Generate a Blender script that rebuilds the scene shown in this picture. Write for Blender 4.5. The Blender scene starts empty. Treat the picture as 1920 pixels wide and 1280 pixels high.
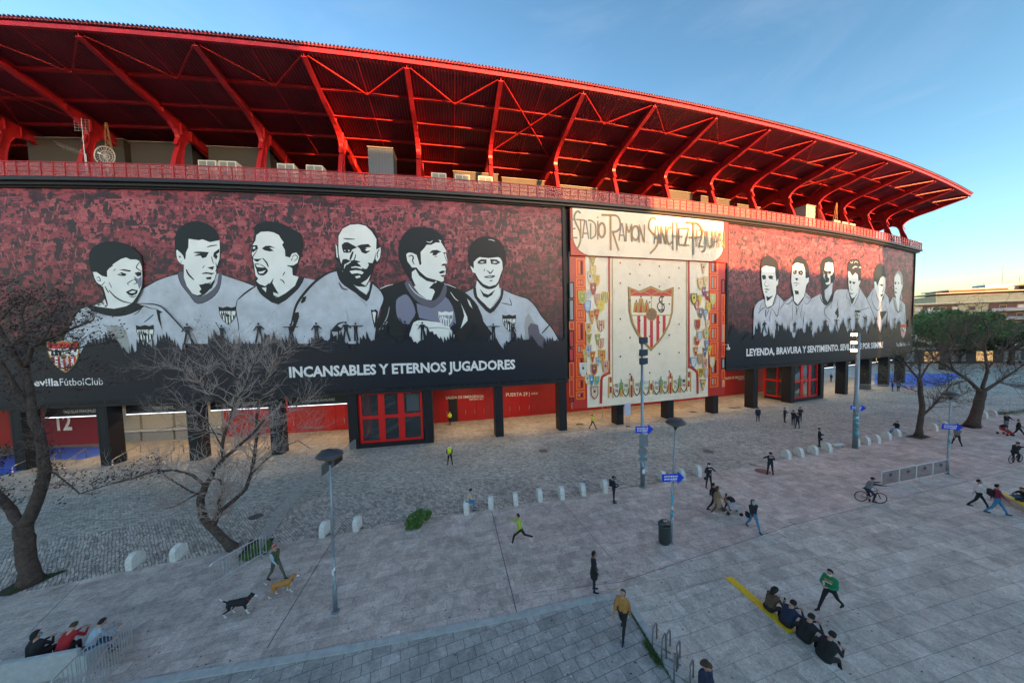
import bpy, bmesh, math, random
from mathutils import Vector, Matrix, geometry
import numpy as np
rnd = random.Random(7)
S = bpy.context.scene
COL = S.collection
R = math.radians
# ------------------------------------------------------------------ camera
FPX, CX, CY, TH, RO, HC = 580., 960., 663.558, 0.05189, -0.027115, 11.0
cF = Vector((0, math.cos(TH), -math.sin(TH)))
cR0 = Vector((1, 0, 0)); cU0 = cR0.cross(cF)
cR = math.cos(RO)*cR0+math.sin(RO)*cU0
cU = -math.sin(RO)*cR0+math.cos(RO)*cU0
cam = bpy.data.cameras.new('camera'); camo = bpy.data.objects.new('camera', cam); COL.objects.link(camo)
cam.sensor_width = 36; cam.sensor_fit = 'HORIZONTAL'; cam.lens = FPX/1920*36
cam.shift_y = (CY-640)/1920; cam.clip_start = 0.2; cam.clip_end = 2000
m = Matrix((cR, cU, -cF)).transposed().to_4x4(); m.translation = (0, 0, HC); camo.matrix_world = m
S.camera = camo
S.render.resolution_x = 1024; S.render.resolution_y = 682
# ------------------------------------------------------------------ world, sun, exposure
SUN_AZ = R(32); SUN_EL = R(4.6)      # azimuth measured from -Y towards +X
w = bpy.data.worlds.new('World'); S.world = w; w.use_nodes = True
nt = w.node_tree; bg = nt.nodes['Background']
sky = nt.nodes.new('ShaderNodeTexSky'); sky.sky_type = 'NISHITA'; sky.sun_disc = False
sky.sun_elevation = SUN_EL; sky.sun_rotation = math.pi-SUN_AZ
sky.air_density = 1.0; sky.dust_density = 1.0; sky.ozone_density = 2.0; sky.altitude = 50
hs = nt.nodes.new('ShaderNodeHueSaturation'); hs.inputs['Saturation'].default_value = .92; hs.inputs['Hue'].default_value = .488
gm = nt.nodes.new('ShaderNodeGamma'); gm.inputs[1].default_value = 1.5
dv = nt.nodes.new('ShaderNodeVectorMath'); dv.operation = 'SCALE'; dv.inputs['Scale'].default_value = 1/.6
ml_ = nt.nodes.new('ShaderNodeVectorMath'); ml_.operation = 'SCALE'; ml_.inputs['Scale'].default_value = .6*.70
nt.links.new(sky.outputs[0], dv.inputs[0]); nt.links.new(dv.outputs[0], gm.inputs[0]); nt.links.new(gm.outputs[0], ml_.inputs[0]); nt.links.new(ml_.outputs[0], hs.inputs['Color'])
tcw = nt.nodes.new('ShaderNodeTexCoord'); mpw = nt.nodes.new('ShaderNodeMapping'); mpw.inputs['Scale'].default_value = (1, 1, 4.5); mpw.inputs['Rotation'].default_value = (.25, .1, .4)
nzw = nt.nodes.new('ShaderNodeTexNoise'); nzw.inputs['Scale'].default_value = 1.7; nzw.inputs['Detail'].default_value = 7; nzw.inputs['Roughness'].default_value = .62; nzw.inputs['Distortion'].default_value = .8
mrw = nt.nodes.new('ShaderNodeMapRange'); mrw.inputs[1].default_value = .45; mrw.inputs[2].default_value = .8; mrw.inputs[3].default_value = 0; mrw.inputs[4].default_value = .26
mxw = nt.nodes.new('ShaderNodeMix'); mxw.data_type = 'RGBA'; mxw.inputs[7].default_value = (1.1, 1.3, 1.7, 1)
nt.links.new(tcw.outputs['Generated'], mpw.inputs[0]); nt.links.new(mpw.outputs[0], nzw.inputs['Vector']); nt.links.new(nzw.outputs[0], mrw.inputs[0]); nt.links.new(mrw.outputs[0], mxw.inputs[0])
nt.links.new(hs.outputs[0], mxw.inputs[6]); nt.links.new(mxw.outputs[2], bg.inputs[0]); bg.inputs[1].default_value = 0.15
sl = bpy.data.lights.new('sun', 'SUN'); sl.energy = 4.6; sl.angle = R(0.5); sl.color = (1, .42, .13)
so = bpy.data.objects.new('sun', sl); COL.objects.link(so)
sd = Vector((math.sin(SUN_AZ)*math.cos(SUN_EL), -math.cos(SUN_AZ)*math.cos(SUN_EL), math.sin(SUN_EL)))
so.rotation_euler = sd.to_track_quat('Z', 'Y').to_euler(); so.location = (0, 0, 60)
S.view_settings.view_transform = 'Standard'; S.view_settings.look = 'None'
S.view_settings.exposure = 2.08; S.view_settings.gamma = 1
# ------------------------------------------------------------------ geometry of the place
WC = (-3.88628682e-07, 1.64450420e-03, 2.14900949e-01, 3.44454145e+01)
def wy(X): return ((WC[0]*X+WC[1])*X+WC[2])*X+WC[3]
def wn(X):
    d = (3*WC[0]*X+2*WC[1])*X+WC[2]; h = math.hypot(1, d); return Vector((d/h, -1/h, 0))
def W(X, z=0., off=0.):                   # point on the curved facade, off metres in front of it
    n = wn(X); return Vector((X+n.x*off, wy(X)+n.y*off, z))
def ray(x, y): return cF+cR*((x-CX)/FPX)-cU*((y-CY)/FPX)
def G(x, y, z=0.):
    d = ray(x, y); t = (z-HC)/d.z; return Vector((d.x*t, d.y*t, z))
def PW(x, y, off=0.):                     # (X, z) on the facade for a point seen in the photo
    d = ray(x, y); a = d.x/d.y; lo, hi = -80., 140.
    for _ in range(40):
        mid = (lo+hi)/2; p = W(mid, 0, off)
        if p.x/p.y > a: hi = mid
        else: lo = mid
    p = W(lo, 0, off); return lo, HC+d.z*p.y/d.y
def PD(x, y, D):                          # point at depth Y = D
    d = ray(x, y); t = D/d.y; return Vector((d.x*t, D, HC+d.z*t))
# ------------------------------------------------------------------ materials
MC = {}
def mat(name, col, rough=.6, metal=0., noise=0., nscale=6., bump=0., bscale=40., emit=None, alpha=1., spec=None, trans=0.):
    if name in MC: return MC[name]
    m = bpy.data.materials.new(name); m.use_nodes = True; n = m.node_tree; b = n.nodes['Principled BSDF']
    b.inputs['Base Color'].default_value = (*col, 1); b.inputs['Roughness'].default_value = rough
    b.inputs['Metallic'].default_value = metal
    if spec is not None: b.inputs['Specular IOR Level'].default_value = spec
    if trans: b.inputs['Transmission Weight'].default_value = trans
    if alpha < 1: b.inputs['Alpha'].default_value = alpha
    if emit: b.inputs['Emission Color'].default_value = (*emit[0], 1); b.inputs['Emission Strength'].default_value = emit[1]
    if noise or bump: tc = n.nodes.new('ShaderNodeTexCoord')
    if noise:
        t = n.nodes.new('ShaderNodeTexNoise'); t.inputs['Scale'].default_value = nscale; t.inputs['Detail'].default_value = 5
        t.inputs['Roughness'].default_value = .65
        n.links.new(tc.outputs['Object'], t.inputs['Vector'])
        r = n.nodes.new('ShaderNodeMapRange'); r.inputs[1].default_value = .3; r.inputs[2].default_value = .7
        r.inputs[3].default_value = 1-noise; r.inputs[4].default_value = 1+noise
        n.links.new(t.outputs[0], r.inputs[0])
        x = n.nodes.new('ShaderNodeMix'); x.data_type = 'RGBA'; x.blend_type = 'MULTIPLY'; x.inputs[0].default_value = 1
        x.inputs[6].default_value = (*col, 1); n.links.new(r.outputs[0], x.inputs[7]); n.links.new(x.outputs[2], b.inputs['Base Color'])
    if bump:
        t = n.nodes.new('ShaderNodeTexNoise'); t.inputs['Scale'].default_value = bscale; t.inputs['Detail'].default_value = 4
        n.links.new(tc.outputs['Object'], t.inputs['Vector'])
        bp = n.nodes.new('ShaderNodeBump'); bp.inputs['Strength'].default_value = bump; bp.inputs['Distance'].default_value = .02
        n.links.new(t.outputs[0], bp.inputs['Height']); n.links.new(bp.outputs[0], b.inputs['Normal'])
    MC[name] = m; return m
class N:                                   # small node-graph helper
    def __init__(s, name, rough=.7):
        s.m = bpy.data.materials.new(name); s.m.use_nodes = True; s.t = s.m.node_tree; s.b = s.t.nodes['Principled BSDF']
        s.b.inputs['Roughness'].default_value = rough; MC[name] = s.m
    def n(s, typ, ins=None, **kw):
        x = s.t.nodes.new('ShaderNode'+typ)
        for k, v in kw.items(): setattr(x, k, v)
        for k, v in (ins or {}).items():
            if isinstance(v, bpy.types.NodeSocket): s.t.links.new(v, x.inputs[k])
            else: x.inputs[k].default_value = v
        return x
    def mix(s, f, a, b, mode='MIX'):
        x = s.n('Mix', data_type='RGBA', blend_type=mode)
        for i, v in ((0, f), (6, a), (7, b)):
            if isinstance(v, bpy.types.NodeSocket): s.t.links.new(v, x.inputs[i])
            else: x.inputs[i].default_value = v if i == 0 else (*v, 1)
        return x.outputs[2]
    def mr(s, v, a, b, c=0., d=1.):
        return s.n('MapRange', {0: v, 1: a, 2: b, 3: c, 4: d}).outputs[0]
    def math(s, op, a, b=0.):
        return s.n('Math', {0: a, 1: b}, operation=op).outputs[0]
    def noise(s, vec, scale, detail=4, rough=.55, dist=0.):
        return s.n('TexNoise', {'Vector': vec, 'Scale': scale, 'Detail': detail, 'Roughness': rough, 'Distortion': dist}).outputs[0]
    def bump(s, h, st=.4, dist=.02):
        s.t.links.new(s.n('Bump', {'Height': h, 'Strength': st, 'Distance': dist}).outputs[0], s.b.inputs['Normal'])
    def col(s, c): s.t.links.new(c, s.b.inputs['Base Color']); return s.m
# ------------------------------------------------------------------ mesh builder
class MB:
    def __init__(s): s.v = []; s.f = []; s.uv = {}; s.mi = []
    def add(s, vs, fs, mi=0):
        o = len(s.v); s.v += [tuple(v) for v in vs]; s.f += [tuple(i+o for i in f) for f in fs]; s.mi += [mi]*len(fs); return s
    def quad(s, a, b, c, d, mi=0): return s.add([a, b, c, d], [(0, 1, 2, 3)], mi)
    def hexa(s, p, mi=0):                  # 4 bottom + 4 top points
        return s.add(p, [(3, 2, 1, 0), (4, 5, 6, 7), (0, 1, 5, 4), (1, 2, 6, 5), (2, 3, 7, 6), (3, 0, 4, 7)], mi)
    def box(s, c, d, rz=0., mi=0, M=None):
        x, y, z = d[0]/2, d[1]/2, d[2]/2; q = []
        for sz in (-z, z):
            for a, b in ((-x, -y), (x, -y), (x, y), (-x, y)):
                v = Vector((a, b, sz))
                if M: v = M @ v
                elif rz: v = Vector((a*math.cos(rz)-b*math.sin(rz), a*math.sin(rz)+b*math.cos(rz), sz))
                q.append(Vector(c)+v)
        return s.hexa(q, mi)
    def wbox(s, X0, X1, z0, z1, o0, o1, mi=0, step=3.):   # box that follows the curved facade, o1 = front
        n = max(1, int(math.ceil((X1-X0)/step)))
        for i in range(n):
            a = X0+(X1-X0)*i/n; b = X0+(X1-X0)*(i+1)/n
            p = [W(a, z0, o1), W(b, z0, o1), W(b, z0, o0), W(a, z0, o0), W(a, z1, o1), W(b, z1, o1), W(b, z1, o0), W(a, z1, o0)]
            fs = [(3, 2, 1, 0), (4, 5, 6, 7), (0, 1, 5, 4), (2, 3, 7, 6)]
            if i == 0: fs.append((3, 0, 4, 7))
            if i == n-1: fs.append((1, 2, 6, 5))
            s.add(p, fs, mi)
        return s
    def bar(s, p, q, w, h=None, up=Vector((0, 0, 1)), mi=0):
        p = Vector(p); q = Vector(q); h = h or w; d = (q-p).normalized()
        if abs(d.dot(up)) > .98: up = Vector((0, 1, 0))
        a = d.cross(up).normalized(); b = a.cross(d); a *= w/2; b *= h/2
        return s.hexa([p-a-b, p+a-b, p+a+b, p-a+b, q-a-b, q+a-b, q+a+b, q-a+b], mi)
    def tube(s, pts, rs, n=8, mi=0, caps=True):
        pts = [Vector(p) for p in pts]
        if not hasattr(rs, '__len__'): rs = [rs]*len(pts)
        o = len(s.v); ref = None
        for i, p in enumerate(pts):
            d = (pts[min(i+1, len(pts)-1)]-pts[max(i-1, 0)]).normalized()
            if ref is None:
                ref = Vector((0, 0, 1)) if abs(d.z) < .9 else Vector((1, 0, 0))
            a = d.cross(ref).normalized(); b = d.cross(a).normalized(); ref = a.cross(d)*1.0
            for k in range(n):
                t = 2*math.pi*k/n; s.v.append(tuple(p+(a*math.cos(t)+b*math.sin(t))*rs[i]))
        for i in range(len(pts)-1):
            for k in range(n):
                k2 = (k+1) % n; s.f.append((o+i*n+k, o+i*n+k2, o+(i+1)*n+k2, o+(i+1)*n+k)); s.mi.append(mi)
        if caps:
            s.f.append(tuple(o+k for k in range(n))[::-1]); s.mi.append(mi)
            s.f.append(tuple(o+(len(pts)-1)*n+k for k in range(n))); s.mi.append(mi)
        return s
    def lathe(s, c, prof, n=16, mi=0, sx=1., sy=1.):
        c = Vector(c); return s.lathe_(c, prof, n, mi, sx, sy)
    def lathe_(s, c, prof, n, mi, sx, sy):
        o = len(s.v)
        for r, z in prof:
            for k in range(n):
                t = 2*math.pi*k/n; s.v.append((c.x+r*sx*math.cos(t), c.y+r*sy*math.sin(t), c.z+z))
        for i in range(len(prof)-1):
            for k in range(n):
                k2 = (k+1) % n; s.f.append((o+i*n+k, o+i*n+k2, o+(i+1)*n+k2, o+(i+1)*n+k)); s.mi.append(mi)
        s.f.append(tuple(o+k for k in range(n))[::-1]); s.mi.append(mi)
        s.f.append(tuple(o+(len(prof)-1)*n+k for k in range(n))); s.mi.append(mi)
        return s
    def prism(s, pts2, fn, d0, d1, mi=0):  # outline pts2 (u,v), fn(u,v,d) -> point; extruded d0..d1
        n = len(pts2); a = [fn(u, v, d0) for u, v in pts2]; b = [fn(u, v, d1) for u, v in pts2]
        tri = geometry.tessellate_polygon([[Vector((u, v, 0)) for u, v in pts2]])
        fs = [tuple(t) for t in tri]+[tuple(i+n for i in t[::-1]) for t in tri]+[(i, (i+1) % n, (i+1) % n+n, i+n) for i in range(n)]
        return s.add(a+b, fs, mi)
    def build(s, name, mats, parent=None, smooth=False, uvf=None, kind=None, fixn=True):
        me = bpy.data.meshes.new(name); off = Vector((0, 0, 0))
        if parent is not None and not getattr(s, 'local', False): off = Vector(parent.location) if parent.parent is None else Vector(parent.parent.location)
        vs = [(v[0]-off.x, v[1]-off.y, v[2]-off.z) for v in s.v]
        me.from_pydata(vs, [], s.f)
        if not isinstance(mats, (list, tuple)): mats = [mats]
        for m_ in mats: me.materials.append(m_)
        if len(mats) > 1: me.polygons.foreach_set('material_index', s.mi)
        if uvf:
            uv = me.uv_layers.new(name='UV'); co = [uvf(v) for v in s.v]
            for l in me.loops: uv.data[l.index].uv = co[l.vertex_index]
        me.update()
        if fixn:
            b = bmesh.new(); b.from_mesh(me); bmesh.ops.recalc_face_normals(b, faces=b.faces); b.to_mesh(me); b.free()
        if smooth: me.polygons.foreach_set('use_smooth', [True]*len(me.polygons))
        o = bpy.data.objects.new(name, me); COL.objects.link(o)
        if parent is not None: o.parent = parent
        if kind: o['kind'] = kind
        return o
def LB():
    b = MB(); b.local = True; return b
def thing(name, label, cat, loc=(0, 0, 0), rz=0., group=None):
    o = bpy.data.objects.new(name, None); COL.objects.link(o); o.empty_display_size = .3
    o.location = loc; o.rotation_euler = (0, 0, rz); o['label'] = label; o['category'] = cat
    if group: o['group'] = group
    return o
def tag(o, label, cat, group=None):
    o['label'] = label; o['category'] = cat
    if group: o['group'] = group
    return o
def dup(root, loc=None, rz=None, label=None, group=None, scale=None):
    def cp(o, par):
        c = o.copy(); COL.objects.link(c); c.parent = par
        for ch in o.children: cp(ch, c)
        return c
    r = cp(root, None)
    if loc is not None: r.location = loc
    if rz is not None: r.rotation_euler = (0, 0, rz)
    if label: r['label'] = label
    if group: r['group'] = group
    if scale: r.scale = scale
    return r
def wuv(v):                                # facade uv in metres: position along x, height
    return (v[0], v[2])
# ================================================================== ground
def slab_mat(name, c1, c2, mort, bw, bh, rot, speck=.25, gum=True, msize=.012, offs=.5, moss=0.):
    q = N(name, .75); tc = q.n('TexCoord').outputs['Object']
    mp = q.n('Mapping', {'Vector': tc, 'Rotation': (0, 0, rot)}).outputs[0]
    wob = q.n('VectorMath', {0: q.n('TexNoise', {'Vector': tc, 'Scale': .6}).outputs[1], 1: (.06, .06, 0)}, operation='MULTIPLY').outputs[0]
    mp = q.n('VectorMath', {0: mp, 1: wob}, operation='ADD').outputs[0]
    br = q.n('TexBrick', {'Vector': mp, 'Color1': (*c1, 1), 'Color2': (*c2, 1), 'Mortar': (*mort, 1), 'Scale': 1., 'Mortar Size': msize,
             'Mortar Smooth': .3, 'Bias': 0., 'Brick Width': bw, 'Row Height': bh})
    br.offset = offs; br.squash = 1.
    c = br.outputs[0]
    big = q.mr(q.noise(tc, .22, 5, .6), .3, .7, .84, 1.14); c = q.mix(1., c, q.n('CombineColor', {0: big, 1: big, 2: big}).outputs[0], 'MULTIPLY')
    st = q.mr(q.noise(tc, 1.3, 6, .75, .8), .38, .66, .70, 1.16); c = q.mix(1., c, q.n('CombineColor', {0: st, 1: st, 2: st}).outputs[0], 'MULTIPLY')
    fine = q.mr(q.noise(tc, 38, 3, .8), .3, .7, 1-speck, 1+speck); c = q.mix(1., c, q.n('CombineColor', {0: fine, 1: fine, 2: fine}).outputs[0], 'MULTIPLY')
    mid = q.mr(q.noise(tc, 9, 5, .85), .32, .68, .74, 1.22); c = q.mix(1., c, q.n('CombineColor', {0: mid, 1: mid, 2: mid}).outputs[0], 'MULTIPLY')
    if gum:
        v = q.n('TexVoronoi', {'Vector': tc, 'Scale': 1.7, 'Randomness': 1.}).outputs['Distance']
        g = q.mr(v, .055, .08, .75, 0.); c = q.mix(g, c, (.04, .04, .045))
        v = q.n('TexVoronoi', {'Vector': tc, 'Scale': .93, 'Randomness': 1.}).outputs['Distance']
        g = q.mr(v, .018, .035, .5, 0.); c = q.mix(g, c, (.5, .5, .5))
    h = q.math('SUBTRACT', q.math('MULTIPLY', q.noise(tc, 25, 4, .7), .25), br.outputs[1]); q.bump(h, .5, .012)
    return q.col(c)
def cobble_mat(name, cols, mort, bw, bh, rot, msize=.02):
    q = N(name, .65); tc = q.n('TexCoord').outputs['Object']
    wob = q.n('VectorMath', {0: q.n('TexNoise', {'Vector': tc, 'Scale': 1.1, 'Detail': 4}).outputs[1], 1: (.22, .22, 0)}, operation='MULTIPLY').outputs[0]
    mp = q.n('Mapping', {'Vector': tc, 'Rotation': (0, 0, rot)}).outputs[0]
    mp = q.n('VectorMath', {0: mp, 1: wob}, operation='ADD').outputs[0]
    br = q.n('TexBrick', {'Vector': mp, 'Color1': (*cols[0], 1), 'Color2': (*cols[1], 1), 'Mortar': (*mort, 1), 'Scale': 1., 'Mortar Size': msize,
             'Mortar Smooth': .6, 'Bias': 0., 'Brick Width': bw, 'Row Height': bh})
    c = br.outputs[0]
    # each stone gets its own tone
    vs = q.n('VectorMath', {0: mp, 1: (1/bw, 1/bh, 1)}, operation='MULTIPLY').outputs[0]
    vo = q.n('TexVoronoi', {'Vector': vs, 'Scale': 1.}).outputs['Color']
    sep = q.n('SeparateColor', {0: vo}).outputs
    k = q.mr(sep[0], 0, 1, .62, 1.45); c = q.mix(1., c, q.n('CombineColor', {0: k, 1: k, 2: k}).outputs[0], 'MULTIPLY')
    dk = q.mr(sep[1], .93, .96, 0, .6); c = q.mix(dk, c, cols[2])
    big = q.mr(q.noise(tc, .25, 5, .6), .3, .7, .8, 1.2); c = q.mix(1., c, q.n('CombineColor', {0: big, 1: big, 2: big}).outputs[0], 'MULTIPLY')
    h = q.math('SUBTRACT', q.math('MULTIPLY', sep[2], .5), br.outputs[1]); q.bump(h, .8, .03)
    return q.col(c)
ln0, ln1 = G(609, 1003), G(1242, 903)
BD = math.atan2((ln1-ln0).y, (ln1-ln0).x)          # heading of the bollard line
j0, j1 = G(1000, 938), G(1148, 1106)
JD = math.atan2((j1-j0).y, (j1-j0).x)
M_slab = slab_mat('plaza_slabs', (.49, .395, .345), (.64, .53, .47), (.28, .235, .215), .86, .43, -BD, .38, True, .007)
M_gslab = slab_mat('grey_slabs', (.48, .425, .365), (.62, .56, .49), (.22, .215, .21), 1.05, .62, -BD+.03, .36, True, .008, .5)
M_low = slab_mat('blue_grey_pavers', (.36, .34, .315), (.47, .445, .415), (.14, .14, .14), .62, .42, -BD-.12, .3)
M_cob = cobble_mat('cobblestones', ((.46, .43, .38), (.60, .56, .49), (.26, .25, .23)), (.27, .25, .22), .21, .105, -.12)
M_band = cobble_mat('setts', ((.44, .40, .35), (.54, .49, .43), (.18, .18, .2)), (.22, .20, .18), .25, .125, -BD+.9)
M_tile = slab_mat('arcade_tiles', (.42, .36, .29), (.48, .41, .33), (.24, .21, .17), .6, .6, -.25, .12, False, .014, 0.)
M_kerb = mat('kerb_stone', (.40, .41, .40), .8, noise=.2, nscale=3, bump=.3)
M_blue = mat('blue_floor', (.07, .16, .62), .55, noise=.12, nscale=1.5)  # blue of the floor patches at both ends
def sheet(name, pts, z, m, step=0):
    b = bmesh.new(); vs = [b.verts.new((p[0], p[1], z)) for p in pts]; b.faces.new(vs)
    bmesh.ops.recalc_face_normals(b, faces=b.faces)
    me = bpy.data.meshes.new(name); b.to_mesh(me); b.free()
    if me.polygons[0].normal.z < 0: me.flip_normals()
    me.materials.append(m); o = bpy.data.objects.new(name, me); COL.objects.link(o); o['kind'] = 'structure'; return o
sheet('ground', [(-500, -500), (700, -500), (700, 800), (-500, 800)], -.001, M_slab)
bl = [G(*p) for p in ((255, 1066), (337, 1050), (609, 1004), (786, 972), (921, 955), (1052, 934), (1140, 918), (1242, 904), (1307, 892), (1474, 860), (1570, 842), (1680, 818), (1770, 803), (1860, 781))]
dl = (bl[0]-bl[2]).normalized(); bl = [bl[0]+dl*45]+bl
dr = (bl[-1]-bl[-4]).normalized(); bl = bl+[bl[-1]+dr*90]
wl = [W(X, 0, .75) for X in range(-75, 84, 3)]
back = [W(82, 0, .75), Vector((160, 110, 0))]
gk = [G(*p) for p in ((1128, 1128), (1165, 1096), (1310, 1045), (1480, 985), (1680, 935), (1900, 880))]; gd_ = (gk[-1]-gk[-2]).normalized()
sheet('grey_paving', [(p.x, p.y) for p in gk]+[((gk[-1]+gd_*60).x, (gk[-1]+gd_*60).y), (120, -6), (3.9, -6), (4.0, 9.2)], .0015, M_gslab)
sheet('cobble_paving', [(p.x, p.y) for p in bl]+[(150, 60), (120, 84)]+[(p.x, p.y) for p in reversed(wl)], .003, M_cob)
# pale band of setts between the bollards and the cobbles
bi = [G(*p) for p in ((-300, 1085), (0, 1030), (250, 985), (632, 930), (800, 909), (1015, 888), (1280, 845), (1400, 822), (1560, 789), (1700, 762))]
bo = [G(-300, 1180)]+[p for p in bl[1:] if p.x <= G(1770, 803).x]
sheet('sett_paving', [(p.x, p.y) for p in bo]+[(p.x, p.y) for p in reversed(bi)], .007, M_band)
sheet('arcade_floor', [(W(X, 0, .75).x, W(X, 0, .75).y) for X in range(-75, 84, 3)]+[(W(X, 0, -9).x, W(X, 0, -9).y) for X in range(81, -76, -3)], .012, M_tile)
# blue-grey sunken paving at the lower edge with its stone kerb
K = [G(430, 1262), G(640, 1226), G(930, 1169), G(1120, 1128), G(1168, 1122), G(1270, 1290)]
dK = (K[0]-K[1]).normalized(); K = [K[0]+dK*14]+K
dK2 = (K[-1]-K[-2]).normalized(); K.append(K[-1]+dK2*8)
sheet('lower_paving', [(p.x, p.y) for p in K]+[(K[0].x-2, -6)], .003, M_low)
kb = MB()
def kerb_run(b, pts, w_, z0, z1):
    for a, c in zip(pts[:-1], pts[1:]):
        L = (c-a).length; n = max(1, int(L/1.0)); d = (c-a).normalized(); s = Vector((-d.y, d.x, 0))*w_
        for i in range(n):
            p = a+d*(L*i/n+.006); q = a+d*(L*(i+1)/n-.006)
            b.hexa([p+Vector((0, 0, z0)), q+Vector((0, 0, z0)), q+s+Vector((0, 0, z0)), p+s+Vector((0, 0, z0)), p+Vector((0, 0, z1)), q+Vector((0, 0, z1)), q+s+Vector((0, 0, z1)), p+s+Vector((0, 0, z1))])
kerb_run(kb, K, .28, -.02, .055)
kb.build('kerb', M_kerb, kind='structure')
gr = sheet('blue_floor_patch', [G(*p)[:2] for p in ((-60, 872), (0, 856), (38, 848), (95, 868), (30, 885), (-80, 910))], .018, M_blue)
sheet('blue_floor_patch', [G(*p)[:2] for p in ((60, 846), (90, 839), (185, 837), (205, 850), (150, 862), (75, 861))], .019, M_blue)
sheet('blue_floor_patch', [G(*p)[:2] for p in ((1640, 722), (1700, 727), (1760, 724), (1800, 706), (1800, 700), (1640, 700))], .018, M_blue)
# joints: long dark expansion joints across the plaza
jm = mat('joint_tar', (.11, .10, .10), .9)
jb = MB()
for a, b_, w_ in (((922, 958), (972, 1160), .05), ((1052, 938), (1150, 1050), .04), ((640, 985), (500, 1215), .05), ((190, 1050), (60, 1180), .03), ((1340, 925), (1480, 985), .03),
                  ((1480, 985), (1900, 880), .04), ((1165, 1090), (1480, 985), .04), ((1000, 1110), (1165, 1090), .025), ((560, 965), (1050, 938), .03), ((1790, 880), (1920, 925), .03), ((1400, 985), (1640, 1100), .03)):
    p, q_ = G(*a, .009), G(*b_, .009); d = (q_-p).normalized(); s_ = Vector((-d.y, d.x, 0))*w_/3.2
    jb.quad(p-s_, q_-s_, q_+s_, p+s_)
jb.build('paving_joint', jm, kind='structure')
mh = mat('cast_iron', (.15, .15, .15), .5, .6, bump=.6, bscale=60)
def manhole(x, y, r, lab, m_=None, nm='manhole_cover'):
    c = G(x, y, .012); b = MB(); b.lathe(c, [(r, 0), (r, .012), (r*.9, .014), (r*.88, .008), (r*.2, .008), (r*.18, .013)], 28)
    o = b.build(nm, m_ or mh); tag(o, lab, 'manhole cover')
manhole(480, 968, .38, 'round iron manhole cover in the cobbles near the leaning bare tree')
manhole(1018, 845, .45, 'round iron manhole cover in the cobbles in front of the emergency exit')
manhole(1328, 846, .45, 'round iron manhole cover in the cobbles right of the short lamp post')
manhole(1430, 883, .50, 'round rusty red manhole cover beside the standing police officer', mat('rust', (.22, .09, .08), .8, noise=.2))
for x, y, sx, lab in ((1087, 795, .9, 'dark square drain grate on the arcade tiles left of the white sign stand'), (1300, 772, .8, 'small dark drain grate on the arcade tiles right of the crest pillar'), (1378, 764, 1.7, 'long dark drain grate on the arcade tiles by the exit sign')):
    c = G(x, y, .03); b = MB()
    for i in range(7): b.box((c.x+(i-3)*sx/7, c.y, c.z), (sx/10, .6, .03))
    b.box((c.x, c.y-.31, c.z), (sx+.05, .03, .034)); b.box((c.x, c.y+.31, c.z), (sx+.05, .03, .034))
    tag(b.build('drain_grate', mh), lab, 'drain grate')
# ================================================================== stadium
PX = [-67.5, -60.3, -53, -45.7, -38.5, -30.9, -23.7, -16.5, -9.1, -1.6, 5.8, 13.1, 20.3, 27.5, 34.7, 42.4, 49.4, 56.1, 63.6, 70.5, 77.5]
M_red = mat('red_steel', (.37, .014, .020), .42, noise=.28, nscale=1.3, bump=.08, bscale=12)
M_redw = mat('red_wall_panel', (.30, .012, .014), .5, noise=.08, nscale=1.)
M_dark = mat('charcoal_cladding', (.013, .015, .019), .5, spec=.3, noise=.12, nscale=1.5)
M_black = mat('black_fascia', (.012, .012, .014), .45)
M_grey = mat('grey_cladding', (.15, .15, .135), .6, noise=.15, nscale=.8)
M_glass = mat('lobby_glass', (.05, .07, .075), .08, 0., spec=.8)
q = N('ribbed_red_sheet', .5)
uvn = q.n('UVMap').outputs[0]
wv = q.n('TexWave', {'Vector': uvn, 'Scale': 1.15, 'Distortion': 0.}, wave_type='BANDS', bands_direction='X').outputs[0]
cc = q.mix(q.mr(wv, .35, .65), (.085, .008, .014), (.27, .016, .022)); nz = q.mr(q.noise(uvn, .35, 3), .35, .65, .75, 1.2)
cc = q.mix(1., cc, q.n('CombineColor', {0: nz, 1: nz, 2: nz}).outputs[0], 'MULTIPLY'); q.bump(wv, .8, .05); M_sheet = q.col(cc)
stad = thing('stadium', 'long curved football stadium front with flared red steel roof and dark billboards', 'stadium', W(10))
for X in PX:
    b = MB()
    for (w_, o0, o1) in ((.46, -1.25, .0), ):
        p = W(X); n_ = wn(X); t_ = Vector((-n_.y, n_.x, 0))
        b.hexa([p+t_*-w_+n_*o1, p+t_*w_+n_*o1, p+t_*w_+n_*o0, p+t_*-w_+n_*o0]+[v+Vector((0, 0, 6.1)) for v in (p+t_*-w_+n_*o1, p+t_*w_+n_*o1, p+t_*w_+n_*o0, p+t_*-w_+n_*o0)])
        for s_ in (-1, 1):                 # recessed joint strip along the front corners
            b.bar(p+t_*(w_*s_*.62)+n_*.006+Vector((0, 0, .02)), p+t_*(w_*s_*.62)+n_*.006+Vector((0, 0, 6.0)), .035, .012)
    b.build('pillar', M_dark, stad)
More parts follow.
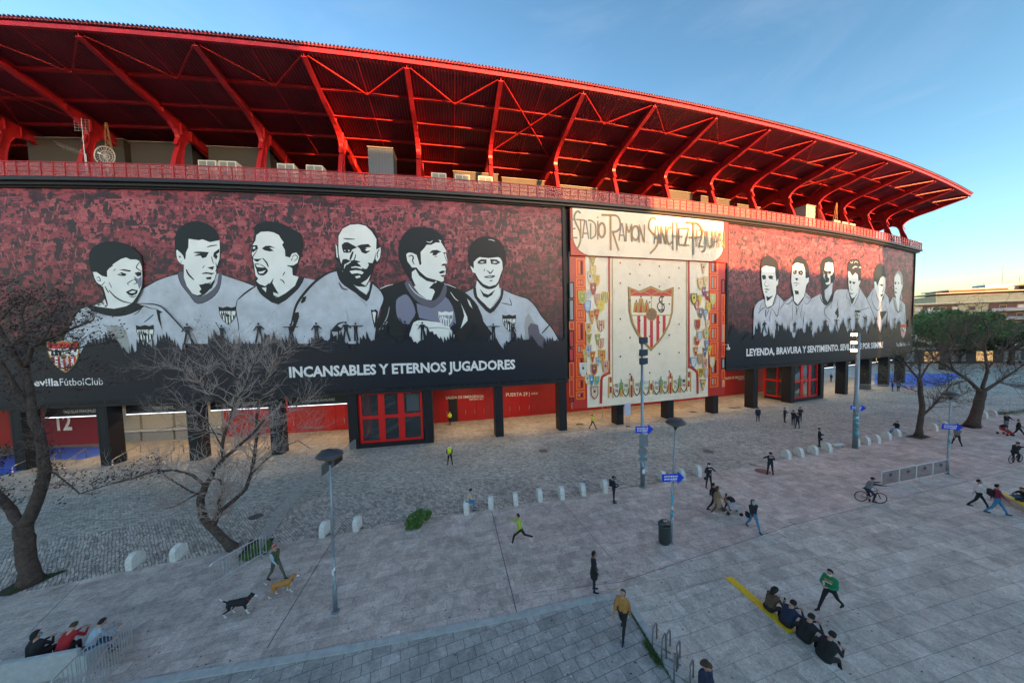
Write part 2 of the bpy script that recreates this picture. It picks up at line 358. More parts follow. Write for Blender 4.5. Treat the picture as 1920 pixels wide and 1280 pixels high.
# beams: closed outline in (offset, height)
OUT = [(6.25, 33.25), (3.9, 32.72), (2.7, 32.4), (1.2, 32.12), (.5, 31.95), (-.1, 31.72), (-.55, 31.4), (-.85, 31.0), (-.95, 30.55), (-.85, 30.0), (-.4, 28.7), (-.05, 27.4), (.1, 26.3)]
INN = [(-.95, 26.3), (-1.0, 27.4), (-1.15, 29.2), (-1.4, 30.25), (-1.75, 30.85), (-2.3, 31.15), (-2.9, 31.15), (-4.2, 30.8), (-6.5, 30.35), (-10, 30.05), (-15, 30.0)]
def roofz(o): return 33.82-.145*(6.6-o)
TOP = [(-15, roofz(-15)-.02), (6.3, roofz(6.3)-.02)]
for i, X in enumerate(PX):
    p = W(X); n_ = wn(X); t_ = Vector((-n_.y, n_.x, 0))
    fn = lambda u, v, d: Vector((p.x+n_.x*u+t_.x*d, p.y+n_.y*u+t_.y*d, v))
    b = MB(); b.prism(OUT+INN+TOP, fn, -.02, .02)
    for L in (OUT, INN):                   # flange plates
        for a, c in zip(L[:-1], L[1:]):
            b.hexa([fn(a[0], a[1], -.2), fn(a[0], a[1], .2), fn(c[0], c[1], .2), fn(c[0], c[1], -.2),
                    fn(a[0], a[1]-.05, -.2), fn(a[0], a[1]-.05, .2), fn(c[0], c[1]-.05, .2), fn(c[0], c[1]-.05, -.2)] if abs(c[0]-a[0]) > abs(c[1]-a[1])*.6 else
                   [fn(a[0]-.025, a[1], -.2), fn(a[0]-.025, a[1], .2), fn(c[0]-.025, c[1], .2), fn(c[0]-.025, c[1], -.2),
                    fn(a[0]+.025, a[1], -.2), fn(a[0]+.025, a[1], .2), fn(c[0]+.025, c[1], .2), fn(c[0]+.025, c[1], -.2)])
    b.hexa([fn(-.55, 29.9, -.17), fn(-.55, 29.9, .17), fn(-.80, 30.7, .17), fn(-.80, 30.7, -.17), fn(-.60, 29.9, -.17), fn(-.60, 29.9, .17), fn(-.85, 30.7, .17), fn(-.85, 30.7, -.17)])
    for o_ in (.5, -2.2, -1.2, -4.9):      # stiffener plates on both sides of the web
        z1 = roofz(o_)-.05
        zl = 31.98 if o_ > 0 else (31.2 if o_ > -3 else 30.72)
        for s_ in (-1, 1):
            b.hexa([fn(o_-.02, zl, .02*s_), fn(o_+.02, zl, .02*s_), fn(o_+.02, zl, .19*s_), fn(o_-.02, zl, .19*s_), fn(o_-.02, z1-.4, .02*s_), fn(o_+.02, z1-.4, .02*s_), fn(o_+.02, z1-.4, .19*s_), fn(o_-.02, z1-.4, .19*s_)])
    b.build('roof_beam', M_red, stad)
# roof sheet, purlins, fascia tube, diagonal ties
XR0, XR1 = -72., 78.2
b = MB(); nx = 110
O_ = [6.6, 2.5, -2, -7, -12, -17]
for i in range(nx):
    a = XR0+(XR1-XR0)*i/nx; c = XR0+(XR1-XR0)*(i+1)/nx
    for k in range(5):
        o0, o1 = O_[k], O_[k+1]
        b.quad(W(a, roofz(o0), o0), W(c, roofz(o0), o0), W(c, roofz(o1), o1), W(a, roofz(o1), o1))
        b.quad(W(a, roofz(o0)+.16, o0), W(a, roofz(o1)+.16, o1), W(c, roofz(o1)+.16, o1), W(c, roofz(o0)+.16, o0))
    b.quad(W(a, roofz(6.6), 6.6), W(c, roofz(6.6), 6.6), W(c, roofz(6.6)+.16, 6.6), W(a, roofz(6.6)+.16, 6.6))
def ruv(v):                                # ribs run with the slope
    X = v[0]
    for _ in range(4):
        n_ = wn(X); o_ = -(v[1]-wy(X))*1.0/ -n_.y * -1 if False else (v[1]-wy(X))/n_.y; X = v[0]-n_.x*o_
    return (X*1.05, o_)
for X, s_ in ((XR0, 1), (XR1, -1)):
    b.quad(W(X, roofz(6.6), 6.6), W(X, roofz(-17), -17), W(X, roofz(-17)+.16, -17), W(X, roofz(6.6)+.16, 6.6))
X = XR0
while X < XR1:                             # crinkled edge of the roof sheet
    p = W(X, roofz(6.6)+.15, 6.62); n_ = wn(X); t_ = Vector((-n_.y, n_.x, 0)); b.box(p, (.11, .12, .07), math.atan2(t_.y, t_.x), 1); X += .27
b.build('roof_sheet', [M_sheet, mat('dark_sheet_edge', (.03, .02, .025), .5)], stad, uvf=ruv, fixn=False)
b = MB(); b.wbox(XR0, XR1, roofz(6.35)-.34, roofz(6.35)-.04, 6.3, 6.5); b.build('fascia_beam', M_red, stad)
for o_ in (3.2, .5, -2.2, -4.9, -7.6, -10.3):
    b = MB(); b.wbox(XR0+.5, XR1-.3, roofz(o_)-.30, roofz(o_)-.26, o_-.12, o_+.12); b.wbox(XR0+.5, XR1-.3, roofz(o_)-.26, roofz(o_)-.01, o_-.02, o_+.02)
    b.build('purlin', M_red, stad)
b = MB()
for i in range(len(PX)-1):
    a, c = PX[i], PX[i+1]; mid = (a+c)/2; zz = lambda o: roofz(o)-.34
    if i % 6 != 3:
        b.bar(W(a+.2, zz(6.1), 6.1), W(mid, zz(3.2), 3.2), .10); b.bar(W(c-.2, zz(6.1), 6.1), W(mid, zz(3.2), 3.2), .10)
    else:
        b.bar(W(a+.2, zz(6.1), 6.1), W(c-.2, zz(-2.2)-.1, -2.2), .10); b.bar(W(c-.2, zz(6.1), 6.1), W(a+.2, zz(-2.2)-.1, -2.2), .10)
    b.bar(W(mid, zz(6.1), 6.1), W(mid, zz(-10), -10), .05)
b.build('roof_ties', M_red, stad)
# gantry: deck, glazed red railing
ZG0, ZG1 = 26.2, 27.45
b = MB(); b.wbox(-72, 81.2, 25.85, 26.15, -7, .75); b.wbox(-72, 81.0, 25.6, 25.85, -1, .45); b.build('gantry_deck', M_black, stad)
gant = MB()
gl = N('railing_mesh', .45); gl.b.inputs['Alpha'].default_value = .45; gl.b.inputs['Base Color'].default_value = (.42, .13, .14, 1); M_rail = gl.m
gant.wbox(-72, 81, ZG0+.05, ZG1-.05, .60, .62); rail = gant.build('railing_panel', M_rail, stad)
b = MB()
b.wbox(-72, 81.05, ZG1-.06, ZG1, .58, .68); b.wbox(-72, 81.05, ZG0, ZG0+.06, .58, .68); b.wbox(-72, 81.05, ZG0+.42, ZG0+.46, .63, .66); b.wbox(-72, 81.05, ZG0+.82, ZG0+.86, .63, .66)
M_rail2 = mat('railing_red', (.36, .03, .045), .5)
X = -72.
i = 0
while X < 81:
    w_ = .035 if i % 2 else .07; b.wbox(X-w_/2, X+w_/2, ZG0, ZG1, .61, .70); X += .95; i += 1
b.build('railing', M_rail2, stad)
# core behind the boards, arcade ceiling and red back wall
b = MB(); b.wbox(-72, 80.6, 6.1, 25.6, -9, -.25); b.build('upper_wall', M_dark, stad)
b = MB(); b.wbox(-72, 80.6, 5.75, 6.1, -9, -.15); b.build('arcade_ceiling', mat('ceiling_panel', (.10, .10, .10), .6), stad)
def backwall(X0, X1, m_, nm='back_wall', z0=0., z1=5.75, o=-8.): 
    b = MB(); b.wbox(X0, X1, z0, z1, o-.3, o); return b.build(nm, m_, stad)
backwall(-34.2, 52., M_redw); backwall(-72, -47.2, M_redw)
backwall(-47.2, -34.2, mat('ticket_office_wall', (.20, .19, .17), .7, noise=.08))
# doors in the back wall: slightly proud leaves with joints
for X0, X1, n_ in ((-8.4, -2.2, 5), (-1.4, 4.2, 4), (-31, -26, 3), (-22.5, -17.5, 4), (28.9, 34.4, 4), (-15, -10, 3)):
    for k in range(n_):
        a = X0+(X1-X0)*k/n_+.03; c = X0+(X1-X0)*(k+1)/n_-.03
        if X0 == -8.4 and k == 1: continue
        b = MB(); b.wbox(a, c, .05, 3.3, -8, -7.93); dl_ = b.build('door_leaf', mat('door_red', (.38, .010, .012), .35), stad)
        b = MB(); b.wbox(c-.22, c-.16, .9, 1.5, -7.93, -7.86); b.build('handle', mat('handle_steel', (.4, .4, .4), .3, .8), dl_)
b = MB(); b.wbox(-7.15, -6.0, .02, 3.2, -8, -7.97); b.build('open_doorway', M_black, stad)
# glass lobbies between pillars, red mullions
def lobby(Xa, Xb, depth, side=True):
    L = []
    b = MB(); b.wbox(Xa, Xb, .0, .45, -depth, -.02); b.build('lobby_plinth', M_dark, stad)
    b = MB(); b.wbox(Xa+.1, Xb-.1, .45, 5.7, -.42, -.40); p = W(Xa+.1); n_ = wn(Xa); t_ = Vector((-n_.y, n_.x, 0))
    if side:
        a0 = W(Xa+.05, 0, -.4); a1 = W(Xa+.05, 0, -depth)
        b.hexa([a0+Vector((0, 0, .45)), a1+Vector((0, 0, .45)), a1+t_*.03+Vector((0, 0, .45)), a0+t_*.03+Vector((0, 0, .45)), a0+Vector((0, 0, 5.7)), a1+Vector((0, 0, 5.7)), a1+t_*.03+Vector((0, 0, 5.7)), a0+t_*.03+Vector((0, 0, 5.7))])
    gz = N('tinted_glazing' if 'tinted_glazing' not in MC else 'x', .06) if 'tinted_glazing' not in MC else None
    if gz: gz.b.inputs['Base Color'].default_value = (.05, .075, .085, 1); gz.b.inputs['Alpha'].default_value = .38
    b.build('lobby_glass', MC['tinted_glazing'], stad)
    b = MB(); w_ = Xb-Xa
    for f, ww in ((.0, .22), (.335, .62), (.66, .62), (1., .22)):
        x = Xa+.25+(w_-.5)*f; b.wbox(x-ww/2, x+ww/2, .45, 5.7, -.42, -.28)
    for z0, z1 in ((.45, .68), (2.95, 3.3), (5.5, 5.7)): b.wbox(Xa+.14, Xb-.14, z0, z1, -.42, -.30)
    if side:
        for o in (-.5, -2.3, -depth+.1):
            c = W(Xa+.02, 0, o); b.bar(c+Vector((0, 0, .45)), c+Vector((0, 0, 5.7)), .2)
        for z in (.56, 3.1, 5.6): b.bar(W(Xa+.02, z, -.4), W(Xa+.02, z, -depth), .14, .24)
    b.build('lobby_mullions', mat('mullion_red', (.62, .012, .012), .35), stad)
    # stairs and inner wall seen through the glass
    b = MB(); b.wbox(Xa+.2, Xb-.2, .45, 5.7, -depth, -depth+.1); b.build('lobby_back_wall', mat('lobby_wall', (.10, .08, .075), .7), stad)
    b = MB()
    for k in range(12): b.wbox(Xa+1+k*.38, Xa+1.45+k*.38, .45+k*.2, .65+k*.2, -2.6, -1.4)
    for k in range(10): b.wbox(Xa+1+k*.38, Xa+1.45+k*.38, 3.2+k*.2, 3.4+k*.2, -2.6, -1.4)
    for k in range(5): b.bar(W(Xa+1+k*1.1, 1.3+k*.58, -1.4), W(Xa+1+k*1.1, .5+k*.58, -1.4), .04)
    b.bar(W(Xa+1, 1.4, -1.4), W(Xa+5.5, 3.75, -1.4), .06); b.bar(W(Xa+1, 4.1, -1.4), W(Xa+4.3, 5.6, -1.4), .06)
    b.build('lobby_stairs', mat('stair_grey', (.30, .32, .31), .6), stad)
    b = MB(); b.wbox(Xa+w_*.72, Xa+w_*.92, 3.4, 5.3, -.9, -.88); b.build('notice_panel', mat('pale_panel', (.45, .5, .52), .6), stad)
lobby(-16.05, -9.55, 4.2); lobby(42.85, 48.95, 4.2)
# ================================================================== printed boards and mosaic
def nums(s): 
    a = [float(x) for x in s.replace(',', ' ').split()]; return list(zip(a[::2], a[1::2]))
class Art:
    """flat shapes laid on the curved facade; slots: list of materials"""
    def __init__(s, mats, org=(0, 0), sc=1., off=.03, step=.001):
        s.mats = mats; s.org = org; s.sc = sc; s.off = off; s.step = step; s.bm = bmesh.new(); s.n = 0
    def w(s, p):
        return PW(s.org[0]+p[0]/s.sc, s.org[1]+p[1]/s.sc, 0.)
    def poly_w(s, pts, mi):                # pts already (X, z)
        s.n += 1; off = s.off+s.n*s.step
        if len(pts) < 3: return
        tris = geometry.tessellate_polygon([[Vector((a, b, 0)) for a, b in pts]])
        t = bmesh.new(); vs = [t.verts.new((a, 0, b)) for a, b in pts]
        for f in tris:
            try: t.faces.new([vs[i] for i in f])
            except ValueError: pass
        x0 = min(p[0] for p in pts); x1 = max(p[0] for p in pts); X = math.ceil(x0/1.5)*1.5
        while X < x1:
            bmesh.ops.bisect_plane(t, geom=t.verts[:]+t.edges[:]+t.faces[:], plane_co=(X, 0, 0), plane_no=(1, 0, 0)); X += 1.5
        mp = {}
        for v in t.verts:
            mp[v.index] = None
        t.verts.ensure_lookup_table(); t.verts.index_update()
        nv = [s.bm.verts.new((v.co.x, off, v.co.z)) for v in t.verts]
        for f in t.faces:
            try: nf = s.bm.faces.new([nv[v.index] for v in f.verts]); nf.material_index = mi
            except ValueError: pass
        t.free()
    def poly(s, st, mi): s.poly_w([s.w(p) for p in (nums(st) if isinstance(st, str) else st)], mi)
    def line_w(s, pts, wd, mi, taper=False):
        off = None; L = []; Rr = []; n = len(pts)
        for i, p in enumerate(pts):
            a = pts[max(0, i-1)]; b = pts[min(n-1, i+1)]; dx, dy = b[0]-a[0], b[1]-a[1]; h = math.hypot(dx, dy) or 1
            k = wd/2*(1 if not taper else (.35+.65*math.sin(math.pi*min(1, max(0, (i+.6)/n)))))
            L.append((p[0]-dy/h*k, p[1]+dx/h*k)); Rr.append((p[0]+dy/h*k, p[1]-dx/h*k))
        s.poly_w(L+Rr[::-1], mi)
    def line(s, st, wpx, mi, taper=False):
        P = [s.w(p) for p in (nums(st) if isinstance(st, str) else st)]
        if len(P) > 2: P = smooth_line(P)
        a = nums(st)[0] if isinstance(st, str) else st[0]
        k = abs(s.w((a[0], a[1]+wpx))[1]-s.w(a)[1]); s.line_w(P, k, mi, taper)
    def build(s, name, parent):
        me = bpy.data.meshes.new(name); uv = s.bm.loops.layers.uv.new('UV')
        for f in s.bm.faces:
            for l in f.loops: l[uv].uv = (l.vert.co.x, l.vert.co.z)
        pl = Vector(parent.location) if parent.parent is None else Vector(parent.parent.location)
        for v in s.bm.verts:
            p = W(v.co.x, v.co.z, v.co.y); v.co = p-pl
        s.bm.normal_update()
        for f in s.bm.faces:
            if f.normal.y > 0: f.normal_flip()
        s.bm.to_mesh(me); s.bm.free()
        for m_ in s.mats: me.materials.append(m_)
        o = bpy.data.objects.new(name, me); COL.objects.link(o); o.parent = parent; return o
def smooth_line(P):
    out = []
    n = len(P)
    for i in range(n-1):
        p0, p1, p2, p3 = P[max(i-1, 0)], P[i], P[i+1], P[min(i+2, n-1)]
        for k in range(3):
            t = k/3; out.append(tuple(.5*((2*p1[j])+(-p0[j]+p2[j])*t+(2*p0[j]-5*p1[j]+4*p2[j]-p3[j])*t*t+(-p0[j]+3*p1[j]-3*p2[j]+p3[j])*t**3) for j in (0, 1)))
    out.append(P[-1]); return out
def text_tris(s, bold=0., shear=0.):
    c = bpy.data.curves.new('t', 'FONT'); c.body = s; c.offset = bold; c.shear = shear; c.resolution_u = 2
    o = bpy.data.objects.new('t', c); COL.objects.link(o); dg = bpy.context.evaluated_depsgraph_get(); dg.update()
    me = bpy.data.meshes.new_from_object(o.evaluated_get(dg)); bpy.data.objects.remove(o); bpy.data.curves.remove(c)
    V = [(v.co.x, v.co.y) for v in me.vertices]; F = [tuple(p.vertices) for p in me.polygons]; bpy.data.meshes.remove(me)
    return V, F
def ztext(name, s, m_, parent, A, B, H, off, bold=0., shear=0.):
    """text on the facade from baseline point A=(X,z) to B, cap height H (metres)"""
    V, F = text_tris(s, bold, shear); x0 = min(v[0] for v in V); x1 = max(v[0] for v in V); ch = .7
    b = MB()
    vs = [W(A[0]+(B[0]-A[0])*(x-x0)/(x1-x0), A[1]+(B[1]-A[1])*(x-x0)/(x1-x0)+y/ch*H, off) for x, y in V]
    b.add(vs, F); o = b.build(name, m_, parent, fixn=False); return o
def ptext(name, s, m_, parent, a, b_, topy, off=.15, surf=0., bold=0., shear=0.):
    A = PW(*a, surf); B = PW(*b_, surf); H = PW(a[0], topy, surf)[1]-A[1]
    return ztext(name, s, m_, parent, A, B, H, surf+off, bold, shear)
def clip(poly, inside, inter):
    out = []
    for i in range(len(poly)):
        a, b = poly[i-1], poly[i]
        if inside(b):
            if not inside(a): out.append(inter(a, b))
            out.append(b)
        elif inside(a): out.append(inter(a, b))
    return out
def clipv(poly, u, keep):                  # keep = +1: u side greater
    return clip(poly, lambda p: (p[0]-u)*keep >= 0, lambda a, b: (u, a[1]+(b[1]-a[1])*(u-a[0])/((b[0]-a[0]) or 1e-9)))
def cliph(poly, v, keep):
    return clip(poly, lambda p: (p[1]-v)*keep >= 0, lambda a, b: (a[0]+(b[0]-a[0])*(v-a[1])/((b[1]-a[1]) or 1e-9), v))
SH = [(-.5, .5), (-.25, .43), (0, .5), (.25, .43), (.5, .5), (.49, .15), (.42, -.08), (.3, -.27), (.15, -.41), (0, -.5), (-.15, -.41), (-.3, -.27), (-.42, -.08), (-.49, .15)]
def crest(art, cx, cz, w_, h_, edge, ground_, band, stripe, glyph, ball):
    T = lambda P, k=1.: [(cx+u*w_*k, cz+v*h_*k) for u, v in P]
    art.poly_w(T(SH), edge); art.poly_w(T(SH, .92), ground_)
    top = cliph(SH, .27, 1); art.poly_w([(cx+u*w_*.92, cz+v*h_*.92) for u, v in top], band)
    low = cliph([(u*.92, v*.92) for u, v in SH], .0, -1)
    for i in range(5):
        a = -.37+i*.165; st = clipv(clipv(low, a, 1), a+.08, -1)
        if len(st) > 2: art.poly_w([(cx+u*w_, cz+v*h_) for u, v in st], stripe)
    art.poly_w([(cx-w_*.46, cz+h_*.02), (cx+w_*.46, cz+h_*.02), (cx+w_*.46, cz), (cx-w_*.46, cz)], edge)
    art.poly_w([(cx-w_*.012, cz+h_*.34), (cx+w_*.012, cz+h_*.34), (cx+w_*.012, cz), (cx-w_*.012, cz)], edge)
    el = lambda ex, ez, rx, rz, n=18, a0=0, a1=2*math.pi: [(cx+(ex+rx*math.cos(a0+(a1-a0)*k/n))*w_, cz+(ez+rz*math.sin(a0+(a1-a0)*k/n))*h_) for k in range(n+1)]
    # entwined letters
    art.line_w(el(.22, .16, .085, .075, 12, .9, 5.4), .018*w_, glyph)
    art.line_w([(cx+(.22+.05*math.sin(t))*w_, cz+(.16+.11*math.cos(t*.5))*h_) for t in [k*.6 for k in range(11)]], .018*w_, glyph)
    art.line_w([(cx+.27*w_, cz+.27*h_), (cx+.2*w_, cz+.27*h_), (cx+.2*w_, cz+.05*h_)], .018*w_, glyph); art.line_w([(cx+.2*w_, cz+.17*h_), (cx+.26*w_, cz+.17*h_)], .014*w_, glyph)
    # three small robed figures
    for k, (fx, fh) in enumerate(((-.34, .15), (-.22, .2), (-.1, .15))):
        art.poly_w([(cx+(fx-.055)*w_, cz+.03*h_), (cx+(fx+.055)*w_, cz+.03*h_), (cx+(fx+.025)*w_, cz+(.03+fh)*h_), (cx+(fx-.025)*w_, cz+(.03+fh)*h_)], glyph)
        art.poly_w(el(fx, .06+fh, .022, .022, 8), glyph)
    art.poly_w(el(0, 0, .10, .09), edge); art.poly_w(el(0, 0, .08, .072), ball)
# ---- materials of the printed boards
q = N('crowd_print', .42); uv = q.n('UVMap').outputs[0]
mp = q.n('Mapping', {'Vector': uv, 'Scale': (.75, 1.25, 1)}).outputs[0]
wob = q.n('VectorMath', {0: q.n('TexNoise', {'Vector': uv, 'Scale': .8, 'Detail': 4, 'Roughness': .6}).outputs[1], 1: (1.6, 1.1, 0)}, operation='MULTIPLY').outputs[0]
wp_ = q.n('VectorMath', {0: mp, 1: wob}, operation='ADD').outputs[0]
v1 = q.n('TexVoronoi', {'Vector': wp_, 'Scale': .9}); v2 = q.n('TexVoronoi', {'Vector': wp_, 'Scale': 2.4})
a1 = q.n('SeparateColor', {0: v1.outputs['Color']}).outputs[0]; a2 = q.n('SeparateColor', {0: v2.outputs['Color']}).outputs[0]
fig = q.math('ADD', q.math('MULTIPLY', a1, .55), q.math('MULTIPLY', a2, .45))
str_ = q.n('Mapping', {'Vector': uv, 'Scale': (.5, 3., 1)}).outputs[0]
fig = q.math('ADD', fig, q.mr(q.noise(str_, 1.0, 3, .7, 1.2), .3, .7, -.28, .28))
fine = q.mr(q.noise(uv, 14, 3, .8), .35, .65, -.10, .10); fig = q.math('ADD', fig, fine)
sepv = q.n('SeparateXYZ', {0: uv}).outputs; zc = sepv[1]
dk = (.035, .014, .018); md = (.12, .02, .03); hi = (.28, .048, .066); q.b.inputs['Specular IOR Level'].default_value = .3
c = q.mix(q.mr(fig, .40, .46), dk, md); c = q.mix(q.mr(fig, .55, .60), c, hi)
edge = q.mr(q.n('TexVoronoi', {'Vector': wp_, 'Scale': 2.4}, feature='DISTANCE_TO_EDGE').outputs[0], .0, .05, .65, 0)
c = q.mix(edge, c, dk)
bn = q.noise(uv, .12, 3, .5)
low = q.mr(q.math('ADD', zc, q.math('MULTIPLY', bn, 6.)), 17.0, 21.0, .72, 0.)    # the print darkens behind the players
c = q.mix(low, c, (.030, .018, .026))
nav = q.mr(q.math('ADD', zc, q.mr(q.noise(uv, 1.4, 4, .7), .3, .7, -.9, .9)), 11.0, 11.6, 1., 0.)
c = q.mix(nav, c, (.010, .015, .025))
seam = q.math('ABSOLUTE', q.math('SUBTRACT', q.math('FRACT', q.math('DIVIDE', sepv[0], 3.05)), .5))
c = q.mix(q.mr(seam, .001, .008, .22, 0.), c, (.5, .5, .52))
dirt = q.mr(q.noise(q.n('Mapping', {'Vector': uv, 'Scale': (2.5, .12, 1)}).outputs[0], 1., 4, .6), .45, .75, 0, .10); c = q.mix(dirt, c, (.3, .3, .32))
M_crowd = q.col(c)
M_L = mat('print_pale', (.70, .76, .75), .45, noise=.07, nscale=.6); M_K = mat('print_dark', (.012, .016, .019), .45, spec=.3)
M_V = mat('print_slate', (.085, .09, .13), .45); M_M = mat('print_grey_blue', (.17, .19, .28), .45); M_J = mat('print_jersey', (.44, .50, .57), .45, noise=.22, nscale=.5)
M_Y = mat('print_grey', (.30, .33, .33), .5)
M_navy = mat('print_navy', (.010, .015, .025), .42, spec=.3); M_white = mat('print_white', (.75, .77, .78), .45)
M_cred = mat('crest_red', (.55, .02, .03), .45); M_gold = mat('crest_gold', (.42, .24, .04), .4); M_brown = mat('ball_brown', (.22, .12, .06), .5)
PM = [M_L, M_K, M_V, M_M, M_J, M_Y, M_white]
LJ = dict(L=0, K=1, V=2, M=3, J=4, Y=5, W=6)
def portrait(board, org, sc, off, items):
    a = Art(PM, org, sc, off)
    for it in items:
        k = LJ[it[0]]
        if it[1] == 'p': a.poly(smooth_closed(nums(it[2])) if len(it) > 3 else it[2], k)
        elif it[1] == 's': a.line(it[2], it[3], k, True)
        elif it[1] == 'c':
            cx_, cy_, w_, h_ = it[2]; c0 = a.w((cx_-w_/2, cy_)); c1 = a.w((cx_+w_/2, cy_)); t0 = a.w((cx_, cy_-h_/2)); t1 = a.w((cx_, cy_+h_/2))
            g = (0, 1) if k == 1 else (1, 6)
            crest(a, (c0[0]+c1[0])/2, (t0[1]+t1[1])/2, c1[0]-c0[0], t0[1]-t1[1], k, 0 if k == 1 else 3, k, k, k, k)
    return a.build('portrait', board)
def smooth_closed(P):
    out = []; n = len(P)
    for i in range(n):
        p0, p1, p2, p3 = P[i-1], P[i], P[(i+1) % n], P[(i+2) % n]
        for k in range(2):
            t = k/2; out.append(tuple(.5*((2*p1[j])+(-p0[j]+p2[j])*t+(2*p0[j]-5*p1[j]+4*p2[j]-p3[j])*t*t+(-p0[j]+3*p1[j]-3*p2[j]+p3[j])*t**3) for j in (0, 1)))
    return out
ZB, ZT = 5.95, 25.45
XL0, XL1 = -72., 6.05
XM0, XM1 = 6.9, 28.9
XQ0, XQ1 = 29.3, 79.9
CR = [mat('crowd_'+n, c, .45, noise=.45, nscale=4.5) for n, c in (('dark', (.030, .012, .016)), ('deep', (.075, .016, .022)), ('wine', (.14, .022, .032)), ('rose', (.22, .036, .048)), ('pink', (.32, .075, .085)))]
def crowd(t, X0, X1):
    r = random.Random(int(X1*7)); L = [[[], []] for _ in range(5)]; k = 0
    def put(P, mi):
        nonlocal k
        V, Fc = L[mi]; o = len(V); off = .0204+.0004*(k % 8); k += 1
        V += [W(a, z, off) for a, z in P]; Fc.append(tuple(range(o, o+len(P))))
    def el(x, z, a, b_, n=7): return [(x+a*math.cos(6.283*i/n), z+b_*math.sin(6.283*i/n)) for i in range(n)]
    z = 24.9
    while z > 11.4:
        x = X0+.6
        while x < X1-.9:
            zz = z+r.uniform(-.22, .22); dim = 0 if zz > 19+1.5*math.sin(x*.35) else (1 if zz > 15.5 else 2)
            tone = lambda a: max(0, min(4, a-dim)); q_ = r.random(); s_ = r.uniform(.6, 1.1)
            if zz < 24.4:
                c = r.choice([0, 1, 2, 3, 3, 4])
                put([(x-.36*s_, zz-.6*s_), (x+.36*s_, zz-.6*s_), (x+.37*s_, zz-.25*s_), (x+.24*s_, zz-.1*s_), (x, zz-.04*s_), (x-.24*s_, zz-.1*s_), (x-.37*s_, zz-.25*s_)], tone(c)); put(el(x+r.uniform(-.05, .05), zz+.12*s_, .16*s_, .21*s_), tone(r.choice([0, 0, 3, 4]))); put(el(x, zz+.2*s_, .17*s_, .12*s_, 6), 0)
                if q_ < .30:
                    for sx in (-1, 1): put([(x+sx*.26*s_, zz-.15), (x+sx*.36*s_, zz-.2), (x+sx*(.5+.2*q_)*s_, zz+.5*s_), (x+sx*(.42+.2*q_)*s_, zz+.53*s_)][::sx], tone(4))
                elif q_ < .5:
                    w_, h, tl = r.uniform(.6, 1.35), r.uniform(.16, .3), r.uniform(-.12, .12); x_ = min(max(x, X0+w_+.1), X1-w_-.1)
                    put([(x_-w_, zz+.1-tl), (x_+w_, zz+.1+tl), (x_+w_, zz+.1+h*1.6+tl), (x_-w_, zz+.1+h*1.6-tl)], tone(r.choice([3, 4])))
                    put([(x_-w_*.8, zz+.1+h*.5-tl), (x_+w_*.8, zz+.1+h*.5+tl), (x_+w_*.8, zz+.1+h*.9+tl), (x_-w_*.8, zz+.1+h*.9-tl)], tone(r.choice([1, 2])))
                elif q_ < .58: put([(x-.3, zz-.2), (x+.5, zz+.1), (x+.9*s_, zz+.75), (x+.1, zz+.65)], tone(r.choice([2, 3, 4])))
                elif q_ < .7: put([(x-.5*s_, zz-.9), (x+.1, zz-.8), (x+.4, zz-.1), (x-.1, zz+.1)], tone(r.choice([0, 1])))
            x += r.uniform(.36, .66)
        z -= .43
    b = MB()
    for mi in range(5): b.add(L[mi][0], L[mi][1], mi)
    b.build('crowd_print', CR, t, fixn=False)
def board(X0, X1, label):
    t = thing('billboard', label, 'billboard', W((X0+X1)/2, ZB))
    b = MB(); b.wbox(X0, X1, ZB, ZT, -.24, .02, step=1.5); b.build('panel', M_crowd, t, uvf=wuv)
    crowd(t, X0, X1)
    b = MB(); b.wbox(X0-.3, X1+.3, ZT, ZT+.42, -.24, .22); b.wbox(X0-.3, X1+.3, ZB-.28, ZB, -.24, .18)
    b.wbox(X1, X1+.32, ZB, ZT, -.24, .18); b.wbox(X0-.32, X0, ZB, ZT, -.24, .18); b.build('frame', M_dark, t)
    return t
BL = board(XL0, XL1, 'huge left billboard with six drawn players over a red crowd print')
BR = board(XQ0, XQ1, 'right billboard of six vintage drawn players, evening sun on its top')
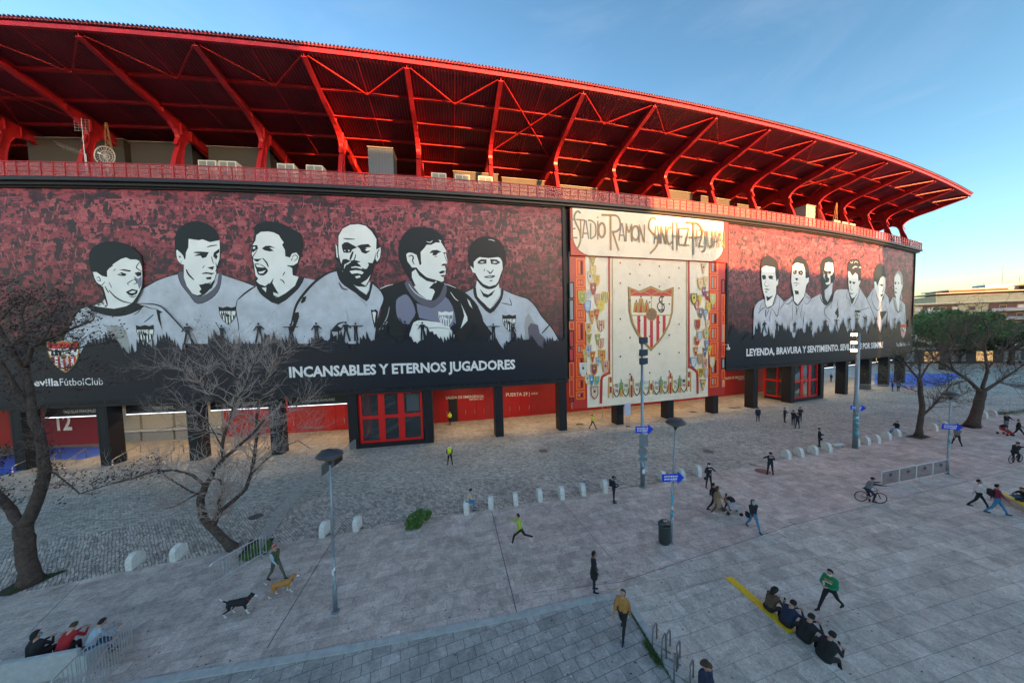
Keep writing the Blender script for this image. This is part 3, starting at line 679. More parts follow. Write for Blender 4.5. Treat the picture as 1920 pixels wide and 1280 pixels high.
# crowd silhouette along the foot of the players
def basef(L):
    T = [PW(x, y) for x, y in L]
    return lambda X: float(np.interp(X, [t_[0] for t_ in T], [t_[1] for t_ in T]))
def silhouette(bd, X0, X1, base, amp, figs, off, seed, hs=1.):
    r = random.Random(seed); a = Art([M_navy], off=off, step=.001); X = X0
    while X < X1:
        x1 = min(X+6, X1); pts = [(X, 6.2), (x1, 6.2)]; x = x1; top = []
        while x > X:
            h = base(x)+amp*(.5*math.sin(x*1.3)+.4*math.sin(x*2.9+1)); top.append((x, h+r.uniform(-.2, .2)))
            x -= r.uniform(.12, .3)
            if x > X+.15 and r.random() < .5: top.append((x, h+r.uniform(.3, 1.1)*amp)); x -= r.uniform(.05, .12)
        a.poly_w(pts+top+[(X, base(X))], 0); X = x1
    for (fx, k) in figs:
        h = base(fx)+amp*.3; S_ = hs*r.uniform(.85, 1.1)
        P = lambda L: a.poly_w([(fx+u*S_, h+v*S_) for u, v in L], 0)
        P([(-.16, .75), (.16, .75), (.22, 1.35), (-.22, 1.35)]); P([(.1*math.cos(t*.785), 1.52+.12*math.sin(t*.785)) for t in range(8)][::1])
        s_ = r.uniform(.1, .45); P([(-.16, .8), (.0, .8), (-s_+.1, -.3), (-s_-.08, -.3)]); P([(.0, .8), (.16, .8), (s_+.1, -.3), (s_-.08, -.3)])
        if k == 0: P([(-.2, 1.25), (-.2, 1.35), (-.75, 1.32), (-.75, 1.24)]); P([(.2, 1.25), (.2, 1.35), (.75, 1.32), (.75, 1.24)])
        elif k == 1: P([(-.2, 1.22), (-.2, 1.35), (-.45, 1.95), (-.53, 1.9)]); P([(.2, 1.35), (.14, 1.25), (.34, .7), (.42, .74)])
        else: P([(-.2, 1.35), (-.14, 1.22), (-.42, .85), (-.5, .9)]); P([(.2, 1.35), (.14, 1.22), (.45, .95), (.5, 1.03)])
    return a.build('crowd_silhouette', bd)
A_, B_, C_, D_, E_, F_ = (120, 430), (260, 400), (430, 400), (540, 400), (690, 400), (840, 420)
s1, s2 = 5.3333, 5.818
# man in a round-collar shirt, looking right
portrait(BL, B_, s2, .034, [
 ('J','p','-60 960 60 820 200 740 330 690 430 665 500 650 880 660 910 670 1060 720 1280 800 1180 860 1090 940 1080 1000 1100 1420 -60 1420'),
 ('K','s','-60 890 60 815 200 735 330 688 430 665',9), ('K','s','905 668 1060 718 1160 752 1280 800',9),
 ('V','p','430 660 500 640 520 760 600 880 700 900 800 840 860 760 880 640 910 680 885 820 800 925 650 987 560 890 465 770',1), ('K','s','430 665 465 770 560 890 650 985 800 925 885 820 910 680',8),
 ('K','p','400 400 400 260 440 180 520 110 640 85 760 120 850 190 888 290 900 470 868 600 830 740 760 850 680 905 600 885 530 800 492 680 490 550 440 525 412 470',1),
 ('L','p','550 280 660 295 700 285 780 315 885 295 890 400 885 500 850 600 850 650 830 720 790 770 735 768 660 780 690 830 665 860 690 880 645 895 590 875 530 795 497 700 497 560 500 500 515 500 520 430 545 375'),
 ('L','p','415 405 440 412 490 462 502 520 495 560 462 545 425 500',1), ('K','p','440 465 468 470 452 490'), ('K','p','462 520 475 528 468 540'),
 ('K','p','660 780 735 782 795 772 840 735 800 820 700 865 665 850 690 825'),
 ('K','p','600 432 625 420 680 418 770 425 742 478 700 492 680 462 610 468 650 445 680 442'), ('K','p','885 385 825 430 818 470 850 505 868 470 850 450 885 425'),
 ('K','s','750 370 800 355 862 348',13), ('K','p','752 592 790 585 830 578 812 618'), ('K','s','800 470 808 510 822 552',8), ('K','s','845 540 858 600 840 640',9),
 ('K','p','690 655 740 643 800 650 835 652 800 670 760 660 700 662'), ('K','p','740 700 800 692 795 720 745 720'), ('K','s','725 568 712 585 700 602',7), ('K','s','525 612 550 668 610 728',17),
 ('K','s','720 766 760 768 800 750',10), ('K','c',(978,1115,190,200))])
# man with centre fringe, open collar shirt
portrait(BL, F_, s2, .034, [
 ('K','s','120 760 190 730 280 700',8),
 ('J','p','100 800 190 750 275 705 320 700 580 700 600 715 680 755 790 790 870 820 950 890 1010 1000 1100 1100 1150 1170 1200 1260 1220 1420 380 1420 385 1080 330 900 290 840'),
 ('Y','p','830 1120 850 1010 880 970 930 1060 980 1110 1000 1200 1030 1420 800 1420 840 1200'), ('V','p','870 1130 900 1080 980 1100 1000 1190 1060 1250 1100 1420 900 1420'),
 ('L','p','315 620 400 680 460 700 520 690 550 640 570 760 460 925 310 790 300 700'),
 ('K','p','275 705 305 695 320 790 400 870 460 925 530 850 572 780 580 700 606 722 590 812 540 900 460 977 370 900 290 800',1),
 ('K','p','345 705 390 755 440 770 515 715 480 775 430 805 385 790'),
 ('K','p','215 380 220 290 260 205 335 150 380 138 460 140 540 165 605 240 630 320 630 440 600 500 585 570 555 640 520 690 450 712 380 688 320 620 285 530 235 455',1),
 ('L','p','240 455 282 488 280 415 320 375 345 362 372 366 440 372 545 362 570 372 590 410 596 490 570 560 547 628 520 662 450 682 385 655 335 605 297 535 270 528'),
 ('K','p','320 425 330 405 360 385 420 388 418 432 360 438 330 432'), ('K','p','458 385 530 388 572 420 530 442 470 436'), ('L','p','345 418 372 408 400 412 375 425'), ('L','p','480 415 510 405 540 418 505 428'),
 ('K','s','405 490 395 503 390 518',8), ('K','s','420 508 445 522 458 540 480 520 495 495',13), ('K','p','390 575 450 563 512 560 510 575 480 590 410 588'), ('L','p','420 576 460 570 490 574 455 580'), ('K','p','445 615 490 612 470 628'),
 ('L','s','440 172 480 176 510 190',8), ('K','s','600 715 690 755 790 790 870 815 950 890 1020 1000 1100 1095 1160 1170 1200 1260',15), ('K','s','670 812 685 850 695 892',9), ('K','s','580 862 630 870 695 888',10),
 ('K','s','1105 1100 1070 1140 1020 1195',16), ('K','c',(668,1080,150,185))])
# shouting man with V collar
portrait(BL, C_, s2, .068, [
 ('J','p','300 795 200 860 100 940 80 1040 100 1420 700 1420 700 1100 760 960 860 830 940 730 820 705 780 700 480 720'),
 ('K','p','300 790 340 775 480 890 540 915 690 800 760 700 822 705 775 800 700 880 540 995 400 925 335 865',1),
 ('K','p','280 230 275 150 340 108 430 90 560 108 680 165 790 228 805 300 800 420 770 520 740 600 730 680 740 720 600 900 400 890 300 780 290 700 262 560 245 440 255 350',1),
 ('L','p','300 240 350 205 430 200 490 212 545 240 565 275 598 320 580 345 610 400 615 470 665 485 690 440 735 430 765 470 750 540 700 572 650 575 690 600 695 675 760 695 720 790 620 870 545 912 490 895 480 850 510 830 450 790 440 760 395 795 330 770 300 740 320 712 292 680 275 560 250 440 262 400 258 350 290 300'),
 ('K','p','430 790 490 705 475 760 520 840 545 880 480 860 440 900 385 880 340 790 395 800'), ('L','p','358 812 410 808 405 862'),
 ('K','p','250 350 310 350 320 388 285 412 262 430 255 400'), ('L','p','262 372 285 362 290 385 265 392'), ('K','p','360 385 400 357 450 355 508 382 440 375 492 412 440 418 390 405'),
 ('K','s','312 400 285 440 260 485 290 508 362 495',9), ('K','p','268 498 330 500 355 500 312 532 285 520'), ('K','s','370 492 412 540 432 588',16),
 ('K','p','280 552 350 558 400 590 428 632 380 678 320 668 300 610',1), ('L','p','290 562 340 560 392 592 350 592 310 588'), ('L','p','322 640 360 635 405 620 375 655 335 658'),
 ('K','s','690 482 715 458 748 470 740 500 712 525',9), ('K','s','690 520 682 505 698 495',8), ('K','s','638 570 670 578 705 572',14), ('K','s','612 640 600 660 590 682',10), ('K','s','560 722 590 738 608 768',12),
 ('K','s','300 792 200 855 100 940',17), ('K','s','95 940 78 1050 105 1200 110 1280',9)])
# keeper in a dark shirt, looking right
portrait(BL, E_, s2, .068, [
 ('K','p','80 900 130 830 200 790 330 755 440 735 830 765 960 812 1080 880 1160 960 1220 1060 1260 1180 1290 1420 90 1420 100 1200 150 1050',1),
 ('M','p','310 950 360 905 420 885 480 960 520 1080 480 1160 420 1225 340 1160 310 1080',1), ('M','p','530 980 610 1010 690 1032 760 990 830 900 880 940 920 1010 945 1090 960 1200 900 1240 720 1180 560 1140 540 1060'),
 ('V','p','400 760 470 740 560 860 680 960 780 900 830 780 860 800 840 920 760 1000 690 1035 560 980 460 880',1), ('L','s','445 770 500 850 570 905 660 945',8),
 ('K','p','330 420 345 320 390 230 470 165 580 150 700 170 790 230 830 300 840 400 850 520 830 640 830 750 800 850 740 880 600 860 500 800 470 740 400 640 345 520',1),
 ('L','p','480 640 520 612 560 680 640 738 740 760 780 700 720 760 665 815 715 830 730 855 690 950 640 935 560 880 500 800 520 790 480 700'),
 ('L','p','620 375 640 345 690 345 740 320 800 322 830 370 855 410 850 440 868 540 835 568 850 610 845 670 825 700 828 735 800 755 720 722 640 700 570 640 530 592 480 592 430 522 418 450 440 430 480 432 530 455 555 530 562 565 580 545 575 425'),
 ('K','p','668 435 700 405 750 400 802 422 765 435 740 462 700 458 712 435'), ('K','s','720 470 740 476 755 468',6), ('K','p','815 432 858 425 835 450'), ('K','s','830 450 850 500 865 545',6), ('K','p','795 570 820 552 850 548 842 568 820 575'),
 ('K','p','770 645 810 625 850 632 818 655 790 660'), ('K','p','785 678 845 672 820 698'), ('K','s','445 475 475 460 495 480 488 520 505 560',15), ('K','s','560 500 575 540 570 565',16),
 ('L','s','640 310 680 320 705 298',9), ('L','p','770 290 800 300 790 325'), ('K','s','530 595 570 650 640 705 720 728 810 752',14),
 ('L','p','480 1420 485 1220 520 1180 570 1165 700 1180 880 1225 930 1420',1), ('Y','s','520 1210 640 1250 760 1245 880 1260',12), ('L','p','1010 980 1050 1060 1082 1130 1085 1170 1010 1255 1050 1120 1035 1050'), ('L','p','1080 930 1110 960 1140 1040 1105 1000'),
 ('Y','s','235 1020 215 1120 160 1230 120 1270',12), ('Y','s','215 1180 180 1230 150 1280',14), ('L','s','135 825 200 795 278 775',8), ('L','s','830 770 900 790 962 816',7), ('L','s','900 860 950 930 985 955',8), ('L','c',(850,1155,160,175))])
# bald bearded man
portrait(BL, D_, s2, .105, [
 ('J','p','530 635 460 650 380 695 300 760 230 830 180 900 125 970 90 1040 60 1160 20 1420 940 1420 960 1250 1000 1060 1045 960 1045 915 1000 830 930 770 780 700 600 640'),
 ('K','p','530 600 580 610 700 760 860 890 900 770 930 750 905 870 860 962 740 870 620 790 560 720',1),
 ('K','p','550 350 555 240 600 160 680 120 770 112 860 130 930 180 985 270 1000 370 1015 400 1010 500 980 540 950 560 925 660 870 780 820 805 740 790 660 735 600 670 565 540 520 500 520 350',1),
 ('L','p','555 380 557 250 600 172 680 130 770 122 850 140 915 200 968 285 965 395 945 500 925 545 872 540 885 565 865 605 830 612 790 600 690 590 640 560 600 640 590 560 575 520 558 450'),
 ('K','p','600 505 640 500 690 522 650 545 620 560 612 640 590 620 588 545'), ('K','p','640 570 690 535 720 510 780 560 805 590 860 620 900 640 865 760 790 798 720 775 665 700 640 640'),
 ('L','p','690 590 740 578 800 588 820 605 780 612 710 608'), ('K','p','690 600 750 595 815 612 790 622 700 620'), ('L','p','675 632 740 622 800 628 830 648 812 668 760 655 700 662'), ('L','p','735 690 790 680 795 700 750 712'),
 ('L','p','905 672 880 740 850 790 800 765 865 725'), ('L','p','740 802 800 800 862 808 895 735 888 800 858 885'),
 ('L','p','960 400 1012 375 1015 420 1005 490 975 532 958 500'), ('K','s','1000 395 975 440 985 490',11), ('L','p','525 345 540 362 545 430 552 490 536 480 530 420'),
 ('K','p','590 348 620 322 655 318 760 375 705 398 690 430 650 435 610 430 595 385'), ('L','p','660 398 682 410 665 420'), ('L','p','615 410 625 400 635 418'),
 ('K','p','755 362 800 345 880 338 912 370 850 378 900 415 852 445 810 430 785 385'), ('L','p','842 398 870 390 892 410 860 414'), ('K','s','610 278 660 284 735 286',13),
 ('K','s','715 420 695 470 682 512',22), ('K','s','742 448 735 490 718 522',11), ('K','p','690 520 730 512 800 530 760 542 800 575 720 560 690 580'),
 ('K','s','540 628 440 655 300 750 180 880 100 1000 60 1140 25 1290',26), ('K','s','925 768 985 815 1040 880 1048 950 1010 1040',14), ('V','s','560 755 600 820 655 832',22), ('K','p','145 975 170 915 210 905 195 960 165 982'),
 ('Y','s','790 935 830 970 865 1010',12), ('Y','s','635 1060 655 1110 660 1180',10), ('K','s','470 1290 555 1205 622 1186',18), ('K','p','480 1290 540 1220 600 1260 560 1290'), ('K','p','60 1090 125 1075 130 1130 60 1210 30 1290 70 1290'),
 ('K','p','908 1048 935 1058 960 1045 985 1070 980 1150 965 1230 950 1260 935 1200 918 1120'), ('L','p','925 1080 945 1070 965 1085 955 1140 950 1200 935 1150')])
# boy in the foreground
portrait(BL, A_, s1, .145, [
 ('J','p','-20 1240 30 1080 80 950 180 800 300 765 500 800 700 750 860 745 980 770 1070 860 1160 950 1260 1060 1200 1240'),
 ('Y','p','440 960 560 960 640 1010 700 1240 480 1240'),
 ('K','p','250 770 310 762 420 720 690 735 800 760 815 765 760 812 640 860 520 872 400 850 300 815',1),
 ('K','p','270 260 300 195 370 148 450 126 560 130 650 158 740 220 785 270 800 330 803 470 803 600 765 680 720 745 560 760 430 740 425 640 330 530 298 450 275 360',1),
 ('L','p','305 430 345 430 400 468 452 480 450 420 470 395 515 362 500 360 545 328 590 300 640 285 680 305 740 305 775 322 795 380 800 470 798 560 765 640 712 722 690 740 640 770 520 795 400 780 312 765 400 735 425 700 432 640 400 572 350 540 315 490'),
 ('K','s','310 430 318 480 345 535 395 562 428 525',10), ('K','s','345 490 370 480 385 520 350 510',8), ('K','s','402 572 425 660 455 760',20),
 ('K','s','430 570 450 610 470 638',10), ('K','s','470 530 485 560 500 590',7), ('K','s','470 610 530 675 610 722 690 738',14), ('K','p','570 410 620 402 690 414 680 428 600 415'), ('K','s','515 420 525 408 538 400',7),
 ('K','p','550 458 595 432 645 450 632 470 590 468'), ('L','p','565 455 590 444 600 455'), ('K','s','780 325 742 380 765 405 798 425',10), ('K','p','725 440 762 428 792 432 792 465 755 475'), ('M','p','720 470 760 500 795 470 798 560 770 600 758 550 735 520'),
 ('K','s','720 495 750 535 715 548',9), ('K','s','720 505 680 525 655 545 668 560',8), ('K','p','638 628 700 598 758 612 750 645 700 668 665 655'), ('L','p','668 632 705 615 740 622 720 638 690 640'), ('K','s','670 668 710 680 745 660',8),
 ('K','s','180 800 90 940 25 1080',9), ('K','s','235 815 310 855 380 878',8), ('K','s','740 745 860 745 980 768 1080 858 1220 1012 1290 1080',14), ('K','s','715 855 760 830 815 770 880 790 940 795',9), ('K','p','940 795 1005 828 975 840 990 940 1000 1010 960 900'), ('K','s','820 930 870 890 915 850',8),
 ('K','c',(835,1050,178,190))])
silhouette(BL, XL0+.5, XL1, basef([(-60, 652), (330, 646), (600, 640), (800, 636), (1050, 640)]), .9, [(-30.5, 2), (-27.6, 1), (-24.4, 2), (-21.6, 0), (-19.3, 2), (-16.6, 2), (-15.7, 0), (-12.9, 2), (-11, 1), (-9.3, 2), (-6.1, 2), (-3.8, 1), (-2, 0), (.1, 1)], .19, 3)
# right-hand board
G_, I_, s3 = (1400, 460), (1540, 460), 7.111
portrait(BR, G_, s3, .034, [   # third man, partly dark-skinned face
 ('J','p','740 1300 760 950 800 760 850 710 980 640 1060 800 1140 700 1250 760 1260 1300'),
 ('K','p','975 300 985 230 1010 185 1060 155 1110 148 1150 190 1165 280 1170 430 1150 500 1135 640 1150 720 1060 790 1000 720 990 560 980 420',1),
 ('L','p','1045 240 1085 225 1145 235 1155 350 1130 400 1110 400 1115 500 1100 520 1060 525 1045 500 1090 488 1100 440 1075 425 1080 350 1035 330'), ('J','p','1035 600 1080 560 1125 500 1145 500 1132 640 1075 755 1040 700'),
 ('K','p','1080 345 1120 335 1125 375 1085 390'), ('L','p','1020 400 1040 380 1030 450'), ('Y','s','1020 350 1035 420 1050 470',10),
 ('K','s','735 1000 765 870 800 760 860 705 980 640',12), ('K','s','975 640 990 730 1060 795 1130 720',16)])
portrait(BR, I_, s3, .042, [   # fifth man
 ('J','p','600 1200 600 760 610 700 690 572 740 580 850 640 890 700 900 790 870 900 850 1060 850 1200'),
 ('K','p','700 480 695 400 710 300 770 240 830 290 850 400 852 520 838 640 820 720 770 740 720 640 700 560',1),
 ('L','p','700 482 725 485 740 540 770 470 790 430 822 410 850 440 850 560 830 660 790 750 755 730 725 650 705 580'), ('K','p','768 520 800 515 825 530 800 548'), ('K','s','835 550 820 600 800 630',7), ('K','p','780 655 820 648 800 685 785 680'),
 ('J','p','690 580 715 580 760 740 795 760 745 865 700 790'), ('K','s','690 575 665 700 690 800 750 870 795 790 820 650',10), ('K','s','720 600 740 700 780 750',9), ('K','s','850 800 870 860 900 820',8), ('K','p','775 885 870 870 860 900 800 1000 780 930')])
portrait(BR, I_, s3, .052, [   # sixth man, fair hair
 ('J','p','870 1200 880 860 900 780 950 690 1060 735 1110 790 1120 1000 1110 1080 1060 1200'),
 ('Y','p','962 450 975 400 1000 355 1030 338 1065 380 1080 450 1080 560 1060 620 1075 700 1050 720 1040 500',1), ('L','p','968 440 985 400 1012 370 1048 415 1055 520 1078 530 1060 600 1040 690 1020 900 985 780 990 690 972 640 965 530'),
 ('K','p','970 490 992 485 990 520 975 520'), ('K','p','1008 490 1032 495 1028 520'), ('K','s','978 570 990 582 1002 570',8), ('K','p','975 612 1000 622 992 645 978 635'), ('Y','p','950 700 985 720 1020 890 1060 740 1080 850 1040 880 1015 905 975 860 955 780'),
 ('K','s','950 690 975 800 1020 905 1050 800 1060 740',8), ('K','s','980 858 1020 885 1075 862',9), ('K','s','1110 900 1100 980 1105 1040',9)])
portrait(BR, I_, s3, .062, [   # fourth man, wavy hair
 ('J','p','30 900 50 830 130 760 160 640 200 590 260 580 345 585 400 700 500 560 600 720 650 800 700 960 720 1100 720 1250 100 1250 110 1010'),
 ('K','p','345 370 345 260 370 200 430 178 490 195 520 260 522 400 515 490 490 560 480 640 440 700 400 790 375 700 355 620 348 480',1),
 ('L','p','350 350 370 348 385 375 400 405 425 395 445 368 475 392 488 480 512 462 514 490 490 545 478 620 440 690 400 705 372 640 355 520'), ('L','p','490 540 500 560 410 800 440 700 480 640'),
 ('K','p','362 470 395 478 390 515 370 510'), ('K','p','405 485 450 488 432 520 412 510'), ('K','s','392 520 380 570 395 600 410 590',9), ('K','p','372 628 400 640 428 632 405 652 380 650'), ('L','s','380 215 400 240 415 205',7), ('L','s','410 310 440 285 470 290',12), ('L','s','430 240 450 215 480 235',7), ('L','s','492 300 515 290 520 310',9),
 ('K','s','110 1000 35 910 50 830 130 760 160 640 200 590 345 585',10), ('K','s','345 590 330 650 332 705 358 705',8), ('K','s','358 705 370 760 385 815',10), ('K','s','505 550 490 660 450 750 412 815',10), ('K','s','600 718 650 830 700 960 720 1060',10), ('K','s','215 720 210 780 215 840',10), ('K','s','135 790 115 830 125 850',10), ('K','p','170 900 215 820 225 940 190 1000 200 940'), ('K','c',(473,930,72,140)), ('K','s','510 870 560 850 630 830',8), ('K','s','540 940 570 970 605 940',14)])
portrait(BR, G_, s3, .09, [   # second man
 ('J','p','420 1300 415 1000 430 860 480 760 600 670 770 620 850 705 800 770 760 900 740 1000 750 1300'),
 ('K','p','605 260 630 185 680 143 740 170 805 250 820 300 825 440 800 560 770 600 760 680 670 800 612 740 600 600 585 440',1),
 ('L','p','602 275 630 245 665 232 710 245 745 255 770 340 775 440 822 430 815 490 785 530 772 600 755 680 670 790 622 740 618 660 605 600 585 480 588 400'),
 ('K','p','605 350 650 322 662 345 650 380 620 390'), ('L','p','618 360 632 352 640 368'), ('K','p','672 345 730 332 745 370 720 400 685 385'), ('L','p','700 368 716 360 720 376'), ('K','p','632 440 655 436 680 448 655 475'), ('K','s','612 512 650 500 692 520',9), ('K','p','630 528 670 530 650 542'), ('K','p','628 600 680 608 685 650 640 655'),
 ('K','s','420 900 440 840 520 740 600 670',9), ('K','s','505 780 560 775 595 725 600 760',11), ('K','s','600 670 610 740 650 795 690 790 755 690 770 620',9), ('K','s','768 650 790 690 845 712 790 785 745 730',7), ('K','s','645 815 655 870 655 930',14), ('K','s','690 815 660 880 655 925',7), ('K','s','600 770 598 880 602 995',7), ('K','s','745 750 710 900 720 980',7)])
portrait(BR, G_, s3, .105, [   # first man
 ('J','p','80 1300 80 900 95 800 140 745 240 700 380 640 440 700 480 745 430 860 415 1300'),
 ('K','p','175 330 180 230 220 160 290 138 370 190 412 270 418 440 395 520 385 620 390 640 340 800 260 835 230 760 215 640 185 500',1),
 ('L','p','190 310 215 285 250 277 365 298 372 380 385 480 412 448 405 520 382 550 380 640 330 800 262 832 238 780 235 700 215 640 198 560 185 400'),
 ('K','p','190 405 225 395 245 410 245 452 205 458 195 430'), ('K','p','275 412 310 402 350 418 330 430 345 455 290 448'), ('K','s','245 470 228 525 255 552 288 530',8), ('K','p','222 582 260 578 302 592 262 598 240 592'), ('K','p','232 612 272 618 245 632'), ('K','p','248 672 280 692 345 668 290 725 262 745'),
 ('K','s','88 1000 82 870 130 760 225 710',10), ('K','s','140 912 190 850 235 828',11), ('K','s','320 832 365 900 395 945 425 800 430 700',9), ('K','s','388 640 375 740 330 805 262 838 232 780 230 710',9), ('K','s','245 850 240 900 242 960',14), ('K','s','290 850 265 900 250 950',9), ('K','s','320 850 300 930 290 1020',7), ('K','s','195 760 170 820 160 870',7)])
silhouette(BR, XQ0, XQ1, basef([(1360, 628), (1430, 626), (1500, 624), (1600, 616), (1700, 612)]), 1.2, [(36, 2), (38.5, 1), (42.3, 2), (46, 1), (49.5, 2), (52.4, 0), (56, 2), (58.2, 0), (61, 1), (64.5, 2), (68.2, 1), (71.5, 2)], .155, 9)
# lettering and club crests on the boards
ptext('lettering', 'INCANSABLES Y ETERNOS JUGADORES', M_white, BL, (545, 706.5), (965.5, 690.5), 687.7, .22, bold=.035)
ptext('lettering', 'Sevilla', M_white, BL, (60, 723), (117, 722), 709.5, .22, bold=.022); ptext('lettering', 'FútbolClub', M_white, BL, (119, 722), (199, 720.5), 708.5, .22)
ptext('lettering', 'LEYENDA, BRAVURA Y SENTIMIENTO. SEVILLISTAS POR SIEMPRE', M_white, BR, (1397, 667), (1653, 651), 654, .18, bold=.035)
ptext('lettering', 'Sevilla', M_white, BR, (1677.5, 649.5), (1689, 648.5), 642, .18, bold=.02); ptext('lettering', 'FútbolClub', M_white, BR, (1690, 648.5), (1703, 647.2), 641.5, .18)
def club(bd, c, w_, h_, off, al=False):
    a = Art([M_gold, M_white, M_cred, M_cred, M_K, M_brown], off=off); X, z = PW(*c); dx = (PW(c[0]+w_/2, c[1])[0]-PW(c[0]-w_/2, c[1])[0]); dz = PW(c[0], c[1]-h_/2)[1]-PW(c[0], c[1]+h_/2)[1]
    crest(a, X, z, dx, dz, 0, 1, 2, 3, 4, 5); return a.build('club_crest', bd)
club(BL, (126, 668), 60, 60, .22); club(BR, (1691, 621), 11, 28, .18)
# ------------------------------------------------------------------ mosaic mural
q = N('cream_mosaic', .38); uv = q.n('UVMap').outputs[0]
nz = q.mr(q.noise(uv, 9, 5, .8), .3, .7, .82, 1.1); c = q.mix(1., (.84, .76, .60), q.n('CombineColor', {0: nz, 1: nz, 2: nz}).outputs[0], 'MULTIPLY')
v = q.n('TexVoronoi', {'Vector': uv, 'Scale': 5.}, feature='DISTANCE_TO_EDGE').outputs[0]; cr = q.noise(uv, 1.2, 4, .7)
c = q.mix(q.math('MULTIPLY', q.mr(v, .0, .04, .3, 0.), q.mr(cr, .45, .6)), c, (.35, .3, .24))
c = q.mix(q.mr(q.noise(uv, .6, 5, .6), .5, .75, 0, .35), c, (.55, .50, .40)); q.bump(q.noise(uv, 16, 3, .8), .5, .03); M_cream = q.col(c)
q = N('red_mosaic', .4); uv = q.n('UVMap').outputs[0]; nz = q.noise(uv, 7, 5, .9)
c = q.mix(q.mr(nz, .35, .65), (.34, .010, .012), (.62, .04, .025)); M_rmos = q.col(c)
q = N('orange_mosaic', .4); uv = q.n('UVMap').outputs[0]; nz = q.noise(uv, 8, 5, .9)
c = q.mix(q.mr(nz, .35, .65), (.74, .07, .006), (.95, .22, .010)); M_omos = q.col(c)
MOZ0, MOZ1 = PW(1100, 764)[1], 25.45
mur = thing('mosaic_mural', 'cream ceramic mosaic wall with club crest and rows of coloured pennants', 'mural', W((XM0+XM1)/2, MOZ0))
xa, xb = PW(1084, 600)[0], PW(1335, 600)[0]
zt = PW(1220, 483)[1]
b = MB(); b.wbox(XM0, XM1, MOZ0, zt+.3, -.24, .05, step=1.5); b.build('mosaic_field', M_cream, mur, uvf=wuv)
a = Art([M_rmos, M_omos, M_cream, M_K, M_Y, M_cred], off=.05)
R5 = lambda x, y: (1060+x/4.414, 480+y/4.414)
R6 = lambda x, y: (1280+x/4.918, 480+y/4.918)
def rect_w(a, X0, X1, z0, z1, mi): a.poly_w([(X0, z0), (X1, z0), (X1, z1), (X0, z1)], mi)
xl1 = PW(*R5(165, 100))[0]; xr0 = PW(*R6(236, 100))[0]
def rpx(f, x0, x1, y0, y1, mi):
    art = a; p0 = PW(*f(x0, (y0+y1)/2)); p1 = PW(*f(x1, (y0+y1)/2)); t0 = PW(*f((x0+x1)/2, y0)); t1 = PW(*f((x0+x1)/2, y1)); rect_w(art, p0[0], p1[0], t1[1], t0[1], mi)
r_ = random.Random(5)
for f, cols in ((R5, ((30, 70), (85, 160))), (R6, ((245, 325), (352, 385)))):
    a = Art([M_rmos, M_omos, M_cream, M_K, M_Y, M_cred], off=.05); rect_w(a, *((XM0, xl1) if f is R5 else (xr0, XM1)), MOZ0, zt+.3, 0)
    for (x0, x1) in cols:
        wide = x1-x0 > 60; y = 20. if (wide) else 215.
        while y < 1190:
            h = r_.uniform(70, 190); y1 = min(y+h, 1215)
            if wide: rpx(f, x0, x1, y, y1-8, 1); rpx(f, x0+12, x1-12, y+12, y1-20, r_.choice([0, 0, 5])); rpx(f, x0+20, (x0+x1)/2-4, y+24, y1-32, r_.choice([1, 4])); rpx(f, (x0+x1)/2+4, x1-20, y+24, y1-32, r_.choice([1, 3]))
            else: rpx(f, x0, x1, y, y1-8, 1 if r_.random() < .7 else 3); rpx(f, x0+8, x1-8, y+10, y1-18, r_.choice([0, 5, 4]))
            y = y1
    a.build('red_border', mur)
a = Art([M_rmos, M_gold, M_K, mat('dot_red', (.45, .04, .04), .5)], off=.09)
def lpx(f, pts, wpx, mi): a.line([f(*p) for p in pts], wpx, mi)
ident = lambda x, y: (x, y)
a.org = (0, 0); a.sc = 1.
lpx(ident, [(1141, 478), (1141.5, 700)], 3.4, 0); lpx(ident, [(1147, 478), (1148, 735)], 1.1, 1); lpx(ident, [(1290, 486), (1290.5, 690)], 3.2, 0); lpx(ident, [(1286, 486), (1287.5, 728)], 1., 1)
for X0, X1 in ((1139.6, 1143.4), (1288.6, 1292)): pass
a.poly_w([PW(1139.6, 478), PW(1143.2, 478), PW(1143.4, 700), PW(1139.8, 700)], 0); a.poly_w([PW(1288.8, 486), PW(1292, 486), PW(1292.4, 688), PW(1289, 688)], 0)
a.poly_w([PW(1146.8, 478), PW(1147.9, 478), PW(1148.6, 736), PW(1147.4, 736)], 1); a.poly_w([PW(1285.6, 486), PW(1286.6, 486), PW(1287.6, 728), PW(1286.6, 728)], 1)
for P in ([(1143.4, 698), (1133, 703), (1127, 712), (1126, 756)], [(1289, 686), (1300, 692), (1306.5, 702), (1307, 738)]):
    a.line(P, 4.6, 0)
    A0, A1 = PW(*P[2]), PW(*P[3]); a.poly_w([(A0[0]-.16, A0[1]), (A0[0]+.16, A0[1]), (A1[0]+.16, A1[1]), (A1[0]-.16, A1[1])], 0)
for j, y in enumerate((493, 512, 531, 562, 598, 634, 668, 702)):
    for i in range(7):
        if (i+j) % 2: continue
        x = 1162+i*18.3; p = PW(x, y-(i*1.2 if y > 600 else -i*1.6))
        a.poly_w([(p[0]+.11*math.cos(t*.785), p[1]+.11*math.sin(t*.785)) for t in range(8)], 2 if j > 2 else 3)
a.build('dividing_bands', mur)
a = Art([M_gold, M_cream, M_rmos, M_cred, M_K, M_brown], off=.10)
P0 = [PW(1040+x/3.2, 370+y/3.2) for x, y in ((440, 538), (505, 565), (575, 535), (640, 565), (708, 540), (706, 620), (703, 690), (685, 760), (655, 820), (620, 870), (575, 918), (530, 870), (490, 815), (462, 760), (445, 685))]
cxm = sum(p[0] for p in P0)/len(P0); czm = sum(p[1] for p in P0)/len(P0)
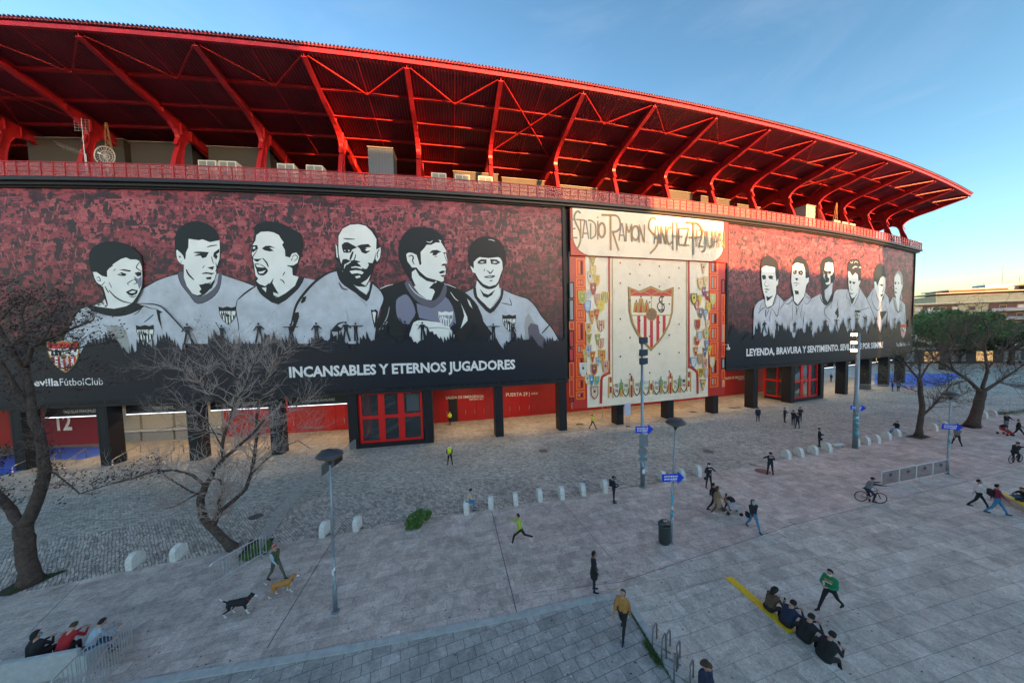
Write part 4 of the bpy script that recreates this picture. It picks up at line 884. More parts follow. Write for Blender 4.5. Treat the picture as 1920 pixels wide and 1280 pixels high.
a.poly_w([(cxm+(u-cxm)*1.02, czm+(v-czm)*1.015) for u, v in P0], 4); a.poly_w(P0, 0); inn = [(cxm+(u-cxm)*.92, czm+(v-czm)*.93) for u, v in P0]; a.poly_w(inn, 1)
zb = PW(1220, 370+600/3.2)[1]; zm = PW(1220, 370+708/3.2)[1]; a.poly_w(cliph(inn, zb+.15, 1), 2); low = cliph(inn, zm, -1)
for x in (492, 530, 568, 606, 644): 
    st = clipv(clipv(low, PW(1040+x/3.2, 590)[0], 1), PW(1040+(x+18)/3.2, 590)[0], -1)
    if len(st) > 2: a.poly_w(st, 3)
X0, X1 = inn[0][0], inn[4][0]; rect_w(a, X0+.1, X1-.1, zm-.05, zm+.06, 0); mx = PW(1040+576/3.2, 590)[0]; rect_w(a, mx-.05, mx+.05, zm, zb+.3, 0)
for e0 in (PW(1040+512/3.2, 575), PW(1040+640/3.2, 575)):
    a.line_w([(e0[0]+1.62*math.cos(t), zb-.15+.85*math.sin(t)) for t in [k*math.pi/10 for k in range(11)]], .1, 0)
for x, y, h, w_ in ((487, 690, 75, 22), (515, 692, 105, 26), (548, 690, 75, 22)):
    p = PW(1040+x/3.2, 370+y/3.2); hh = PW(1040+x/3.2, 370+(y-h)/3.2)[1]-p[1]; ww = w_/3.2*.07
    a.poly_w([(p[0]-ww, p[1]), (p[0]+ww, p[1]), (p[0]+ww*.5, p[1]+hh*.8), (p[0]-ww*.5, p[1]+hh*.8)], 0); a.poly_w([(p[0]-ww*.5, p[1]), (p[0]+ww*.2, p[1]), (p[0]+ww*.1, p[1]+hh*.7)], 2)
    a.poly_w([(p[0]+.13*math.cos(t*.785), p[1]+hh*.9+.15*math.sin(t*.785)) for t in range(8)], 5)
for P, w_ in ((((652, 600), (636, 596), (622, 612), (632, 634), (652, 650), (650, 678), (634, 690), (618, 676)), 7), (((640, 598), (640, 688)), 6), (((640, 640), (656, 640)), 5), (((640, 622), (618, 636), (612, 660), (626, 676), (650, 672)), 6)):
    a.line([(1040+x/3.2, 370+y/3.2) for x, y in P], w_/3.2, 4)
bp_ = PW(1040+577/3.2, 370+702/3.2)
for rr, mi in ((.80, 0), (.70, 5)): a.poly_w([(bp_[0]+rr*math.cos(t*.35), bp_[1]+rr*math.sin(t*.35)) for t in range(18)], mi)
for t in range(5): a.line_w([(bp_[0]+.25*math.cos(t*1.256), bp_[1]+.25*math.sin(t*1.256)), (bp_[0]+.62*math.cos(t*1.256+.2), bp_[1]+.62*math.sin(t*1.256+.2))], .05, 0)
a.build('club_crest', mur)
# pennants
PC = dict(g=(.22, .30, .10), o=(.62, .32, .04), w=(.62, .60, .52), r=(.45, .03, .03), y=(.62, .50, .06), b=(.06, .18, .45), l=(.30, .48, .62), n=(.06, .07, .16), t=(.03, .32, .35), m=(.28, .03, .05), p=(.45, .50, .22), k=(.04, .04, .04), c=(.62, .55, .38))
PMs = {k: mat('pennant_'+{'g': 'green', 'o': 'ochre', 'w': 'white', 'r': 'red', 'y': 'yellow', 'b': 'blue', 'l': 'light_blue', 'n': 'navy', 't': 'teal', 'm': 'maroon', 'p': 'pale_green', 'k': 'black', 'c': 'cream'}[k], v, .4, noise=.15, nscale=5) for k, v in PC.items()}
def pennant(f, cx_, cy_, w_, h_, typ, ed, gd, st=None, dot='o'):
    a = Art([PMs[ed], PMs[gd], PMs[st or gd], PMs[dot]], off=.13+r_.random()*.04, step=.0008)
    l = PW(*f(cx_-w_/2, cy_))[0]; r = PW(*f(cx_+w_/2, cy_))[0]; t = PW(*f(cx_, cy_-h_/2))[1]; bo = PW(*f(cx_, cy_+h_/2))[1]
    if typ == 't': shp = [(-.5, .5), (.5, .5), (.08, -.5), (-.08, -.5)]
    else: shp = [(-.5, .5), (.5, .5), (.48, -.1), (.3, -.35), (0, -.5), (-.3, -.35), (-.48, -.1)]
    T = lambda P: [((l+r)/2+u*(r-l), (t+bo)/2+v*(t-bo)) for u, v in P]
    a.poly_w(T(shp), 0); ins = [(u*.76, v*.84+.01) for u, v in shp]; a.poly_w(T(ins), 1)
    if st:
        for u in (-.3, -.03, .22):
            q_ = clipv(clipv(ins, u, 1), u+.12, -1)
            if len(q_) > 2: a.poly_w(T(q_), 2)
    a.poly_w(T([(.17*math.cos(k*.785), .12+.11*math.sin(k*.785)) for k in range(8)]), 3)
    a.line_w(T([(-.22, .33), (.22, .33)]), .05, 3)
    a.build('pennant', mur)
for P in ((222,50,50,80,'t','o','g'),(225,125,50,90,'s','o','c','y'),(200,180,45,100,'s','o','w',None,'n'),(257,205,45,95,'s','y','o',None,'g'),(226,275,48,100,'s','r','m',None,'c'),(135,345,65,110,'s','y','g',None,'y'),(188,320,40,90,'s','c','l'),(262,365,45,105,'s','o','w','r'),(325,345,55,100,'s','y','y','b'),(180,420,55,100,'s','b','l',None,'w'),(292,415,55,90,'s','y','y',None,'o'),(215,510,55,110,'t','r','o',None,'r'),(257,485,50,95,'t','o','r'),(187,600,55,100,'s','w','o',None,'n'),(290,580,58,100,'s','o','w','r','r'),(193,685,50,90,'t','y','g',None,'r'),(263,690,45,90,'t','o','g',None,'w'),(290,725,52,90,'s','o','r','w'),(187,785,50,100,'s','o','w','b','b'),(160,825,45,110,'t','y','p'),(220,835,52,95,'t','o','r',None,'y'),(298,830,60,110,'s','o','y','r','r'),(268,875,50,80,'t','o','l',None,'b'),(142,940,62,120,'s','w','w',None,'n'),(233,940,55,100,'s','o','n','m'),(328,920,60,110,'s','o','w','r','r'),(178,1020,50,90,'s','o','c',None,'b'),(213,1030,48,90,'t','t','b',None,'w'),(255,1030,48,80,'s','y','t',None,'o'),(237,1130,65,110,'s','r','c',None,'m')): pennant(R5, *P)
for P in ((185,115,48,95,'t','o','c',None,'k'),(157,260,52,110,'s','o','c',None,'o'),(205,235,40,90,'s','y','c'),(186,330,42,90,'t','r','n',None,'w'),(95,398,55,105,'s','k','y',None,'k'),(150,410,42,95,'t','o','y'),(220,370,45,90,'s','r','m',None,'w'),(268,400,52,105,'s','y','p',None,'w'),(122,455,40,90,'s','r','w','r'),(230,475,45,100,'s','o','y'),(157,530,48,105,'s','o','b','n','w'),(201,540,40,95,'t','n','l'),(130,635,52,105,'s','o','m',None,'r'),(222,630,38,85,'s','o','w','c'),(210,720,55,95,'s','o','w','g','g'),(150,740,50,90,'s','o','l',None,'w'),(125,785,52,90,'s','o','r',None,'c'),(215,815,38,80,'s','n','w','b','b'),(112,880,48,90,'t','o','r',None,'w'),(197,890,50,95,'t','o','n',None,'l'),(238,870,45,90,'t','o','y',None,'g'),(155,950,52,105,'s','o','o','b'),(92,980,55,95,'s','b','w',None,'l'),(198,1000,40,110,'s','o','w','r','r'),(262,980,52,110,'s','o','c',None,'w'),(160,1075,52,90,'s','y','y','m','m'),(208,1080,42,90,'s','o','b','w','w'),(178,1185,55,100,'t','r','y',None,'b')): pennant(R6, *P)
# row of small numbered shields at the foot
R7 = lambda x, y: (1130+x/11.294, 680+y/11.294)
a = Art([M_K, PMs['o'], PMs['r'], PMs['g'], PMs['t'], M_cream], off=.10)
for x, y in ((285, 600), (480, 585), (715, 570), (905, 560), (1130, 545), (1310, 525), (1525, 510), (1705, 495)):
    a.line([R7(x-62, y-60), R7(x-58, y+30), R7(x-25, y+95), R7(x, y+118), R7(x+25, y+95), R7(x+58, y+30), R7(x+62, y-60)], 1.6, 0)
def bar7(x, y0, y1, w_, mi):
    A0, A1 = PW(*R7(x, y0)), PW(*R7(x, y1)); a.poly_w([(A0[0]-w_, A0[1]), (A0[0]+w_, A0[1]), (A1[0]+w_, A1[1]), (A1[0]-w_, A1[1])], mi)
for x, y0, y1 in ((120,290,740),(208,450,740),(558,330,710),(640,325,700),(978,370,670),(1055,365,665),(1385,275,640),(1460,270,630),(1850,180,600),(1770,250,600)): bar7(x, y0, y1, .075, 1)
for x, y0, y1 in ((160,295,415),(160,500,635),(600,265,385),(600,465,725),(1017,435,570),(1422,210,325),(1422,405,650),(1812,185,305),(1808,375,505)): bar7(x, y0, y1, .11, 2)
for x, y0 in ((383,340),(810,315),(1220,285),(1617,258)): bar7(x, y0, y0+80, .07, 4); bar7(x, y0+70, y0+230, .24, 3); bar7(x-18, y0+230, y0+370, .07, 1); bar7(x+18, y0+230, y0+370, .07, 1)
a.build('shield_row', mur)
for x, y, s_, c_ in ((285,520,'PSS','k'),(285,625,'1946','m'),(480,515,'1948','k'),(480,615,'P.E','g'),(715,500,'1910','k'),(715,600,'V','r'),(900,450,'RU','l'),(905,570,'1914','g'),(1130,460,'SH','b'),(1130,560,'1921','k'),(1310,460,'1925','k'),(1310,545,'N','r'),(1525,440,'1952','k'),(1525,540,'X','g'),(1705,415,'M','k'),(1705,510,'1941','m')):
    ww = 36 if len(s_) > 1 else 26
    ptext('lettering', s_, PMs[c_], mur, R7(x-ww, y), R7(x+ww, y-4), R7(x, y-75)[1], .115, bold=.01)
# name board on top of the mural
nb = MB(); zN0 = PW(1220, 483)[1]; zN1 = 25.45
xn0, xn1 = PW(1073, 440)[0], PW(1357, 440)[0]
def npx(x, y): return PW(x, y, .4)
zn0 = npx(1220, 484)[1]
nt_ = thing('name_board', 'cream mosaic name board with rounded lower corners above the crest mural', 'sign', W((XM0+XM1)/2, zn0, .4))
shape = []
r0 = 2.2
XN0, XN1 = npx(1074, 430)[0], npx(1356, 440)[0]
for k in range(9): t = math.pi+math.pi/2*k/8; shape.append((XN0+r0+r0*math.cos(t), zn0+r0+r0*math.sin(t)))
for k in range(9): t = 1.5*math.pi+math.pi/2*k/8; shape.append((XN1-r0+r0*math.cos(t), zn0+r0+r0*math.sin(t)))
shape += [(XN1, zN1), (XN0, zN1)]
b = MB(); b.wbox(XM0, XM1, zn0-.02, zN1, .05, .36, step=1.5); b.build('backing', M_rmos, nt_, uvf=wuv)
a = Art([M_cream], off=.4); a.poly_w(shape, 0); a.build('face_panel', nt_)
ob = mat('letter_ochre', (.40, .20, .03), .35); og = mat('letter_green', (.20, .24, .07), .35); oy = mat('letter_grey', (.22, .19, .18), .35); od = mat('letter_outline', (.09, .075, .06), .4)
a = Art([od, ob, og, oy], off=.405, step=.0012)
def letters(o, sc, L):
    for k, w_, *st in L:
        for wd, mi in ((w_, 0), (w_*.5, k)):
            for s_ in st:
                P = [npx(o[0]+x/sc, o[1]+y/sc) for x, y in nums(s_)]
                if len(P) > 2: P = smooth_line(P)
                h = npx(o[0], o[1])[1]-npx(o[0], o[1]+wd/sc)[1]; a.line_w(P, h, mi)
def ell(x, y, rx, ry): return ' '.join('%g %g' % (x+rx*math.cos(k*math.pi/7), y+ry*math.sin(k*math.pi/7)) for k in range(15))
letters((1065, 385), 8.533, [(1,22,'52 220 52 520','52 225 98 225','52 518 150 518','60 375 120 370'),(2,30,'200 130 160 95 115 130 100 200 130 300 180 400 200 500 190 600 150 695'),(1,24,'130 228 270 238','200 238 205 525'),
 (3,24,'265 240 230 530','285 240 330 540','245 450 320 450'),(2,24,'315 245 370 245 430 300 445 400 430 490 360 540','360 290 360 540'),(3,22,'475 250 475 550','473 185 473 205'),(1,36,ell(538,400,52,112)),(1,32,'530 155 680 158','680 160 680 720','680 160 780 172 830 260 830 360 770 420 700 425','712 430 810 725'),
 (3,22,'850 285 812 570','865 285 905 580','830 480 890 480'),(1,22,'930 290 925 580','932 300 972 440 1013 300','1015 300 1018 585'),(1,36,ell(1078,445,62,108)),(1,22,'1135 310 1133 595','1138 320 1212 590','1218 310 1218 600')])
letters((1215, 395), 8.533, [(1,30,'120 155 100 120 50 125 15 190 15 290 80 370 140 430 150 520 110 600 25 690'),(3,20,'120 240 95 530','150 240 185 530','110 440 170 440'),(1,22,'205 250 205 530','208 260 270 530','280 250 280 540'),(1,24,'370 290 340 265 305 330 300 440 320 520 345 540 390 490'),
 (1,22,'395 185 392 635','460 190 458 635','395 410 460 410'),(1,22,'490 280 485 550','490 285 560 290','500 415 545 418','490 550 560 552'),(1,22,'560 290 645 290','645 290 585 550','560 552 650 560'),(1,22,'640 430 700 432'),(1,30,'600 190 780 205','718 210 718 710','780 205 850 290 850 400 780 435 700 435'),
 (1,20,'772 300 770 575','772 248 772 264'),(1,22,'800 310 875 315','875 315 810 570','805 575 875 578'),(1,24,'910 320 905 600 880 655 850 640','905 255 905 275'),(1,24,'945 320 945 540 985 585 1015 540 1015 325'),(1,20,'1070 330 1035 590','1085 330 1110 600','1050 500 1100 500'),(1,20,'1135 335 1130 600','1137 345 1198 600','1205 340 1205 605')])
a.build('lettering', nt_)
# ================================================================== unseen blocks behind the camera, added and sized to block the low sun
M_bwall = mat('pale_render', (.50, .44, .33), .8, noise=.1, nscale=.4); M_win = mat('window_glass', (.05, .06, .07), .15, spec=.7)
sdh = Vector((sd.x, sd.y, 0)).normalized(); tel = math.tan(SUN_EL); DB = 130.
def shade_block(X0, X1, zb, lab):
    a = W(X0, 0)+sdh*DB; c = W(X1, 0)+sdh*DB; h = zb+tel*DB; d = (c-a); L = d.length; d.normalize(); n_ = Vector((-d.y, d.x, 0))
    if n_.y < 0: n_ = -n_
    t = thing('unseen_shade_block', lab, 'building', a)
    b = MB(); p = [a, c, c-n_*14, a-n_*14]; b.hexa([Vector((v.x, v.y, 0)) for v in p]+[Vector((v.x, v.y, h)) for v in p]); b.build('wall', M_bwall, t)
    b = MB(); p = [a-d*.4+n_*.4, c+d*.4+n_*.4, c+d*.4-n_*14.4, a-d*.4-n_*14.4]; b.hexa([Vector((v.x, v.y, h)) for v in p]+[Vector((v.x, v.y, h+.3)) for v in p]); b.build('roof', M_dark, t)
    nf = int((h-3)/3.2); nw = min(16, int(L/5))
    for k in range(nf):
        b = MB()
        for i in range(nw):
            q_ = a+d*(L*(i+.5)/nw)+n_*.03; b.bar(q_-d*.9+Vector((0, 0, 3.6+k*3.2)), q_+d*.9+Vector((0, 0, 3.6+k*3.2)), .06, 1.5)
        b.build('window_row', M_win, t)
shade_block(-96, -19, 34.0, 'tallest long unseen block added to shade the left part of the stadium')
shade_block(-18.5, -4, 30.5, 'tall unseen block added for shade beside the tallest long one')
shade_block(-3.5, 17, 27.6, 'unseen block added to shade the middle of the stadium')
shade_block(17.2, 27.2, 23.2, 'narrow unseen block of middle height added to shade the stadium')
shade_block(27.5, 66, 19.4, 'lower unseen block added to shade the right billboard across the plaza')
shade_block(66.6, 175, 29.5, 'tall unseen block added to shade the right end of the stadium')
t = thing('unseen_shade_block', 'long unseen block right of the plaza, added to shade the far building', 'building', (185, 40, 0)); b = MB(); b.hexa([Vector(v) for v in ((185, 44, 0), (420, -20, 0), (420, -36, 0), (185, 26, 0), (185, 44, 37), (420, -20, 37), (420, -36, 37), (185, 26, 37))]); b.build('wall', M_bwall, t); b = MB(); b.hexa([Vector(v) for v in ((184, 45, 37), (421, -20, 37), (421, -37, 37), (184, 25, 37), (184, 45, 37.4), (421, -20, 37.4), (421, -37, 37.4), (184, 25, 37.4))]); b.build('roof', M_dark, t)  # unseen, added to keep the low sun off the far side
# ================================================================== far side: apartment house, trees, cars
q = N('yellow_render', .8); tc = q.n('TexCoord').outputs['Object']; nz = q.mr(q.noise(tc, .5, 5, .6), .3, .7, .85, 1.1)
M_far = q.col(q.mix(1., (.50, .44, .28), q.n('CombineColor', {0: nz, 1: nz, 2: nz}).outputs[0], 'MULTIPLY'))
M_brick = mat('brown_brick', (.14, .07, .055), .8, noise=.15); M_slabw = mat('pale_slab', (.62, .54, .40), .7); M_bal = mat('balcony_glass', (.28, .32, .42), .3)
M_frm = mat('ochre_window_frame', (.42, .22, .05), .6)
FA = Vector((176, 146, 0)); FB = Vector((300, 120, 0)); fd = (FB-FA).normalized(); fn_ = Vector((fd.y, -fd.x, 0))
ft = thing('apartment_building', 'cream apartment building with long balconies behind the green trees', 'building', FA)
def fbox(b, u0, u1, z0, z1, d0, d1, mi=0):
    p = [FA+fd*u0+fn_*d1, FA+fd*u1+fn_*d1, FA+fd*u1+fn_*d0, FA+fd*u0+fn_*d0]
    return b.hexa([v+Vector((0, 0, z0)) for v in p]+[v+Vector((0, 0, z1)) for v in p], mi)
b = MB(); fbox(b, 0, 124, 0, 21, -16, 0); b.build('wall', M_far, ft)
b = MB(); fbox(b, -1, 124, 21, 21.7, -17, 1.6); b.build('cornice', M_slabw, ft)
b = MB(); fbox(b, 20, 58, 21.7, 24.6, -15, -1.5); fbox(b, 58, 124, 21.7, 25.8, -15, -1.0); b.build('attic_wall', M_far, ft)
b = MB(); fbox(b, 27, 48, 25.0, 27.4, -14, -4); fbox(b, 56, 124, 26.2, 28.4, -14, -4); b.build('penthouse', M_brick, ft)
b = MB(); fbox(b, 26, 49, 27.3, 27.8, -15, -3); fbox(b, 55, 124, 28.3, 28.9, -15, -3); fbox(b, 19, 125, 25.75, 26.1, -15, -.6); fbox(b, 19.5, 58.2, 24.5, 24.85, -15, -1.1); b.build('roof_slab', M_slabw, ft)
b = MB(); fbox(b, 43, 54, 27, 29.6, -12, -7); b.build('stair_tower', mat('blue_grey_metal', (.28, .34, .42), .5), ft)
b = MB(); fbox(b, 52, 60, 27, 30.0, -11, -8); b.build('stair_tower', mat('lit_cream_wall', (.75, .48, .25), .7), ft)
for u0, u1 in ((13.5, 27), (37, 62), (70, 96)):
    b = MB()
    for z in (5.6, 9.4, 13.2, 17.0): fbox(b, u0+.4, u1-.4, z+.3, z+3.6, -.0, .03)
    b.build('recess_wall', M_brick, ft)
    for z in (5.6, 9.4, 13.2, 17.0):
        b = MB(); fbox(b, u0, u1, z, z+.32, 0, 1.6); sl_ = b.build('balcony', M_slabw, ft)
        b = MB(); fbox(b, u0+.1, u1-.1, z+.35, z+1.3, 1.45, 1.5); b.build('balustrade', M_bal, sl_)
for z in (6.4, 10.2, 14, 17.8):
    for u in (2, 6.5, 10.8, 15.5, 20, 24.5, 30.5, 41, 47, 53, 58, 65.5, 75, 84, 92):
        b = MB(); dd = .05 if not (13.5 < u < 27 or 37 < u < 62 or 70 < u < 96) else .08
        fbox(b, u, u+2.6, z, z+2.0, .0, dd); f_ = b.build('window', M_frm, ft)
        b = MB(); fbox(b, u+.3, u+2.3, z+.28, z+1.75, .0, dd+.03); b.build('pane', M_win if rnd.random() < .65 else mat('blind', (.55, .58, .6), .6), f_)
def antenna(p, h, lab):
    b = MB(); b.tube([p, p+Vector((0, 0, h))], .09, 5)
    for k, z in enumerate((h, h*.93, h*.86)): b.bar(p+Vector((-.2, 0, z)), p+Vector((1.6-k*.3, 0, z)), .07)
    b.bar(p+Vector((1.2, -.5, h)), p+Vector((1.2, .5, h)), .06); tag(b.build('roof_antenna', mat('aerial_grey', (.25, .25, .25), .5)), lab, 'antenna')
antenna(FA+fd*51+fn_*-9+Vector((0, 0, 29.5)), 9.5, 'tallest roof antenna on the blue-grey stair tower of the far building')
antenna(FA+fd*42+fn_*-9+Vector((0, 0, 27.7)), 3.4, 'short roof antenna left of the tall one on the far building')
antenna(FA+fd*12+fn_*-9+Vector((0, 0, 21.7)), 4.6, 'thin roof antenna on the low left roof of the far building')
antenna(FA+fd*57+fn_*-9+Vector((0, 0, 29.8)), 3., 'short roof antenna right of the tall one on the far building')
lb = thing('corner_building', 'low building with orange and blue sign beside the end of the stadium', 'building', FA+fd*-8)
b = MB(); fbox(b, -12, 8, 21.5, 25.6, -16, -2); b.build('wall', M_slabw, lb); b = MB(); fbox(b, -12, 9, 25.6, 26, -17, -1.4); b.build('roof', M_dark, lb)
b = MB(); fbox(b, -12, 2, 27.2, 28.8, -3, -2.6); b.build('orange_sign', mat('sign_orange', (.75, .30, .02), .5), lb); b = MB(); fbox(b, -12, 2, 26.1, 27.2, -3, -2.6); b.build('blue_sign', mat('sign_blue', (.02, .12, .45), .5), lb)
b = MB(); fbox(b, -12, 8, 0, 21, -16, -2.2); b.build('lower_wall', M_far, lb)
# low pavilion row behind the square
pv = thing('pavilion', 'long low pavilion with pale flat roof under the far green trees', 'building', (110, 100, 0))
pa, pb = Vector((98, 98, 0)), Vector((205, 74, 0)); pd_ = (pb-pa).normalized(); pn = Vector((pd_.y, -pd_.x, 0))
def pbox(b, u0, u1, z0, z1, d0, d1):
    p = [pa+pd_*u0+pn*d1, pa+pd_*u1+pn*d1, pa+pd_*u1+pn*d0, pa+pd_*u0+pn*d0]; b.hexa([v+Vector((0, 0, z0)) for v in p]+[v+Vector((0, 0, z1)) for v in p])
b = MB(); pbox(b, 0, 110, 0, 4.2, -8, 0); b.build('wall', mat('dark_shopfront', (.07, .075, .085), .4), pv)
b = MB(); pbox(b, -1, 111, 4.2, 4.8, -9, 1.5); b.build('roof', M_slabw, pv)
for i in range(18):
    b = MB(); pbox(b, 2+i*6, 5.6+i*6, .6, 3.5, 0, .06); b.build('shop_window', rnd.choice([M_win, mat('shop_pale', (.4, .42, .45), .4), mat('lit_shop', (.5, .3, .1), .5, emit=((1, .6, .25), .2))]), pv)
# cars
def car(x, y, rz, col, lab, van=False):
    t = thing('parked_car' if not van else 'parked_van', lab, 'van' if van else 'car', (x, y, 0), rz, 'cars parked on the far side of the square')
    H_ = 2.2 if van else 1.45; L = 4.3 if not van else 5.2
    prof = [(-L/2, .35), (L/2, .35), (L/2, .8), (L*.27, .95), (L*.12, H_), (-L*.3, H_), (-L*.46, .95), (-L/2, .85)] if not van else [(-L/2, .35), (L/2, .35), (L/2, 1.1), (L*.38, 1.25), (L*.24, H_), (-L*.49, H_), (-L/2, 1.)]
    b = LB(); b.prism(prof, lambda u, v, d: Vector((u, d, v)), -.85, .85); o = b.build('body', mat('car_'+lab.split()[0], col, .3, .1), t)
    bv = o.modifiers.new('b', 'BEVEL'); bv.width = .08; bv.segments = 2
    b = LB(); z1 = H_-.1
    for s_ in (-1, 1): b.hexa([Vector((-L*.40, s_*.855, .97)), Vector((L*.22, s_*.855, .97)), Vector((L*.22, s_*.87, .97)), Vector((-L*.40, s_*.87, .97)), Vector((-L*.28, s_*.855, z1)), Vector((L*.11, s_*.855, z1)), Vector((L*.11, s_*.87, z1)), Vector((-L*.28, s_*.87, z1))])
    b.build('side_window', M_win, t)
    for sx in (-.3, .32):
        for s_ in (-1, 1):
            b = LB(); b.tube([(L*sx, s_*.68, .32), (L*sx, s_*.9, .32)], .32, 14); w_ = b.build('wheel', mat('tyre', (.02, .02, .02), .8), t)
    for s_ in (-1, 1):
        b = LB(); b.box((L/2+.0, s_*.6, .68), (.06, .3, .14)); b.build('headlight', mat('lamp_clear', (.7, .7, .65), .2), t)
cols = [((.02, .02, .025), 'black'), ((.45, .46, .48), 'silver'), ((.6, .6, .6), 'white'), ((.35, .02, .03), 'red'), ((.03, .06, .2), 'blue'), ((.12, .13, .14), 'grey')]
spots = [(1722, 676), (1750, 678), (1778, 676), (1806, 678), (1834, 678), (1862, 678), (1893, 680), (1735, 664), (1768, 663), (1800, 664), (1840, 664), (1878, 666), (1905, 664)]
where = ['nearest the stadium corner', 'second from the stadium corner', 'left of the middle tree trunk', 'behind the bare tree crown', 'right of the bare tree crown', 'in the near row left of the edge', 'at the right edge of the near row', 'in the back row by the stadium corner', 'in the back row below the broad tree', 'in the middle of the back row', 'in the back row right of the middle', 'in the back row below the dark tree', 'in the back row at the right edge']
for i, (x, y) in enumerate(spots):
    p = G(x, y); c, n_ = cols[(i*5+1) % 6]; car(p.x, p.y, -.2+(math.pi if i % 2 else 0)+rnd.uniform(-.05, .05), c, '%s %s parked %s' % (n_, 'van' if i in (2, 10) else 'car', where[i]), i in (2, 10))
# ================================================================== arcade: fascias, lights, signs
M_strip = mat('light_strip', (.9, .92, 1.), .4, emit=((.85, .9, 1.), .55))
def arcade_sign(X0, X1, words, wx):
    t = thing('fascia_sign', 'black arcade fascia reading %s, %s' % (words.replace(' |', ','), 'left arcade behind the bare tree' if X0 < 0 else 'right arcade'), 'sign', W((X0+X1)/2, 4.5, -1.5))
    b = MB(); b.wbox(X0, X1, 4.55, 5.74, -1.75, -1.5); b.build('panel', M_black, t)
    b = MB(); b.wbox(X0, X1, 4.48, 4.53, -1.7, -1.47); b.build('light_strip', M_strip, t)
    ww = wx; ztext('lettering', words, M_white, t, ((X0+X1)/2-ww/2, 4.9), ((X0+X1)/2+ww/2, 4.9), .28, -1.49)
arcade_sign(-45.2, -39.0, 'TAQUILLAS PRINCIPALES', 2.9); arcade_sign(-38.0, -31.4, 'TICKET OFFICE', 1.9); arcade_sign(-30.4, -24.2, 'PUERTA 27 | GATE 27', 2.4); arcade_sign(-23.2, -17.0, 'TAQUILLAS AUXILIARES', 2.9)
arcade_sign(49.9, 55.6, 'TIENDA OFICIAL', 2.2); arcade_sign(56.6, 63.1, 'ACCESO VIP', 2.2); arcade_sign(64.1, 70.0, 'PUERTA 31 | GATE 31', 2.4); arcade_sign(71, 77., 'TAQUILLAS', 1.8)
def wall_sign(s, a, b_, topy, lab, m_=M_white):
    A = PW(*a, -7.9); B = PW(*b_, -7.9); H = PW(a[0], topy, -7.9)[1]-A[1]
    t = thing('wall_lettering', lab, 'sign', W(A[0], A[1], -7.9)); ztext('letters', s, m_, t, A, B, H, -7.9, .012)
wall_sign('SALIDA DE EMERGENCIA', (836, 748), (907, 744.5), 743, 'white words SALIDA DE EMERGENCIA on the red wall above the open door')
wall_sign('EMERGENCY EXIT', (880, 750.2), (907, 748.8), 747.2, 'small words EMERGENCY EXIT under the SALIDA DE EMERGENCIA by the open door')
wall_sign('PUERTA 29 |', (949, 743), (993, 741), 736.5, 'white words PUERTA 29 on the red wall left of the mosaic mural')
wall_sign('GATE 29', (996, 739.5), (1008, 739), 736, 'small words GATE 29 beside PUERTA 29 on the red wall')
wall_sign('SALIDA DE EMERGENCIA', (1359, 711), (1399, 708), 706.5, 'white words SALIDA DE EMERGENCIA on the red wall right of the mural')
wall_sign('EMERGENCY EXIT', (1384, 712), (1399, 711), 709.8, 'small words EMERGENCY EXIT on the red wall right of the mural')
A = PW(107, 806, -7.6); t = thing('wall_number', 'big white painted number 12 on the dark red ticket wall', 'sign', W(A[0], 1, -7.6))
b = MB(); b.wbox(-58, -47, 0, 5.75, -8, -7.65); b.build('panel', mat('dark_red_paint', (.22, .012, .028), .6), t)
z1, z0 = PW(107, 777, -7.6)[1], PW(107, 806, -7.6)[1]; X0, X1 = PW(107, 800, -7.6)[0], PW(135, 800, -7.6)[0]
ztext('digits', '12', M_white, t, (X0, z0), (X1, z0), z1-z0, -7.6, .03)
# ticket shutters
M_shut = N('roller_shutter', .5); uv = M_shut.n('TexCoord').outputs['Object']; wv = M_shut.n('TexWave', {'Vector': uv, 'Scale': 3.2}, wave_type='BANDS', bands_direction='Z').outputs[0]
cc = M_shut.mix(wv, (.28, .28, .26), (.46, .45, .41)); M_shut.bump(wv, .7, .04); M_shut = M_shut.col(cc)
sh_names = ['leftmost', 'second', 'third', 'fourth']
for i, (X0, X1) in enumerate(((-46.9, -43.6), (-43.3, -39.9), (-39.6, -36.9), (-36.7, -34.4))):
    t = thing('ticket_window', 'closed grey roller shutter of the ticket office, %s from the left' % sh_names[i], 'shutter', W((X0+X1)/2, 1.2, -7.9), group='ticket office shutters')
    b = MB(); b.wbox(X0, X1, 1.45, 3.9, -8, -7.9); b.build('shutter', M_shut, t); b = MB(); b.wbox(X0-.1, X1+.1, 1.2, 1.42, -8, -7.6); b.build('counter', mat('counter_stone', (.45, .46, .46), .6), t)
    b = MB(); b.wbox(X0, X1, .0, 1.2, -8, -7.8); b.build('base_wall', mat('grey_base', (.20, .21, .22), .7), t)
